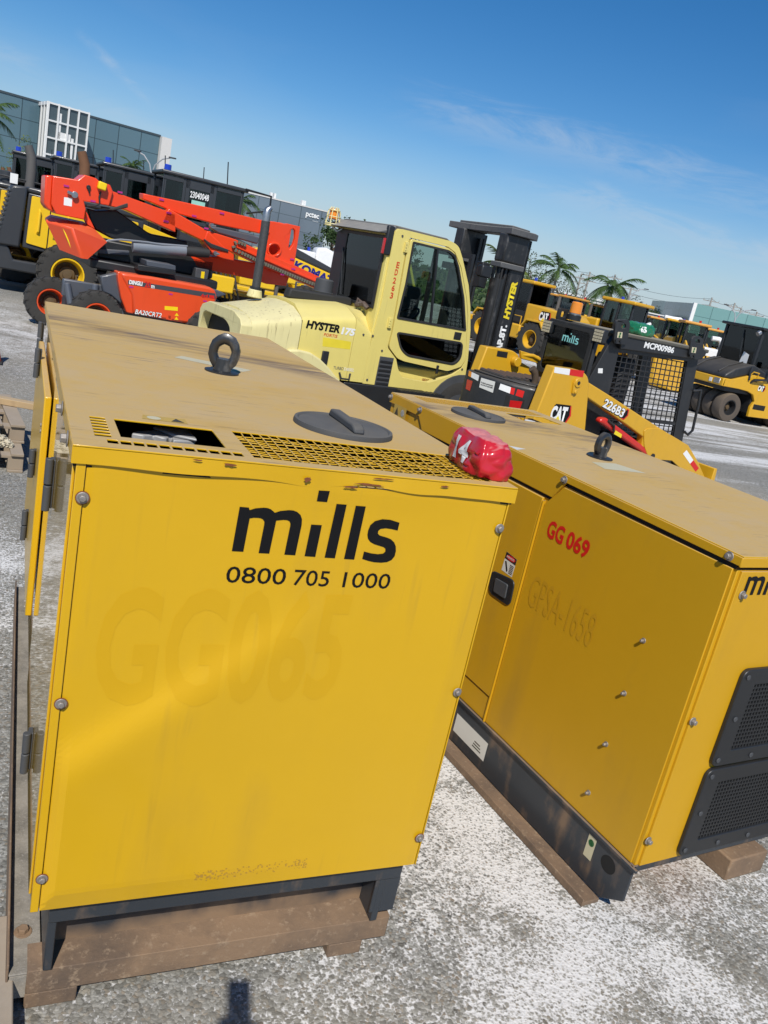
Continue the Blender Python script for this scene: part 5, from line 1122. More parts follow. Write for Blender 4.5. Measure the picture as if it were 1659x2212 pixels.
pr3('U', [(575,720),(600,760),(690,945),(600,890),(575,830)], .42, .60, 'head_cheek', M_org, .008, ys=.42)
bx = pr3('U', [(742,362),(842,402),(822,490),(724,455)], .20, .30, 'control_box', M_yelbox, .015, ys=.20)
MB().path([V3(760,490,.27), V3(740,560,.28), V3(745,640,.28), V3(690,665,.3), V3(590,665,.3)], .012, 6).build('cable', M_rubber, bl)
(x, z), = pp('U', [(440,530)], .30); MB().tube((x,.24,z),(x,.31,z),.045,n=16).tube((x-.10,.26,z+.02),(x,.26,z),.022,n=10).build('pivot_pin', M_steel, bl, bevel=.004)
(x, z), = pp('U', [(610,440)], .30); MB().tube((x,.27,z),(x,.31,z),.03,n=14).tube((x+.02,.28,z-.08),(x,.28,z),.014,n=8).build('pivot_pin', M_black, bl, bevel=.004)
q = pp('U', [(318,560),(416,572),(410,672),(313,655)], .298); decal('white_sticker', [(x,.2985,z) for x, z in q], M_wtext, bl)
for a, k, d in (((345,425),'U',.30), ((665,608),'U',.30), ((990,500),'U',.36), ((1490,590),'U',.47), ((1578,748),'U',.36), ((1545,850),'U',.36), ((150,432),'W',.36), ((125,502),'W',.36), ((360,457),'W',.47), ((590,435),'W',.47), ((460,560),'W',.36), ((1170,815),'W',.42), ((1180,895),'W',.36), ((1090,940),'W',.34)):
    (x, z), = pp(k, [a], d-.012); MB().box(x-.035, x+.035, d-.016, d-.011, z-.012, z+.012).build('tag', M_magenta, bl)
# arms
pr3('U', [(885,470),(906,490),(1659,765),(1659,985),(1062,715),(862,664)], .36, .70, 'arm_root', M_org, .012, ys=.36)
pr3('W', [(150,395),(460,575),(700,650),(900,742),(1250,892),(1400,962),(1400,1072),(1200,985),(880,850),(650,745),(443,668),(100,500)], .36, .66, 'main_boom', M_org, .012, ys=.36)
pr3('W', [(440,670),(470,580),(640,745),(690,775),(690,830),(600,810),(520,780)], .35, .67, 'boom_collar', M_org, .012, ys=.35)
bg = MB(); bg.prism(pp('W', [(700,700),(900,790),(1250,940),(1395,1000),(1395,1012),(1250,952),(900,802),(700,712)], .33), .33, .36); bg.build('boom_rail', M_org, bl)
pr3('W', [(-60,270),(0,285),(240,335),(560,405),(922,492),(905,605),(862,592),(560,530),(240,442),(0,342),(-60,320)], .47, .75, 'upper_boom', M_org, .012, ys=.47)
el_ = pp('W', [(1030,505),(1100,522),(1130,520),(1238,545),(1190,850),(1180,900),(950,800),(960,700),(985,600),(905,600),(922,495)], .42)
h1 = [(x, z) for x, z in pp('W', [(1020+46*math.cos(t), 735+46*math.sin(t)) for t in [6.283*i/20 for i in range(20)]], .42)]
h2 = pp('W', [(1110,625),(1150,600),(1160,570),(1180,562),(1195,580),(1195,640),(1180,690),(1150,735),(1130,690)], .42)
MB().holed(el_, [h1, h2], .42, .50).build('elbow_plate', M_org, bl, bevel=.01)
MB().prism(el_, .78, .84).build('elbow_plate', M_org, bl, bevel=.01); MB().holed([(x, z) for x, z in pp('W', [(1020+60*math.cos(t), 735+60*math.sin(t)) for t in [6.283*i/20 for i in range(20)]], .42)], [h1], .395, .425).build('elbow_boss', M_org, bl, bevel=.006)
pr3('W', [(330,783),(600,800),(880,850),(1150,950),(1122,1036),(960,1020),(872,988),(380,882)], .62, .95, 'lower_arm', M_org, .012, ys=.62)
pr3('U', [(590,690),(700,720),(950,715),(1350,1000),(1659,1060),(1800,1090),(1800,1160),(1659,1140),(1100,1090),(900,1060),(700,950),(640,860)], .62, .90, 'riser_arm', M_black, .02, ys=.62)
# cylinders and links
def cyl(a, b, r, k, d, name, mat, extra=None):
    A = V3_(k, a, d); B = V3_(k, b, d); return MB().tube(A, B, r, n=16).build(name, mat, bl, bevel=.006)
def V3_(k, p, d): x, z = FB.py(k, [p], d)[0]; return (x, d, z)
cyl((-150,710), (290,745), .085, 'W', .40, 'lift_cylinder', M_cylgrey)
MB().path([V3_('W',(290,745),.40), V3_('W',(380,755),.40), V3_('W',(480,765),.40)], [.075,.08,.07], 12).build('bellows', M_rubber, bl)
MB().path([V3_('U',(760,1130),.33), V3_('U',(850,1080),.33), V3_('U',(1000,1070),.33), V3_('U',(1300,1100),.34), V3_('U',(1500,1130),.34), V3_('U',(1800,1150),.36)], .016, 6).build('hydraulic_pipe', M_cylgrey, bl)
pr3('W', [(485,548),(560,548),(840,612),(905,640),(885,692),(780,662),(560,600)], .50, .62, 'link', M_slate, .02, ys=.50)
for a in ((500,535),(530,765)): (x, z), = pp('W', [a], .35); MB().tube((x,.29,z),(x,.36,z),.035,n=12).tube((x+.06,.30,z),(x,.30,z),.016,n=8).build('pivot_pin', M_steel, bl)
ec = MB(); pts = [V3_('W', p, .33) for p in ((790,700),(720,672),(682,690),(690,735),(770,772),(900,835),(1100,922),(1300,1005),(1390,1035))]
for i in range(len(pts)-1):
    a, b = Vector(pts[i]), Vector(pts[i+1]); n_ = max(1, int((b-a).length/.045))
    for k in range(n_): c = a.lerp(b, (k+.5)/n_); ec.cbox(c, (.034,.05,.055), Matrix.Rotation(-math.atan2((b-a).z, (b-a).x), 4, 'Y'))
ec.build('cable_chain', plain('muddy_chain', (.13,.12,.085), rough=.8, var=.5, scale=30), bl, bevel=.005)
for k in range(4): hz_ = MB(); hz_.path([V3_('W',(440+6*k,650+8*k),.34), V3_('W',(500,690+8*k),.33), V3_('W',(640,740+4*k),.34)], .012, 5); hz_.build('hose', M_rubber, bl)
for k in range(3): hz_ = MB(); hz_.path([V3_('U',(760,680+6*k),.36), V3_('U',(900,700+6*k),.35), V3_('U',(1080,640+14*k),.36)], .013, 5); hz_.build('hose', M_rubber, bl)
# turntable machinery in the shade
MB().box(-.05, 1.9, .30, 1.2, 1.02, 1.16).box(.1, 1.9, .62, 1.2, 1.16, 1.45).build('turntable', M_black, bl, bevel=.03)
pr3('U', [(720,1180),(1105,1205),(1100,1260),(740,1240)], .50, .6, 'cowl', M_slate, .01, ys=.50)
pr3('U', [(1310,1320),(1659,1385),(1659,1440),(1310,1385)], .05, .55, 'tray', M_slate, .008, ys=.05); pr3('U', [(1205,1370),(1659,1440),(1659,1500),(1205,1440)], .04, .6, 'tray', M_black, .008, ys=.04)
pr3('Z', [(1300,1340),(1440,1370),(1500,1400),(1440,1420),(1300,1380)], .15, .7, 'rear_cowl', M_slate, .02, ys=.15)
pr3('W', [(375,885),(485,905),(470,990),(365,985)], .40, .6, 'valve_box', M_grey, .01, ys=.40); q = pp('W', [(420,915),(448,918),(440,985),(412,985)], .398); decal('warning_sticker', [(x,.398,z) for x, z in q], M_yelbox, bl)
pl_ = MB().box(3.55, 4.05, -.1, 1.3, .55, .62).path([(3.6,0,.6),(3.6,0,1.35),(4.0,0,1.35),(4.0,0,.6)], .02, 6).path([(3.6,1.2,.6),(3.6,1.2,1.35),(4.0,1.2,1.35),(4.0,1.2,.6)], .02, 6).path([(4.0,0,1.35),(4.0,1.2,1.35)], .02, 6)
pl_.build('work_platform', M_slate, bl)
# ---------------------------------------------------------------- motor graders
M_kom = paint('grader_yellow', (.80,.50,.012), rough=.36, dust=.15, dustcol=(.6,.42,.12), dirt=.08, scale=2.5, coat=.3)
M_gblack = paint('grader_black', (.034,.037,.042), rough=.42, dust=.35, dustcol=(.11,.105,.10), dirt=.15, dirtcol=(.08,.075,.07), scale=4, coat=.15)
M_navy = plain('navy_lettering', (.012,.012,.17), rough=.4)
M_stack = paint('rusted_stack', (.16,.075,.035), rough=.8, dirt=.5, dirtcol=(.07,.04,.025), scale=6, coat=0)
M_stackg = paint('grey_stack', (.10,.095,.09), rough=.7, dirt=.4, dirtcol=(.06,.05,.045), scale=6, coat=0)
M_gglass = glass('grader_glass', (.30,.37,.355))
FGo = Vector((.383, 16.187, 0))
def make_grader(label, stack, first):
    t = empty('motor_grader', label, 'motor grader', (0,0,0), rad(2), 'motor graders parked in a row')
    # tail frame, radiator and hood
    MB().prism([(-1.05,.55),(-.95,1.2),(-.85,1.2),(-.6,.62),(2.6,.62),(2.6,.42),(-.9,.42)], .05, 1.75).build('tail_frame', M_gblack, t, bevel=.03)
    MB().prism([(-.92,.86),(-.74,1.90),(-.70,1.96),(-.44,1.98),(-.50,.86)], .0, 1.80).build('radiator_shroud', M_gblack, t, bevel=.04)
    lv = MB()
    for k in range(11): lv.box(-.93+.016*k, -.87+.016*k, -.004, 1.80, .95+k*.088, 1.0+k*.088)
    lv.build('radiator_louvre', M_gblack, t, bevel=.008)
    MB().prism([(-.46,.88),(-.42,1.88),(1.70,1.80),(1.70,.75),(1.0,.72),(.2,.84)], .06, 1.74).build('hood', M_gblack, t, bevel=.02)
    MB().prism([(-.46,1.885),(-.44,1.99),(1.70,1.95),(1.72,1.82)], .04, 1.76).build('hood_top', M_gblack, t, bevel=.04)
    for y0, s in ((.05, -1), (1.75, 1)):
        for pts in ([(-.40,.97),(-.36,1.84),(-.02,1.83),(-.04,.93)], [(-.02,.93),(.0,1.83),(.62,1.80),(.62,.94),(.3,1.06),(.1,1.0)], [(.64,.90),(.64,1.80),(1.60,1.76),(1.60,.80)]):
            d = MB().prism(rpoly(pts, .03), y0, y0+s*.02).build('hood_door', M_kom, t, bevel=.006)
            x = (pts[0][0]+pts[2][0])/2
            if pts[0][0] < .6: MB().path([(x,y0+s*.02,1.62),(x+.01,y0+s*.07,1.58),(x+.0,y0+s*.07,1.22),(x-.01,y0+s*.02,1.18)], .02, 6).build('handle', M_kom, d)
            if pts[0][0] > -.1:
                g = MB()
                for k in range(9): g.box(pts[0][0]+.08, pts[0][0]+.16, y0+s*.022, y0+s*.018, 1.12+k*.025, 1.135+k*.025)
                g.build('door_vent', M_dark, d)
    MB().path([(-.1,.5,2.0),(-.1,.5,2.12),(1.5,.5,2.1),(1.5,.5,1.95)], .018, 6).build('hand_rail', M_black, t); MB().path([(-.1,1.5,2.0),(-.1,1.5,2.12),(1.5,1.5,2.1),(1.5,1.5,1.95)], .018, 6).build('hand_rail', M_black, t)
    MB().path([(.56,.55,1.9),(.57,.55,2.35),(.55,.55,2.62),(.47,.55,2.84)], [.105,.105,.10,.085], 16).build('exhaust_stack', stack, t, sharp=60)
    for x, z in ((.10,2.14), (1.05,2.12)): MB().lathe([(.20,0),(.20,.10),(.17,.14),(.17,.22),(0,.24)], (x,.75,z-.14), n=22).build('air_cleaner', M_gblack, t)
    # tandem wheels both sides
    for cx in (.36, 1.62):
        for cy, sd in ((-.10,-1), (1.90,1)):
            e = bpy.data.objects.new('wheel', None); COL.objects.link(e); e.parent = t
            wheel(e, (cx,cy,.545), .545, .40, .30, M_kom, lugs=20, side=sd)
    MB().box(.1, 1.9, .16, .30, .38, .72).box(.1,1.9,1.5,1.64,.38,.72).build('tandem_case', M_gblack, t, bevel=.05)
    # cab: posts, roof, glass, seat, lamps, mirror
    x0, x1, y0, y1, zb, zt = 2.02, 3.68, .30, 1.50, 1.30, 2.80
    po = MB()
    for x in (x0, 2.42, 3.05, x1-.06):
        for y in (y0, y1-.06): po.box(x, x+.06, y, y+.06, zb, zt)
    po.box(2.48,3.05,y0-.012,y0+.0,2.62,2.80).box(2.48,3.05,y0-.012,y0,1.95,2.02).box(3.11,3.62,y0-.012,y0,1.62,1.70).box(3.11,3.62,y0-.012,y0,2.70,2.78).box(x0,2.42,y0-.012,y0,2.70,2.78).box(2.48,2.56,y0-.012,y0,1.9,2.8).box(2.97,3.05,y0-.012,y0,1.9,2.8).box(x0, x1, y0, y0+.05, zb, 1.62).box(x0, x1, y1-.05, y1, zb, 1.62).box(x0, x0+.05, y0, y1, zb, 1.9).box(2.42,3.08,y0,y0+.05,zb,1.95).build('cab_frame', M_gblack, t, bevel=.01)
    MB().box(x0-.05, x1+.08, y0-.05, y1+.05, zt, zt+.075).build('cab_roof', M_gblack, t, bevel=.025)
    gl = MB().box(x0+.06, x1-.06, y0+.02, y0+.026, 1.62, zt).box(x0+.06, x1-.06, y1-.026, y1-.02, 1.62, zt).box(x0+.02, x0+.026, y0, y1, 1.9, zt).box(x1-.03, x1-.024, y0, y1, 1.5, zt)
    gl.build('cab_glass', M_gglass, t, sharp=0)
    MB().box(2.45, 2.85, .7, 1.15, 1.4, 1.85).box(2.38, 2.52, .7, 1.15, 1.85, 2.4).box(x0+.1, x1-.1, y0+.08, y1-.08, 1.25, 1.4).box(3.1,3.5,.75,1.1,1.4,2.05).build('seat', plain('seat_vinyl', (.02,.02,.022)), t, bevel=.04)
    b = MB().tube((2.12,.55,zt+.075),(2.12,.55,zt+.19),.075,.07,n=16).build('beacon', M_blue, t, bevel=.01)
    MB().path([(x1,y0-.05,2.86),(x1+.55,y0-.1,2.84),(x1+.58,y0-.1,2.2),(x1+.2,y0-.05,2.05)], .025, 6).path([(x1+.1,y0,2.40),(x1+.56,y0-.1,2.55)], .02, 6).build('mirror_bracket', M_black, t)
    MB().tube((3.45,.9,zt+.07),(3.40,.9,zt+.55),.012,n=6).tube((3.0,1.2,zt+.07),(2.98,1.2,zt+.35),.01,n=6).build('antenna', M_black, t)
    # gooseneck, lift cylinders, drawbar, blade, front axle
    MB().prism([(3.5,1.05),(3.7,1.55),(4.3,1.78),(4.9,1.78),(7.2,1.30),(7.35,.75),(7.05,.75),(6.9,1.05),(4.8,1.50),(4.2,1.40),(3.9,.95)], .72, 1.10).build('gooseneck', M_kom, t, bevel=.03)
    MB().prism([(4.6,1.785),(4.95,1.785),(6.9,1.375),(6.9,1.42),(4.95,1.98),(4.6,1.95)], .70, 1.12).build('hose_cover', M_gblack, t, bevel=.02)
    lettering('lettering', 'KOMATSU', M_navy, t, (5.14,.718,1.475), Vector((1,0,-.20)), Vector((.20,0,1)), w=1.35, h=.20, bold=.05)
    for x in (4.45, 4.75): MB().tube((x,.45,1.1),(x-.12,.45,2.25),.075,n=12).tube((x,.45,.7),(x,.45,1.15),.045,n=10).build('lift_cylinder', M_stackg if x > 4.6 else M_gblack, t)
    MB().box(4.1, 5.2, .3, 1.5, 1.15, 1.32).prism([(2.2,.50),(2.3,.72),(3.2,.82),(3.6,1.02),(3.4,.6)], .2, 1.6).prism([(3.0,.80),(6.8,.74),(6.8,.58),(3.0,.58)], .60, 1.25).build('drawbar', M_kom, t, bevel=.03)
    MB().box(2.45, 3.7, .08, .34, .72, 1.06).box(2.6, 3.3, .02, .2, .42, .68).box(3.8,4.6,.1,.5,.95,1.15).build('side_box', M_kom, t, bevel=.03)
    MB().prism([(.28,.10),(.38,.16),(.44,.35),(.38,.56),(.28,.62),(.34,.35)], -.5, 2.3, 'y').build('blade', M_kom, t).location = (3.9, 0, 0)
    MB().tube((4.3,.9,.58),(4.3,.9,.68),.55,n=36).build('blade_circle', M_gblack, t)
    for cy, sd in ((-.05,-1), (1.85,1)):
        e = bpy.data.objects.new('wheel', None); COL.objects.link(e); e.parent = t
        wheel(e, (7.1,cy,.545), .545, .36, .30, M_kom, lugs=20, side=sd)
    MB().box(6.95, 7.25, .1, 1.7, .45, .65).build('front_axle', M_kom, t, bevel=.03)
    # rear yellow frame with blue lettered plate in the opening below the cab
    MB().holed([(1.70,1.05),(1.70,1.75),(2.42,1.60),(2.42,.95)], [[(1.78,1.15),(1.78,1.62),(2.34,1.50),(2.34,1.05)]], .02, .06).build('ladder_guard', M_kom, t, bevel=.006)
    MB().box(1.80, 2.32, .035, .045, 1.30, 1.48).build('name_plate', M_navy, t)
    for k in range(5): MB().path([(3.3+.1*k,.3,1.2),(3.4+.1*k,.2,.8),(3.5+.1*k,.3,.6)], .025, 5).build('hydraulic_hose', M_rubber, t)
    return t
gA = make_grader('yellow and black motor grader nearest in its row, number 23040048 on the cab', M_stack, True)
gA.location = FGo
gl_o = Vector((2.575, .284, 2.46)); lettering('fleet_number', '23040048', M_wtext, gA, gl_o, (1,0,0), (0,0,1), w=.385, h=.125, bold=.02)
decal('paper_notice', [(2.62,.284,2.18),(2.90,.284,2.18),(2.90,.284,2.42),(2.62,.284,2.42)], plain('mint_paper', (.30,.58,.48), rough=.6), gA)
gB = make_grader('second motor grader in the row with tall grey exhaust stack', M_stackg, False); ux_, uy_ = Vector((math.cos(rad(2)), math.sin(rad(2)), 0)), Vector((-math.sin(rad(2)), math.cos(rad(2)), 0))
gB.location = FGo+ux_*-.85+uy_*2.6
decal('white_sticker', [(.15,-.0,2.0),(.3,-.0,2.0),(.3,-.0,2.2),(.15,-.0,2.2)], M_wtext, gB)
for k, lb in ((2, 'third motor grader in the row, black cab showing behind the orange boom head'), (3, 'fourth motor grader in the row, partly hidden below the glass tower')):
    g = copy_tree(gA if k == 2 else gB); g['label'] = lb; g.location = FGo+ux_*-.85*k+uy_*2.6*k
for ch in list(bpy.data.objects):
    if ch.parent and ch.parent.name == 'motor_grader.002' and ch.name.startswith(('fleet_number', 'paper_notice')): bpy.data.objects.remove(ch)
for k, (px, lb) in enumerate(((52, 'far motor grader with rusty stack, nearest of the distant row'), (38, 'far motor grader with rusty stack, second of the distant row'), (25, 'far motor grader with rusty stack, third of the distant row'), (11, 'far motor grader with rusty stack, fourth of the distant row'), (-4, 'far motor grader with rusty stack, last of the distant row at the left edge'))):
    g = copy_tree(gB); g['label'] = lb; p = at_depth('v', px, 352, 33+3.0*k); g.location = (p.x-.56, p.y-.6, 0)
    for ch in g.children:
        if ch.name.startswith('white_sticker'): bpy.data.objects.remove(ch)
        elif ch.name.startswith('exhaust_stack'): ch.data = ch.data.copy(); ch.data.materials[0] = M_stack
# ---------------------------------------------------------------- pneumatic roller
FR = Frame((16.52, 13.96, 0), 0.0)
rl = empty('pneumatic_roller', 'yellow and black pneumatic tyred roller parked at the right edge', 'road roller', FR.o, 0)
rt = paint('worn_roller_tyre', (.095,.075,.058), rough=.9, dust=.2, dirt=.5, dirtcol=(.06,.05,.045), scale=5, coat=0)
for i, cy in enumerate((.15, .52, .89, 1.26)):
    e = bpy.data.objects.new('wheel', None); COL.objects.link(e); e.parent = rl
    w_ = wheel(e, (-.10+.02*(i%2), cy, .36), .36, .29, .19, M_black, side=-1); w_.data.materials[0] = rt
for cy in (-.03, .35, .73, 1.11, 1.45):
    e = bpy.data.objects.new('wheel', None); COL.objects.link(e); e.parent = rl
    w_ = wheel(e, (1.95, cy, .36), .36, .29, .19, M_black, side=-1); w_.data.materials[0] = rt
MB().prism([(-.62,.86),(-.60,1.06),(-.35,1.06),(.30,1.27),(.75,1.24),(.86,1.12),(2.3,1.12),(2.3,.62),(1.55,.62),(1.30,.24),(.56,.22),(.54,.48),(.62,.62),(.50,.78),(.28,.84),(-.05,.86)], -.02, .06).prism([(-.62,.86),(-.60,1.06),(-.35,1.06),(.30,1.27),(.75,1.24),(.86,1.12),(2.3,1.12),(2.3,.62),(1.55,.62),(1.30,.24),(.56,.22),(.54,.48),(.62,.62),(.50,.78),(.28,.84),(-.05,.86)], 1.36, 1.44).build('side_frame', M_catY, rl, bevel=.012)
MB().box(-.64, -.56, -.02, 1.44, .86, 1.055).build('front_bumper', M_catY, rl, bevel=.02)
MB().box(-.4, 2.2, .1, 1.32, .75, 1.0).box(.55,1.5,.06,1.36,.3,.9).build('chassis', M_black, rl)
MB().prism([(-.60,1.06),(-.56,1.16),(-.30,1.34),(.20,1.50),(.30,1.50),(.85,1.34),(.86,1.13),(.30,1.275),(-.35,1.06)], .02, 1.40).build('hood', M_blackd, rl, bevel=.05, seg=3)
hr = MB()
for y in (.32, 1.1): hr.path([(-.55,y,1.19),(-.28,y+.01,1.36),(.18,y+.02,1.515)], .02, 6)
hr.build('hood_ridge', M_blackd, rl)
MB().tube((.45,.28,1.45),(.45,.28,1.53),.06,n=14).tube((.70,.40,1.40),(.70,.40,1.50),.07,n=14).build('filler_cap', M_black, rl, bevel=.01)
xc = .25
po = MB()
for x, y in ((xc,.10), (xc,1.30), (1.5,.10), (1.5,1.30)): MB().box(x, x+.07, y-.03, y+.05, 1.1, 2.36).build('cab_post', M_black, rl, bevel=.01)
MB().box(xc,1.55,.08,.12,1.1,1.45).build('cab_wall', M_black, rl, bevel=.01)
MB().box(xc-.10, 1.65, -.02, 1.42, 2.36, 2.43).build('cab_roof', M_black, rl, bevel=.02)
MB().box(xc+.03, xc+.035, .10, 1.32, 1.35, 2.36).box(xc+.05, 1.5, .10, .105, 1.45, 2.36).box(xc+.05,1.5,1.31,1.315,1.45,2.36).box(1.53,1.535,.1,1.3,1.4,2.36).build('cab_glass', M_glassF, rl, sharp=0)
MB().box(.8, 1.2, .5, .9, 1.2, 1.65).box(1.1, 1.2, .5, .9, 1.65, 2.15).box(.45,.65,.55,.85,1.3,1.75).build('seat', plain('seat_vinyl', (.02,.02,.022)), rl, bevel=.04)
MB().tube((.05,.05,2.25),(.12,.05,2.30),.06,n=14).build('work_lamp', M_steel, rl)
MB().path([(xc+.02,.7,2.3),(xc-.01,.62,1.9),(xc-.01,.55,1.6)], .012, 6).build('wiper', M_black, rl); MB().path([(xc-.05,.02,1.45),(xc-.10,-.02,1.30),(xc-.08,-.04,1.12)], .03, 6).build('mirror_arm', M_black, rl)
MB().path([(xc+.0,.06,1.0),(xc+.05,-.08,1.15),(xc+.4,-.12,1.2),(xc+.5,-.10,1.6)], .035, 8).build('mirror_arm', M_black, rl)
MB().box(xc+.42,xc+.56,-.16,-.10,1.25,1.6).build('mirror', M_black, rl, bevel=.02)
decal('papers', [(xc+.02,.55,1.50),(xc+.02,.30,1.50),(xc+.02,.30,1.72),(xc+.02,.50,1.78)], M_wtext, rl)
for y in (.06,): MB().prism([(-.655,.90),(-.655,1.03),(-.635,1.03),(-.635,.90)], .08, .28).build('headlamp', M_steel, rl, bevel=.03); MB().box(-.655,-.645,.34,.44,.90,1.0).build('front_lamp', M_white, rl, bevel=.005)
MB().path([(.20,-.02,1.26),(.22,-.06,1.34),(.42,-.06,1.33),(.42,-.02,1.22)], .015, 6).build('hand_hold', M_catY, rl)
cat_badge(rl, (.58, -.0215, .90), (1,0,0), (0,0,1), .14); cat_badge(rl, (-.6415, 1.10, .915), (0,-1,0), (0,0,1), .085)
mills_logo('logo', rl, M_blacktext, (.30,-.0215,1.10), (1,0,0), (0,0,1), .045)
MB().box(.62, 1.05, -.023, .0, .42, .56).build('step_opening', M_dark, rl, bevel=.01)
lettering('fleet_number', 'RVC-001', M_wtext, rl, (xc+.0285,.52,1.40), (0,-1,0), (0,0,1), w=.20, h=.035, bold=.02)
# ---------------------------------------------------------------- wheel loaders
def make_loader(name='wheel_loader', M_roof=None, beacon=M_blue):
    t = empty(name, 'x', 'wheel loader', (0,0,0), 0, 'wheel loaders parked in the yard')
    MB().prism([(-2.6,.75),(-2.55,1.55),(-2.3,1.72),(-.45,1.80),(-.45,.85),(-1.0,.75)], -.62, .62).build('hood', M_catY, t, bevel=.06, seg=3)
    g = MB()
    for k in range(6): g.box(-2.2, -1.55, -.63, .63, 1.05+k*.07, 1.085+k*.07)
    g.build('hood_vent', M_dark, t)
    MB().box(-2.75, -2.2, -.75, .75, .55, 1.05).box(-2.3,1.9,-.35,.35,.55,.95).box(-.6,.7,-.85,-.5,.5,1.0).box(-.6,.7,.5,.85,.5,1.0).build('counterweight', M_catY, t, bevel=.05)
    MB().tube((-1.5,.15,1.75),(-1.5,.15,2.25),.06,.055,n=12).build('exhaust_pipe', M_stackg, t)
    po = MB()
    for x, y in ((-.42,-.52), (-.42,.45), (.18,-.54), (.18,.47), (.72,-.46), (.72,.39)): po.box(x, x+.08, y, y+.08, 1.0, 2.48)
    po.box(-.42,.8,-.52,-.48,1.0,1.5).box(-.42,.8,.48,.52,1.0,1.5).box(-.42,-.36,-.5,.5,1.0,1.75).box(-.42,.8,-.52,.52,.95,1.08).build('cab_frame', M_black, t, bevel=.015)
    MB().box(-.55, .92, -.60, .60, 2.48, 2.60).build('cab_roof', M_roof or M_catY, t, bevel=.04)
    MB().box(-.36,.76,-.50,-.495,1.5,2.48).box(-.36,.76,.495,.5,1.5,2.48).box(.76,.765,-.45,.45,1.2,2.48).box(-.40,-.395,-.45,.45,1.75,2.48).build('cab_glass', M_glassF, t, sharp=0)
    MB().box(-.15,.2,-.25,.25,1.1,1.5).box(-.22,-.08,-.25,.25,1.5,2.1).box(.45,.65,-.2,.2,1.1,1.6).build('seat', M_dark, t, bevel=.03)
    MB().tube((-.35,.35,2.60),(-.35,.35,2.72),.06,n=12).build('beacon', beacon, t)
    for cx in (-1.35, 1.25):
        for cy, sd in ((-.82,-1), (.82,1)):
            e = bpy.data.objects.new('wheel', None); COL.objects.link(e); e.parent = t
            wheel(e, (cx,cy,.60), .60, .42, .32, M_catY, lugs=18, side=sd)
            MB().prism([(cx-.55,1.05),(cx-.35,1.28),(cx+.35,1.28),(cx+.55,1.0),(cx+.5,.98),(cx+.32,1.22),(cx-.32,1.22),(cx-.5,1.0)], cy-.25, cy+.25).build('fender', M_catY, t, bevel=.01)
    for y in (-.42, .34): MB().prism([(.9,1.55),(1.1,1.75),(1.5,1.6),(2.5,.75),(2.7,.45),(2.5,.35),(2.2,.7),(1.3,1.3),(.95,1.4)], y, y+.08).build('lift_arm', M_catY, t, bevel=.015)
    MB().prism([(.9,.6),(.95,1.6),(1.2,1.6),(1.9,.9),(1.9,.6)], -.33, .33).build('front_frame', M_catY, t, bevel=.03)
    MB().prism([(2.55,.9),(2.65,.95),(2.75,.3),(3.5,.1),(3.5,.05),(2.65,.05),(2.5,.35)], -1.05, 1.05).build('bucket', M_catY, t, bevel=.02)
    MB().tube((1.2,-.2,1.65),(2.3,-.2,1.15),.07,n=10).tube((1.2,.2,1.65),(2.3,.2,1.15),.07,n=10).build('tilt_cylinder', M_black, t)
    for y in (-.78, .78): MB().path([(-.5,y,.55),(-.5,y,1.3),(.2,y,1.3),(.2,y,.55)], .02, 6).build('access_ladder', M_catY, t)
    return t
ld = make_loader()
M_oroof = plain('orange_roof', (.62,.30,.05), rough=.55)
ldo = make_loader('wheel_loader', M_oroof, M_redlens)
def place(src, p, rz, label, s=1.0):
    c = copy_tree(src); c.location = p; c.rotation_euler = (0,0,rz); c['label'] = label; c.scale = (s,s,s); return c
_q = at_depth('v', 1122, 745, 31); ld.location = (_q.x, _q.y, 0); ld.rotation_euler = (0,0,rad(104)); ld['label'] = 'yellow wheel loader with dark cab just right of the forklift mast'
cat_badge(ld, (-1.2, .6345, 1.30), (-1,0,0), (0,0,1), .30)
ldo.location = (0,0,0)
_q = at_depth('v', 1325, 735, 30); place(ld, (_q.x,_q.y,0), rad(-75), 'large yellow wheel loader facing away behind the skid steer roof', 1.0)
far = [('v',1158,645,52,195),('v',1200,652,50,200),('v',1240,662,47,200)]
labs = ['orange roofed wheel loader directly below the leaning palm trunk','orange roofed wheel loader left of the amber beacon','orange roofed wheel loader right of the amber beacon']
for (k, x, y, D, a), lb in zip(far, labs):
    p = at_depth(k, x, y, D); place(ldo, (p.x,p.y,0), rad(a), lb)
far2 = [(1405,720,46,250,'wheel loader with orange roof seen behind the green wrap'),(1453,728,40,235,'wheel loader with yellow roof below the white ducts'),(1487,738,36,240,'wheel loader with orange roof behind the number band of the skid steer'),(1530,745,44,240,'wheel loader with orange roof seen through the roller cab'),(1570,752,46,240,'wheel loader with orange roof behind the roller cab glass'),(1620,762,50,240,'wheel loader with orange roof furthest right behind the roller')]
for i, (x, y, D, a, lb) in enumerate(far2):
    p = at_depth('v', x, y, D); place(ldo if i != 1 else ld, (p.x,p.y,0), rad(a), lb, .95)
bpy.data.objects.remove(ldo) if False else None
_q = at_depth('v', 1290, 690, 58); ldo.location = (_q.x,_q.y,0); ldo.rotation_euler = (0,0,rad(215)); ldo['label'] = 'distant orange roofed wheel loader half hidden by the large loader'
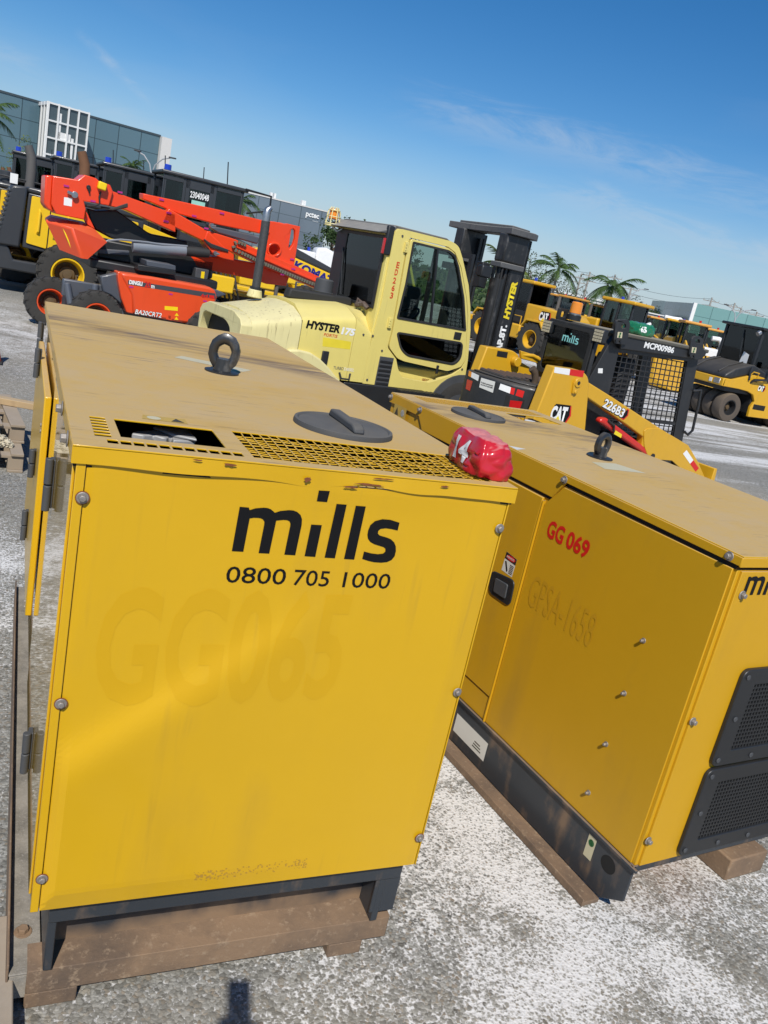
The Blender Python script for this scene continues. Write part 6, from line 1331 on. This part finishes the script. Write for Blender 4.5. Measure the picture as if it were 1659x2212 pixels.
# ---------------------------------------------------------------- buildings
def facade_glass(name, c1, c2, seam, w, h, rough=.12, refl=.6):
    m, nt, lk, p = nodes_of(name)
    c = N(nt, 'ShaderNodeTexCoord'); s = N(nt, 'ShaderNodeSeparateXYZ'); lk.new(c.outputs['Object'], s.inputs[0])
    def grid(out, per):
        a = N(nt, 'ShaderNodeMath', operation='DIVIDE'); a.inputs[1].default_value = per; lk.new(out, a.inputs[0])
        f = N(nt, 'ShaderNodeMath', operation='FRACT'); lk.new(a.outputs[0], f.inputs[0]); fl = N(nt, 'ShaderNodeMath', operation='FLOOR'); lk.new(a.outputs[0], fl.inputs[0])
        l = N(nt, 'ShaderNodeMath', operation='LESS_THAN'); l.inputs[1].default_value = .035; lk.new(f.outputs[0], l.inputs[0]); return l.outputs[0], fl.outputs[0]
    ad = N(nt, 'ShaderNodeMath', operation='ADD'); lk.new(s.outputs[0], ad.inputs[0]); lk.new(s.outputs[1], ad.inputs[1])
    gx, ix = grid(ad.outputs[0], w); gz, iz = grid(s.outputs[2], h)
    mxm = N(nt, 'ShaderNodeMath', operation='MAXIMUM'); lk.new(gx, mxm.inputs[0]); lk.new(gz, mxm.inputs[1])
    cv = N(nt, 'ShaderNodeCombineXYZ'); lk.new(ix, cv.inputs[0]); lk.new(iz, cv.inputs[1]); wn_ = N(nt, 'ShaderNodeTexWhiteNoise'); lk.new(cv.outputs[0], wn_.inputs[0])
    m1 = N(nt, 'ShaderNodeMixRGB'); m1.inputs[1].default_value = (*c1,1); m1.inputs[2].default_value = (*c2,1); lk.new(wn_.outputs['Value'], m1.inputs[0])
    m2 = N(nt, 'ShaderNodeMixRGB'); m2.inputs[2].default_value = (*seam,1); lk.new(mxm.outputs[0], m2.inputs[0]); lk.new(m1.outputs[0], m2.inputs[1]); lk.new(m2.outputs[0], p.inputs['Base Color'])
    n = N(nt, 'ShaderNodeTexNoise', Scale=.25, Detail=3.0); lk.new(c.outputs['Object'], n.inputs['Vector']); va = N(nt, 'ShaderNodeBump', Strength=.08, Distance=.3); lk.new(n.outputs[0], va.inputs['Height']); lk.new(va.outputs[0], p.inputs['Normal'])
    p.inputs['Roughness'].default_value = rough; p.inputs['Specular IOR Level'].default_value = refl; return m
M_fL = facade_glass('blue_grey_panels', (.085,.15,.185), (.10,.17,.205), (.03,.05,.06), 1.55, 1.25)
M_fP = facade_glass('grey_panels', (.13,.165,.20), (.15,.185,.22), (.06,.08,.09), 2.2, 1.25)
M_fR = facade_glass('green_panels', (.15,.29,.28), (.17,.32,.31), (.06,.13,.13), 1.4, 1.15)
M_conc = plain('white_render', (.62,.60,.57), rough=.8, var=.06)
def polar(az, r): return Vector((CAM.x+r*math.sin(rad(az)), CAM.y+r*math.cos(rad(az)), 0))
def wall_box(p, q, depth, z0, z1, mat, name, parent=None):
    d = (q-p); L = d.length; u = d/L; n = Vector((-u.y, u.x, 0))
    o = MB().box(0, L, 0, depth, z0, z1).build(name, mat, parent, sharp=0); o.location = p; o.rotation_euler = (0,0,math.atan2(u.y,u.x)); return o
def zel(el_, r): return CAM.z+r*math.tan(rad(el_))
# left glass block with its white stair tower
R0, R1 = 62, 65.2
a = polar(-9, 61.5); b = polar(7.35, R1); bp = b-a
lb = empty('glass_building', 'blue grey glass office building with white framed tower at upper left', 'building', a, math.atan2(bp.y,bp.x)); LL = bp.length; ux = bp.normalized()
ht = zel(5.05, 63.5)
MB().box(0, LL, 0, 18, 0, ht).build('facade', M_fL, lb, sharp=0)
MB().box(-.05, LL+.05, -.05, 18, ht, ht+.12).build('parapet', plain('dark_coping', (.05,.07,.08), rough=.5), lb)
MB().box(LL+.02, LL+.75, -.4, 18, 0, ht+.02).build('end_wall', M_conc, lb)
tx0 = (polar(.50, 62.8)-a).dot(ux); tx1 = (polar(2.72, 63.2)-a).dot(ux); tz = zel(5.3, 61)
M_tw = plain('tower_glass', (.055,.075,.085), rough=.08, var=.3, scale=.6, spec=.8)
tw = MB().box(tx0, tx1, -2.2, .0, 0, tz-.1).build('stair_tower', M_tw, lb, sharp=0)
fr = MB(); nx_ = 4
for i in range(nx_+1): x = tx0+(tx1-tx0)*i/nx_; fr.box(x-.05, x+.05, -2.32, -2.2, 0, tz)
for z in [tz-.12-k*1.0 for k in range(7)]: fr.box(tx0-.06, tx1+.06, -2.315, -2.205, z, z+.10)
for y in (-2.2, -1.5, -.75): fr.box(tx0-.10, tx0-.001, y-.04, y+.04, 0, tz)
fr.box(tx0-.08,tx0-.002,-2.2,0,tz-.2,tz); fr.build('tower_frame', M_white, tw)
for (u0,u1,z0,z1) in ((.28,.60,.22,.30),(.28,.34,.05,.30),(.28,.75,.52,.56),(.62,.68,.25,.75),(.30,.36,.45,.80),(.30,.70,.78,.82)):
    MB().box(tx0+(tx1-tx0)*u0, tx0+(tx1-tx0)*u1, -2.24, -2.205, tz*(1-z1*.85)-.2, tz*(1-z0*.85)-.2).build('inner_frame', M_white, tw)
# company block in the middle
a = polar(9.5, 84); b = polar(18.36, 88); bp = b-a; LL = bp.length
pb = empty('office_block', 'grey panelled office block with white pctec sign', 'building', a, math.atan2(bp.y,bp.x)); ht = zel(2.85, 86)
MB().box(0, LL, 0, 14, 0, ht).build('facade', M_fP, pb, sharp=0); MB().box(-.05, LL+.05, -.05, 14, ht, ht+.12).build('parapet', M_conc, pb)
ux = bp.normalized(); sx0 = (polar(16.99, 87)-a).dot(ux); sx1 = (polar(17.86, 87.5)-a).dot(ux)
lettering('sign', 'pctec', M_wtext, pb, (sx0, -.06, zel(2.27, 87)-.15), (1,0,0), (0,0,1), w=sx1-sx0, h=.62, bold=.035, thick=.02)
lettering('sign_line', 'inovação', M_wtext, pb, (sx0+(sx1-sx0)*.58, -.06, zel(2.05, 87)), (1,0,0), (0,0,1), w=(sx1-sx0)*.42, h=.11, thick=.02)
for az in (14.6, 14.85, 16.9, 17.05): x = (polar(az, 87)-a).dot(ux); MB().box(x-.09, x+.11, 1, 1.5, ht+.12, ht+.62).build('roof_unit', M_white, pb)
# right glass block
a = polar(42.85, 72); b = polar(62, 84); bp = b-a; LL = bp.length; ht = zel(2.02, 72)
rb_ = empty('glass_building', 'green glass building with white edge strip at right behind the roller', 'building', a, math.atan2(bp.y,bp.x))
MB().box(.14, LL, 0, 16, 0, ht).build('facade', M_fR, rb_, sharp=0)
MB().box(-.14, .138, -.03, .25, 0, ht+.03).build('edge_strip', M_white, rb_)
MB().box(.0, .1, .26, 10, 0, ht-.01).build('side_facade', M_fP, rb_, sharp=0)
sg = empty('storage_shed', 'pale panelled shed standing left of the green glass building', 'shed', polar(41.2, 78), rad(-40)); MB().box(-1.6, 1.6, 0, 4, 0, 3.0).build('wall', facade_glass('shed_panels', (.30,.32,.35), (.34,.36,.39), (.10,.11,.13), .5, .6, rough=.6, refl=.3), sg); MB().prism([(-.1,3.0),(4.1,3.0),(4.1,3.1),(-.1,3.1)], -1.7, 1.7, 'x').build('roof', M_white, sg)
for az, r, w, h0, h1, lb_, mt in ((35.6, 150, 9, 3.6, 4.6, 'long white roofed warehouse on the rise behind the palms', M_white), (36.6, 135, 4, 2.6, 3.6, 'brown brick wall building on the rise below the white warehouse', plain('brown_brick', (.22,.13,.08), rough=.9)), (40.2, 140, 2.6, 2.8, 4.0, 'small white house right of the second palm', M_white), (41.3, 135, 2.0, 2.6, 3.6, 'low beige house beside the green glass building', plain('beige_render', (.55,.48,.32), rough=.8))):
    p = polar(az, r); hs_ = empty('warehouse' if w > 5 else 'house', lb_, 'building', p, rad(-az)); MB().box(-w/2, w/2, 0, 6, 0, h1-.3).build('wall', mt if 'brick' in mt.name else M_conc, hs_); MB().prism([(-w/2-.2,h1-.3),(w/2+.2,h1-.3),(w/2-.1,h1),(-w/2+.1,h1)], -.2, 6.2).build('roof', mt, hs_)
# ---------------------------------------------------------------- rise with scrub
M_grass = plain('scrub_green', (.055,.085,.022), rough=.9, var=.5, scale=.6, bump=.5)
from mathutils import noise as _ns
def hill(u, v):
    az = 20+24*u; r = 75+75*v; p = polar(az, r); e = math.sin(min(1, u*6)*1.57)*math.sin(min(1,(1-u)*2.2)*1.57)
    return (p.x, p.y, -.05+e*(3.0*math.sin(min(1, v*2.2)*1.57)+.5*_ns.noise(Vector((p.x*.15,p.y*.15,0)))+.3*_ns.noise(Vector((p.x*.7,p.y*.7,3)))))
struct(MB().grid(hill, 90, 24).build('hill', M_grass, sharp=0))
def leaf_mat(name, c):
    m, nt, lk, p = nodes_of(name); c0 = N(nt, 'ShaderNodeNewGeometry'); r = N(nt, 'ShaderNodeMixRGB'); r.inputs[1].default_value = (*[v*.6 for v in c],1); r.inputs[2].default_value = (*[v*1.35 for v in c],1)
    lk.new(c0.outputs['Random Per Island'], r.inputs[0]); lk.new(r.outputs[0], p.inputs['Base Color']); p.inputs['Roughness'].default_value = .55
    tr = N(nt, 'ShaderNodeBsdfTranslucent'); lk.new(r.outputs[0], tr.inputs[0]); mx = N(nt, 'ShaderNodeMixShader'); mx.inputs[0].default_value = .3; lk.new(p.outputs[0], mx.inputs[1]); lk.new(tr.outputs[0], mx.inputs[2]); lk.new(mx.outputs[0], nt['Material Output'].inputs[0]); return m
M_leafD = leaf_mat('leaf_dark', (.040,.075,.020)); M_leafL = leaf_mat('leaf_light', (.11,.15,.025)); M_leafO = leaf_mat('leaf_olive', (.075,.085,.035)); M_palm = leaf_mat('palm_frond', (.070,.125,.030))
M_bark = plain('bark', (.13,.10,.075), rough=.9, var=.4, scale=12); M_ptrunk = plain('palm_trunk', (.33,.29,.24), rough=.9, var=.25, scale=4)
def leafy_tree(p, H, cr, label, mat, seed, dens=1.0, sparse=False, name='tree', group='trees behind the yard', tz=0.0):
    r = random.Random(seed); t = empty(name, label, 'tree', (p.x,p.y,tz), r.uniform(0,6), group)
    tk = MB(); tk.path([(0,0,-.2),(.02*H,0,H*.25),(.01*H,.02*H,H*.5),(0,.03*H,H*.75)], [H*.035,H*.028,H*.02,H*.008], 7); tips = []
    for i in range(9):
        a = r.uniform(0,6.283); z0 = H*r.uniform(.25,.55); L = cr*r.uniform(.55,1.0); e = (math.cos(a)*L, math.sin(a)*L, min(H*.95, z0+H*r.uniform(.15,.42)))
        tk.path([(.01*H,.01*H,z0),(e[0]*.5,e[1]*.5,z0+(e[2]-z0)*.6),e], [H*.014,H*.009,H*.003], 5); tips.append(Vector(e))
    tips += [Vector((0,0,H*.85)), Vector((0,.1*cr,H*.7))]
    tk.build('trunk', M_bark, t)
    lf = MB(); n = int((420 if sparse else 1500)*dens)
    cl = [(tp+Vector((r.uniform(-.3,.3)*cr, r.uniform(-.3,.3)*cr, r.uniform(-.1,.12)*H)), cr*r.uniform(.16,.40)) for tp in tips for _ in range(3)]
    for i in range(n):
        c, rr = r.choice(cl); d = Vector((r.gauss(0,1), r.gauss(0,1), r.gauss(0,.75))); d = d.normalized()*rr*r.random()**.4; q = c+d
        s = cr*r.uniform(.035,.085)*(.8 if sparse else 1); a = Vector((r.gauss(0,1), r.gauss(0,1), r.gauss(0,1))).normalized(); b = a.orthogonal().normalized()
        lf.add([q-a*s, q+b*s*.55, q+a*s, q-b*s*.55], [(0,1,2,3)])
    lf.build('crown', mat, t, sharp=0, fix=False); return t
def palm(p, H, L, label, seed, nf=18, tz=0.0, trunk_r=None, leaf=None, group='palm trees'):
    r = random.Random(seed); t = empty('palm_tree', label, 'palm', (p.x,p.y,tz), r.uniform(0,6), group); R = trunk_r or H*.03
    lx = r.uniform(-.04,.04)*H
    MB().path([(0,0,-.1),(lx*.3,0,H*.35),(lx,0,H*.8),(lx,0,H)], [R*1.25,R,R*.8,R*.6], 10).build('trunk', M_ptrunk, t)
    MB().path([(lx,0,H*.86),(lx,0,H*.95),(lx,0,H*1.06)], [R*.8,R*.9,R*.35], 8).build('crownshaft', M_palm, t)
    lf = MB()
    for i in range(nf):
        a = 6.283*i/nf+r.uniform(-.2,.2); up = r.uniform(-.1,1.15); l = L*r.uniform(.8,1.1); pts = []
        d = Vector((math.cos(a), math.sin(a), 0)); side = Vector((-d.y, d.x, 0))
        for k in range(15):
            s = k/14; h = up*l*(s-.15*s*s)-(.55+.35*(1.15-up))*l*s*s*.9; pts.append(Vector((lx,0,H))+d*l*s*(1-.12*s)+Vector((0,0,h)))
        for k in range(14):
            w = L*.010; lf.add([pts[k]-side*w, pts[k]+side*w, pts[k+1]+side*w, pts[k+1]-side*w], [(0,1,2,3)])
            for sd in (-1, 1):
                for f in (0, .5):
                    if k < 2: continue
                    b = pts[k].lerp(pts[k+1], f); ll = l*.30*math.sin(math.pi*(.12+.86*(k/14)))*r.uniform(.8,1.1); fw = (pts[k+1]-pts[k]).normalized()
                    tip = b+side*sd*ll*.75+fw*ll*.5+Vector((0,0,-ll*r.uniform(.25,.6))); w2 = fw*L*.022
                    lf.add([b-w2, b+w2, tip], [(0,1,2)])
    lf.build('fronds', leaf or M_palm, t, sharp=0, fix=False); return t
palm(polar(33.95, 62), zel(1.95,62)-.2, 2.35, 'tall palm with leaning grey trunk behind the yellow loader', 5, 16, .6)
palm(polar(37.55, 60), zel(1.70,60)-.2, 2.25, 'full crowned palm in the middle above the amber beacon', 7, 20, .5)
palm(polar(-2.75, 42), zel(3.6,42), 1.75, 'large palm cut off by the left edge', 9, 18)
palm(polar(6.0, 56), zel(2.9,56), .95, 'small palm standing in front of the left glass building', 11, 16)
palm(polar(12.6, 50), zel(2.2,50), 1.7, 'palm seen through the mirror frame of the nearest grader', 13, 16)
palm(polar(18.9, 55), zel(-.1,55), 1.0, 'small palm beside the dark cab glass of the forklift', 15, 16)
palm(polar(40.95, 55), zel(.15,55), 1.35, 'short spiky palm with thick brown trunk right of the green wrap', 17, 22, trunk_r=.22)
palm(polar(30.5, 58), zel(1.8,58), 2.3, 'yellowing palm seen between the forklift mast rails', 19, 16, leaf=M_leafL)
leafy_tree(polar(-.3, 50), 4.3, 1.1, 'small bright green tree in front of the left building', M_leafL, 21, .8)
leafy_tree(polar(18.9, 80), 5.0, 2.2, 'dense dark tree at the end of the company block', M_leafD, 22, 1.2)
leafy_tree(polar(20.6, 78), 5.4, 2.0, 'dense tree hidden behind the forklift roof', M_leafD, 23)
leafy_tree(polar(16.5, 112), 6.9, 2.4, 'tree crown showing above the roof of the company block', M_leafO, 24, .8)
leafy_tree(polar(23.6, 95), 6.2, 1.8, 'tree top showing above the forklift roof', M_leafD, 25)
for az, r_, H, c_, sp, m_, lb_ in ((31.6,70,4.6,1.6,0,M_leafD,'dark tree behind the mast, left of the bare trees'), (32.2,82,6.0,2.0,1,M_leafO,'thinly leaved tree right of the mast'), (33.0,86,5.8,2.0,1,M_leafO,'thinly leaved tree beside the tall palm'), (34.8,84,4.9,1.9,1,M_leafO,'sparse tree right of the tall palm'), (35.3,80,3.8,1.3,1,M_leafO,'small flat topped tree by the power pole'), (39.15,72,3.9,1.2,0,M_leafO,'round olive tree right of the second palm'), (40.0,80,3.4,1.3,0,M_leafD,'low dark tree beside the large loader roof'), (40.9,84,3.9,1.3,0,M_leafO,'olive tree left of the green glass building'), (41.9,68,2.5,.9,0,M_leafD,'low dark bush at the foot of the green glass building'), (37.9,66,2.4,1.2,0,M_leafD,'dark tree at the base of the second palm')):
    leafy_tree(polar(az, r_), H, c_, lb_, m_, int(az*10), .7, bool(sp))
r = random.Random(77)
bs = MB()
for i in range(2600):
    az = r.uniform(20.5,41.5); rr = r.uniform(70,112); u = (az-20)/24; v = (rr-75)/75; x, y, z = hill(u, max(0,v)); s = r.uniform(.15,.5); q = Vector((x,y,z+r.uniform(0,.5))); a = Vector((r.gauss(0,1), r.gauss(0,1), r.gauss(0,1))).normalized(); b = a.orthogonal()
    bs.add([q-a*s, q+b*s*.6, q+a*s, q-b*s*.6], [(0,1,2,3)])
stuff(bs.build('scrub', M_leafD, sharp=0, fix=False))
# ---------------------------------------------------------------- lamps, poles, wires
M_galv = plain('galvanised_pole', (.42,.43,.44), rough=.5, metal=.3); M_cpole = plain('concrete_pole', (.33,.31,.28), rough=.9)
def street_lamp(p, H, label, two=True, yaw=0.0):
    t = empty('street_lamp', label, 'street lamp', p, yaw, 'street lamps')
    MB().path([(0,0,0),(0,0,H*.6),(0,0,H*.82)], [.07,.06,.05], 8).build('pole', M_galv, t)
    for s in ((-1,1) if two else (1,)):
        MB().path([(0,0,H*.80),(s*.15,0,H*.9),(s*.5,0,H*.97),(s*.95,0,H)], .035, 6).build('arm', M_galv, t); MB().box(s*.95-.1, s*.95+.25, -.1, .1, H-.03, H+.04).build('lamp_head', M_grey, t, bevel=.02)
street_lamp(polar(7.1, 48), zel(3.85,48), 'double street lamp at the white end of the left building', True, rad(-30))
street_lamp(polar(24.0, 90), zel(2.6,90), 'double street lamp above the forklift roof', True, rad(-20))
street_lamp(polar(38.85, 70), zel(2.25,70), 'curved street lamp right of the second palm', False, rad(-38))
street_lamp(polar(45.4, 66), zel(2.3,66), 'street lamp in front of the green glass building', True, rad(-45))
def power_pole(p, H, label, yaw):
    t = empty('power_pole', label, 'utility pole', p, yaw, 'power poles')
    MB().path([(0,0,0),(0,0,H)], [.16,.10], 8).build('pole', M_cpole, t)
    c = MB()
    for z in (H-.5, H-1.1): c.box(-.95,.95,-.05,.05,z,z+.1)
    for x in (-.9,-.3,.3,.9): c.box(x-.03,x+.03,-.03,.03,H-.4,H-.2)
    c.build('crossarm', M_cpole, t); return Vector((p.x,p.y,H-.15))
tops = []
for az, r_, e_, lb_ in ((35.44,110,2.35,'short power pole left of the tall one'), (35.95,104,2.6,'tall power pole with two crossarms beside the tall palm'), (37.55,112,2.75,'power pole directly behind the second palm'), (38.75,106,2.3,'power pole between the second palm and the curved lamp'), (43.7,112,2.55,'power pole left above the green glass roof'), (45.1,112,2.5,'bare power pole above the green glass roof'), (45.55,120,2.3,'power pole with wide crossarms above the green glass building'), (46.5,122,2.25,'rightmost power pole above the green glass building')):
    tops.append(power_pole(polar(az, r_), zel(e_, r_), lb_, rad(-az)))
tops = [tops[1], tops[2], tops[3], tops[4], tops[5], tops[7]]
tops.insert(0, polar(31, 100)+Vector((0,0,zel(2.9,100)))); tops.append(polar(52, 120)+Vector((0,0,zel(2.0,120))))
for dz, lb_ in ((0, 'upper power line strung between the poles'), (-.75, 'lower power line strung between the poles')):
    wr = MB()
    for a, b in zip(tops, tops[1:]): wr.path([a.lerp(b, k/8)+Vector((0,0,dz-.35*4*(k/8)*(1-k/8))) for k in range(9)], .022, 4)
    tag(wr.build('power_line', M_black, sharp=0), lb_, 'power line', 'power lines')
# ---------------------------------------------------------------- white ducts, far white machine
M_duct = plain('white_duct', (.75,.75,.74), rough=.4, var=.04)
def duct(k, pts, D, r, lb_):
    o = MB().path([at_depth(k, x, y, D) for x, y in pts], r, 10).build('duct_pipe', M_duct, sharp=60); return tag(o, lb_, 'duct', 'white ducts')
dl = empty('milling_machine', 'white conveyor arm with elbow above the far loaders', 'machine', polar(41.6, 52), 0)
fr_ = Frame(dl.location, 0)
MB().path([fr_.loc(at_depth('S', x, y, 40)) for x, y in ((805,545),(870,560),(930,570),(955,600),(955,640),(985,650))], [.11,.11,.13,.15,.13,.10], 10).build('conveyor', M_duct, dl, sharp=60)
MB().path([fr_.loc(at_depth('S', x, y, 40)) for x, y in ((955,620),(940,640),(900,640))], .06, 8).build('chute', M_duct, dl); MB().box(-1.2,1.2,-1.0,1.0,.3,1.9).build('body', M_duct, dl, bevel=.1)
d2 = empty('milling_machine', 'white elbow duct beside the roller cab', 'machine', polar(43.4, 46), 0); fr_ = Frame(d2.location, 0)
MB().path([fr_.loc(at_depth('S', x, y, 34)) for x, y in ((1195,722),(1255,730),(1278,750),(1278,790),(1262,830))], [.10,.10,.13,.12,.09], 10).build('conveyor', M_duct, d2, sharp=60); MB().box(-1.0,1.0,-1.0,1.0,.3,1.5).build('body', M_duct, d2, bevel=.1)
d3 = empty('milling_machine', 'white elbow duct rising beside the green wrap', 'machine', polar(40.4, 44), 0); fr_ = Frame(d3.location, 0)
MB().path([fr_.loc(at_depth('S', x, y, 36)) for x, y in ((690,600),(672,610),(660,640),(650,690))], [.06,.11,.11,.09], 10).build('conveyor', M_duct, d3, sharp=60); MB().box(-1.0,1.0,-1.0,1.0,.3,1.3).build('body', M_duct, d3, bevel=.1)
d4 = empty('white_truck', 'white truck with domed hood seen past the orange elbow', 'truck', polar(17.9, 46), rad(-10))
MB().box(-1.6,.0,-.9,.9,1.0,2.0).build('body', M_duct, d4, bevel=.08); MB().prism([(0,1.0),(0,2.25),(.5,2.35),(1.0,2.2),(1.3,1.5),(1.3,.8)], -.8, .8).build('hood', M_duct, d4, bevel=.15, seg=3); MB().tube((-.3,0,2.0),(-.3,0,2.2),.08,n=10).build('beacon', M_blue, d4); MB().box(-1.7,1.4,-.8,.8,.4,1.0).build('chassis', M_black, d4)
# ---------------------------------------------------------------- near things at the left
M_wood = paint('weathered_wood', (.30,.235,.165), rough=.85, dust=.4, dustcol=(.42,.36,.29), dirt=.5, dirtcol=(.10,.08,.06), scale=5, coat=0)
M_woodn = paint('fresh_wood', (.42,.29,.15), rough=.8, dust=.3, dustcol=(.5,.42,.3), dirt=.3, dirtcol=(.15,.1,.06), scale=6, coat=0)
def pallet(loc, rz, label, seed):
    r = random.Random(seed); t = empty('pallet', label, 'pallet', loc, rz, 'wooden pallets')
    for k in range(6): MB().box(-.50, .50, -.42+k*.152, -.34+k*.152+r.uniform(0,.02), .118, .136).build('top_board', M_wood, t, bevel=.002)
    for k in (-.42, 0-.05, .32): MB().box(-.50, .50, k, k+.10, .0, .016).build('bottom_board', M_wood, t, bevel=.002)
    for x in (-.48, -.05, .38):
        MB().box(x, x+.10, -.42, .44, .098, .1175).build('stringer_board', M_wood, t, bevel=.002)
        for k in (-.42, -.05, .32): MB().box(x, x+.10, k, k+.10, .0165, .0975).build('block', M_wood, t, bevel=.002)
    return t
pallet((-.44, 4.95, 0), rad(94), 'lower weathered pallet on the ground left of the near generator', 1)
pallet((-.46, 5.22, .1365), rad(96.5), 'upper weathered pallet stacked across the lower one', 2)
def plank(p0, p1, w, h, label, mat, name='plank'):
    a, b = Vector(p0), Vector(p1); d = b-a; L = d.length; o = MB().box(0, L, -w/2, w/2, 0, h).build(name, mat, bevel=.004); o.location = a; o.rotation_euler = d.to_track_quat('X', 'Z').to_euler(); return tag(o, label, 'plank', 'loose planks')
plank((-.62,5.55,.275), (.16,5.30,.275), .09, .05, 'pale broken plank lying across the top of the pallets', M_woodn)
plank((-.62,4.78,.138), (-.30,4.72,.138), .035, .025, 'thin pale stick lying beside the rag on the lower pallet', M_woodn)
rg = soft_box('rag', paint('canvas_rag', (.52,.46,.34), rough=.9, dirt=.3, dirtcol=(.25,.2,.13), scale=14, coat=0), (-.20,4.66,.137), (.30,.12,.075), .1, .022, 9.1, taper=.55); tag(rg, 'crumpled cream rag lying on the lower pallet', 'rag')
plank((-.052,-.62,0), (-.057,.275,0), .10, .09, 'square timber on the ground at the bottom left corner', M_wood, 'timber')
_q = hit('v', 0, 775, (0,0,.05), (0,0,1))
cn = empty('traffic_cone', 'faded orange cone cut off by the left edge', 'cone', (_q.x-.10,_q.y,0), 0); MB().box(-.13,.13,-.13,.13,0,.03).build('base', M_rubber, cn, bevel=.01); MB().lathe([(.115,.03),(.03,.46),(0,.465)], n=24).build('body', paint('cone_orange', (.42,.085,.03), rough=.6, dirt=.4, dirtcol=(.2,.06,.03), scale=12, coat=0), cn)
# ---------------------------------------------------------------- photographer (casts the shadow at the bottom edge)
fh = Vector((_f.x,_f.y,0)).normalized(); rh = Vector((fh.y,-fh.x,0))
ph = MB().prism(rrect(-.031,.031,-.066,.066,.008), -.0035, .0035).build('phone', M_black, bevel=.001)
ph.matrix_world = Matrix(((_r.x,-_f.x,_u.x,0),(_r.y,-_f.y,_u.y,0),(_r.z,-_f.z,_u.z,0),(0,0,0,1))); ph.location = CAM-_u*.058-_f*.012
tag(ph, 'black mobile phone held up in both hands of the person', 'phone')
pb_ = Vector((CAM.x,CAM.y,0))-fh*.34-rh*.05
pe = empty('person', 'person in dark work clothes holding a phone up with both hands', 'person', pb_, math.atan2(fh.y,fh.x))
M_skin = plain('skin', (.32,.19,.13), rough=.5, var=.08); M_cloth = plain('dark_work_clothes', (.03,.035,.05), rough=.8, var=.2)
hand = Matrix.Rotation(-math.atan2(fh.y,fh.x), 3, 'Z')
hp = hand @ (CAM-_u*.135-_f*.02-pb_)
def skin(name, pts, edges, radii, mat, root=0):
    me = bpy.data.meshes.new(name); me.from_pydata([tuple(p) for p in pts], edges, []); me.materials.append(mat); o = bpy.data.objects.new(name, me); COL.objects.link(o); o.parent = pe
    m = o.modifiers.new('skin', 'SKIN'); m.use_smooth_shade = True
    if not me.skin_vertices: me.attributes
    for i, r_ in enumerate(radii): me.skin_vertices[0].data[i].radius = (r_, r_)
    me.skin_vertices[0].data[root].use_root = True
    s = o.modifiers.new('sub', 'SUBSURF'); s.levels = 2; s.render_levels = 2; return o
B = [(0,0,.76),(0,0,.95),(0,0,1.12),(.0,0,1.22),(.01,0,1.29),(.03,0,1.37),(.03,0,1.46)]
Rr = [.115,.105,.12,.07,.045,.075,.07]
E_ = [(0,1),(1,2),(2,3),(3,4),(4,5),(5,6)]
def limb(start, pts, rs):
    for p, r_ in zip(pts, rs): B.append(p); Rr.append(r_); E_.append((start, len(B)-1)); start = len(B)-1
for s in (-1, 1):
    limb(0, [(0,s*.085,.70),(.01,s*.09,.40),(0,s*.095,.07),(.10,s*.10,.035)], [.08,.055,.04,.032])
    limb(2, [(0,s*.165,1.16),(.13,s*.22,1.22),(hp.x-.04,hp.y+s*.055,hp.z-.03),(hp.x-.01,hp.y+s*.045,hp.z+.01)], [.055,.042,.028,.026])
try:
    bo = skin('body', B, E_, Rr, M_cloth)
except Exception as ex:
    print('skin failed', ex)
for s in (-1, 1):
    for k in range(4):
        z = hp.z-.02+.018*k; f_ = MB().path([(hp.x-.02,hp.y+s*.05,z),(hp.x+.005,hp.y+s*.052,z+.004),(hp.x+.014,hp.y+s*.038,z+.006),(hp.x+.016,hp.y+s*.022,z+.005)], [.008,.0075,.007,.005], 7).build('finger', M_skin, pe, sharp=60)
    MB().path([(hp.x-.03,hp.y+s*.045,hp.z-.02),(hp.x-.028,hp.y+s*.03,hp.z+.015),(hp.x-.022,hp.y+s*.015,hp.z+.03)], [.010,.009,.006], 7).build('thumb', M_skin, pe, sharp=60)
hd = MB().lathe([(0,-.11),(.045,-.10),(.062,-.05),(.070,0),(.072,.04),(.06,.085),(.035,.11),(0,.118)], (.035,0,1.45), n=20).build('head', M_skin, pe, sharp=60)
MB().lathe([(.073,.02),(.077,.05),(.066,.095),(.038,.12),(0,.128)], (.025,0,1.45), n=20).build('hair', plain('dark_hair', (.015,.012,.01), rough=.7), pe, sharp=60)
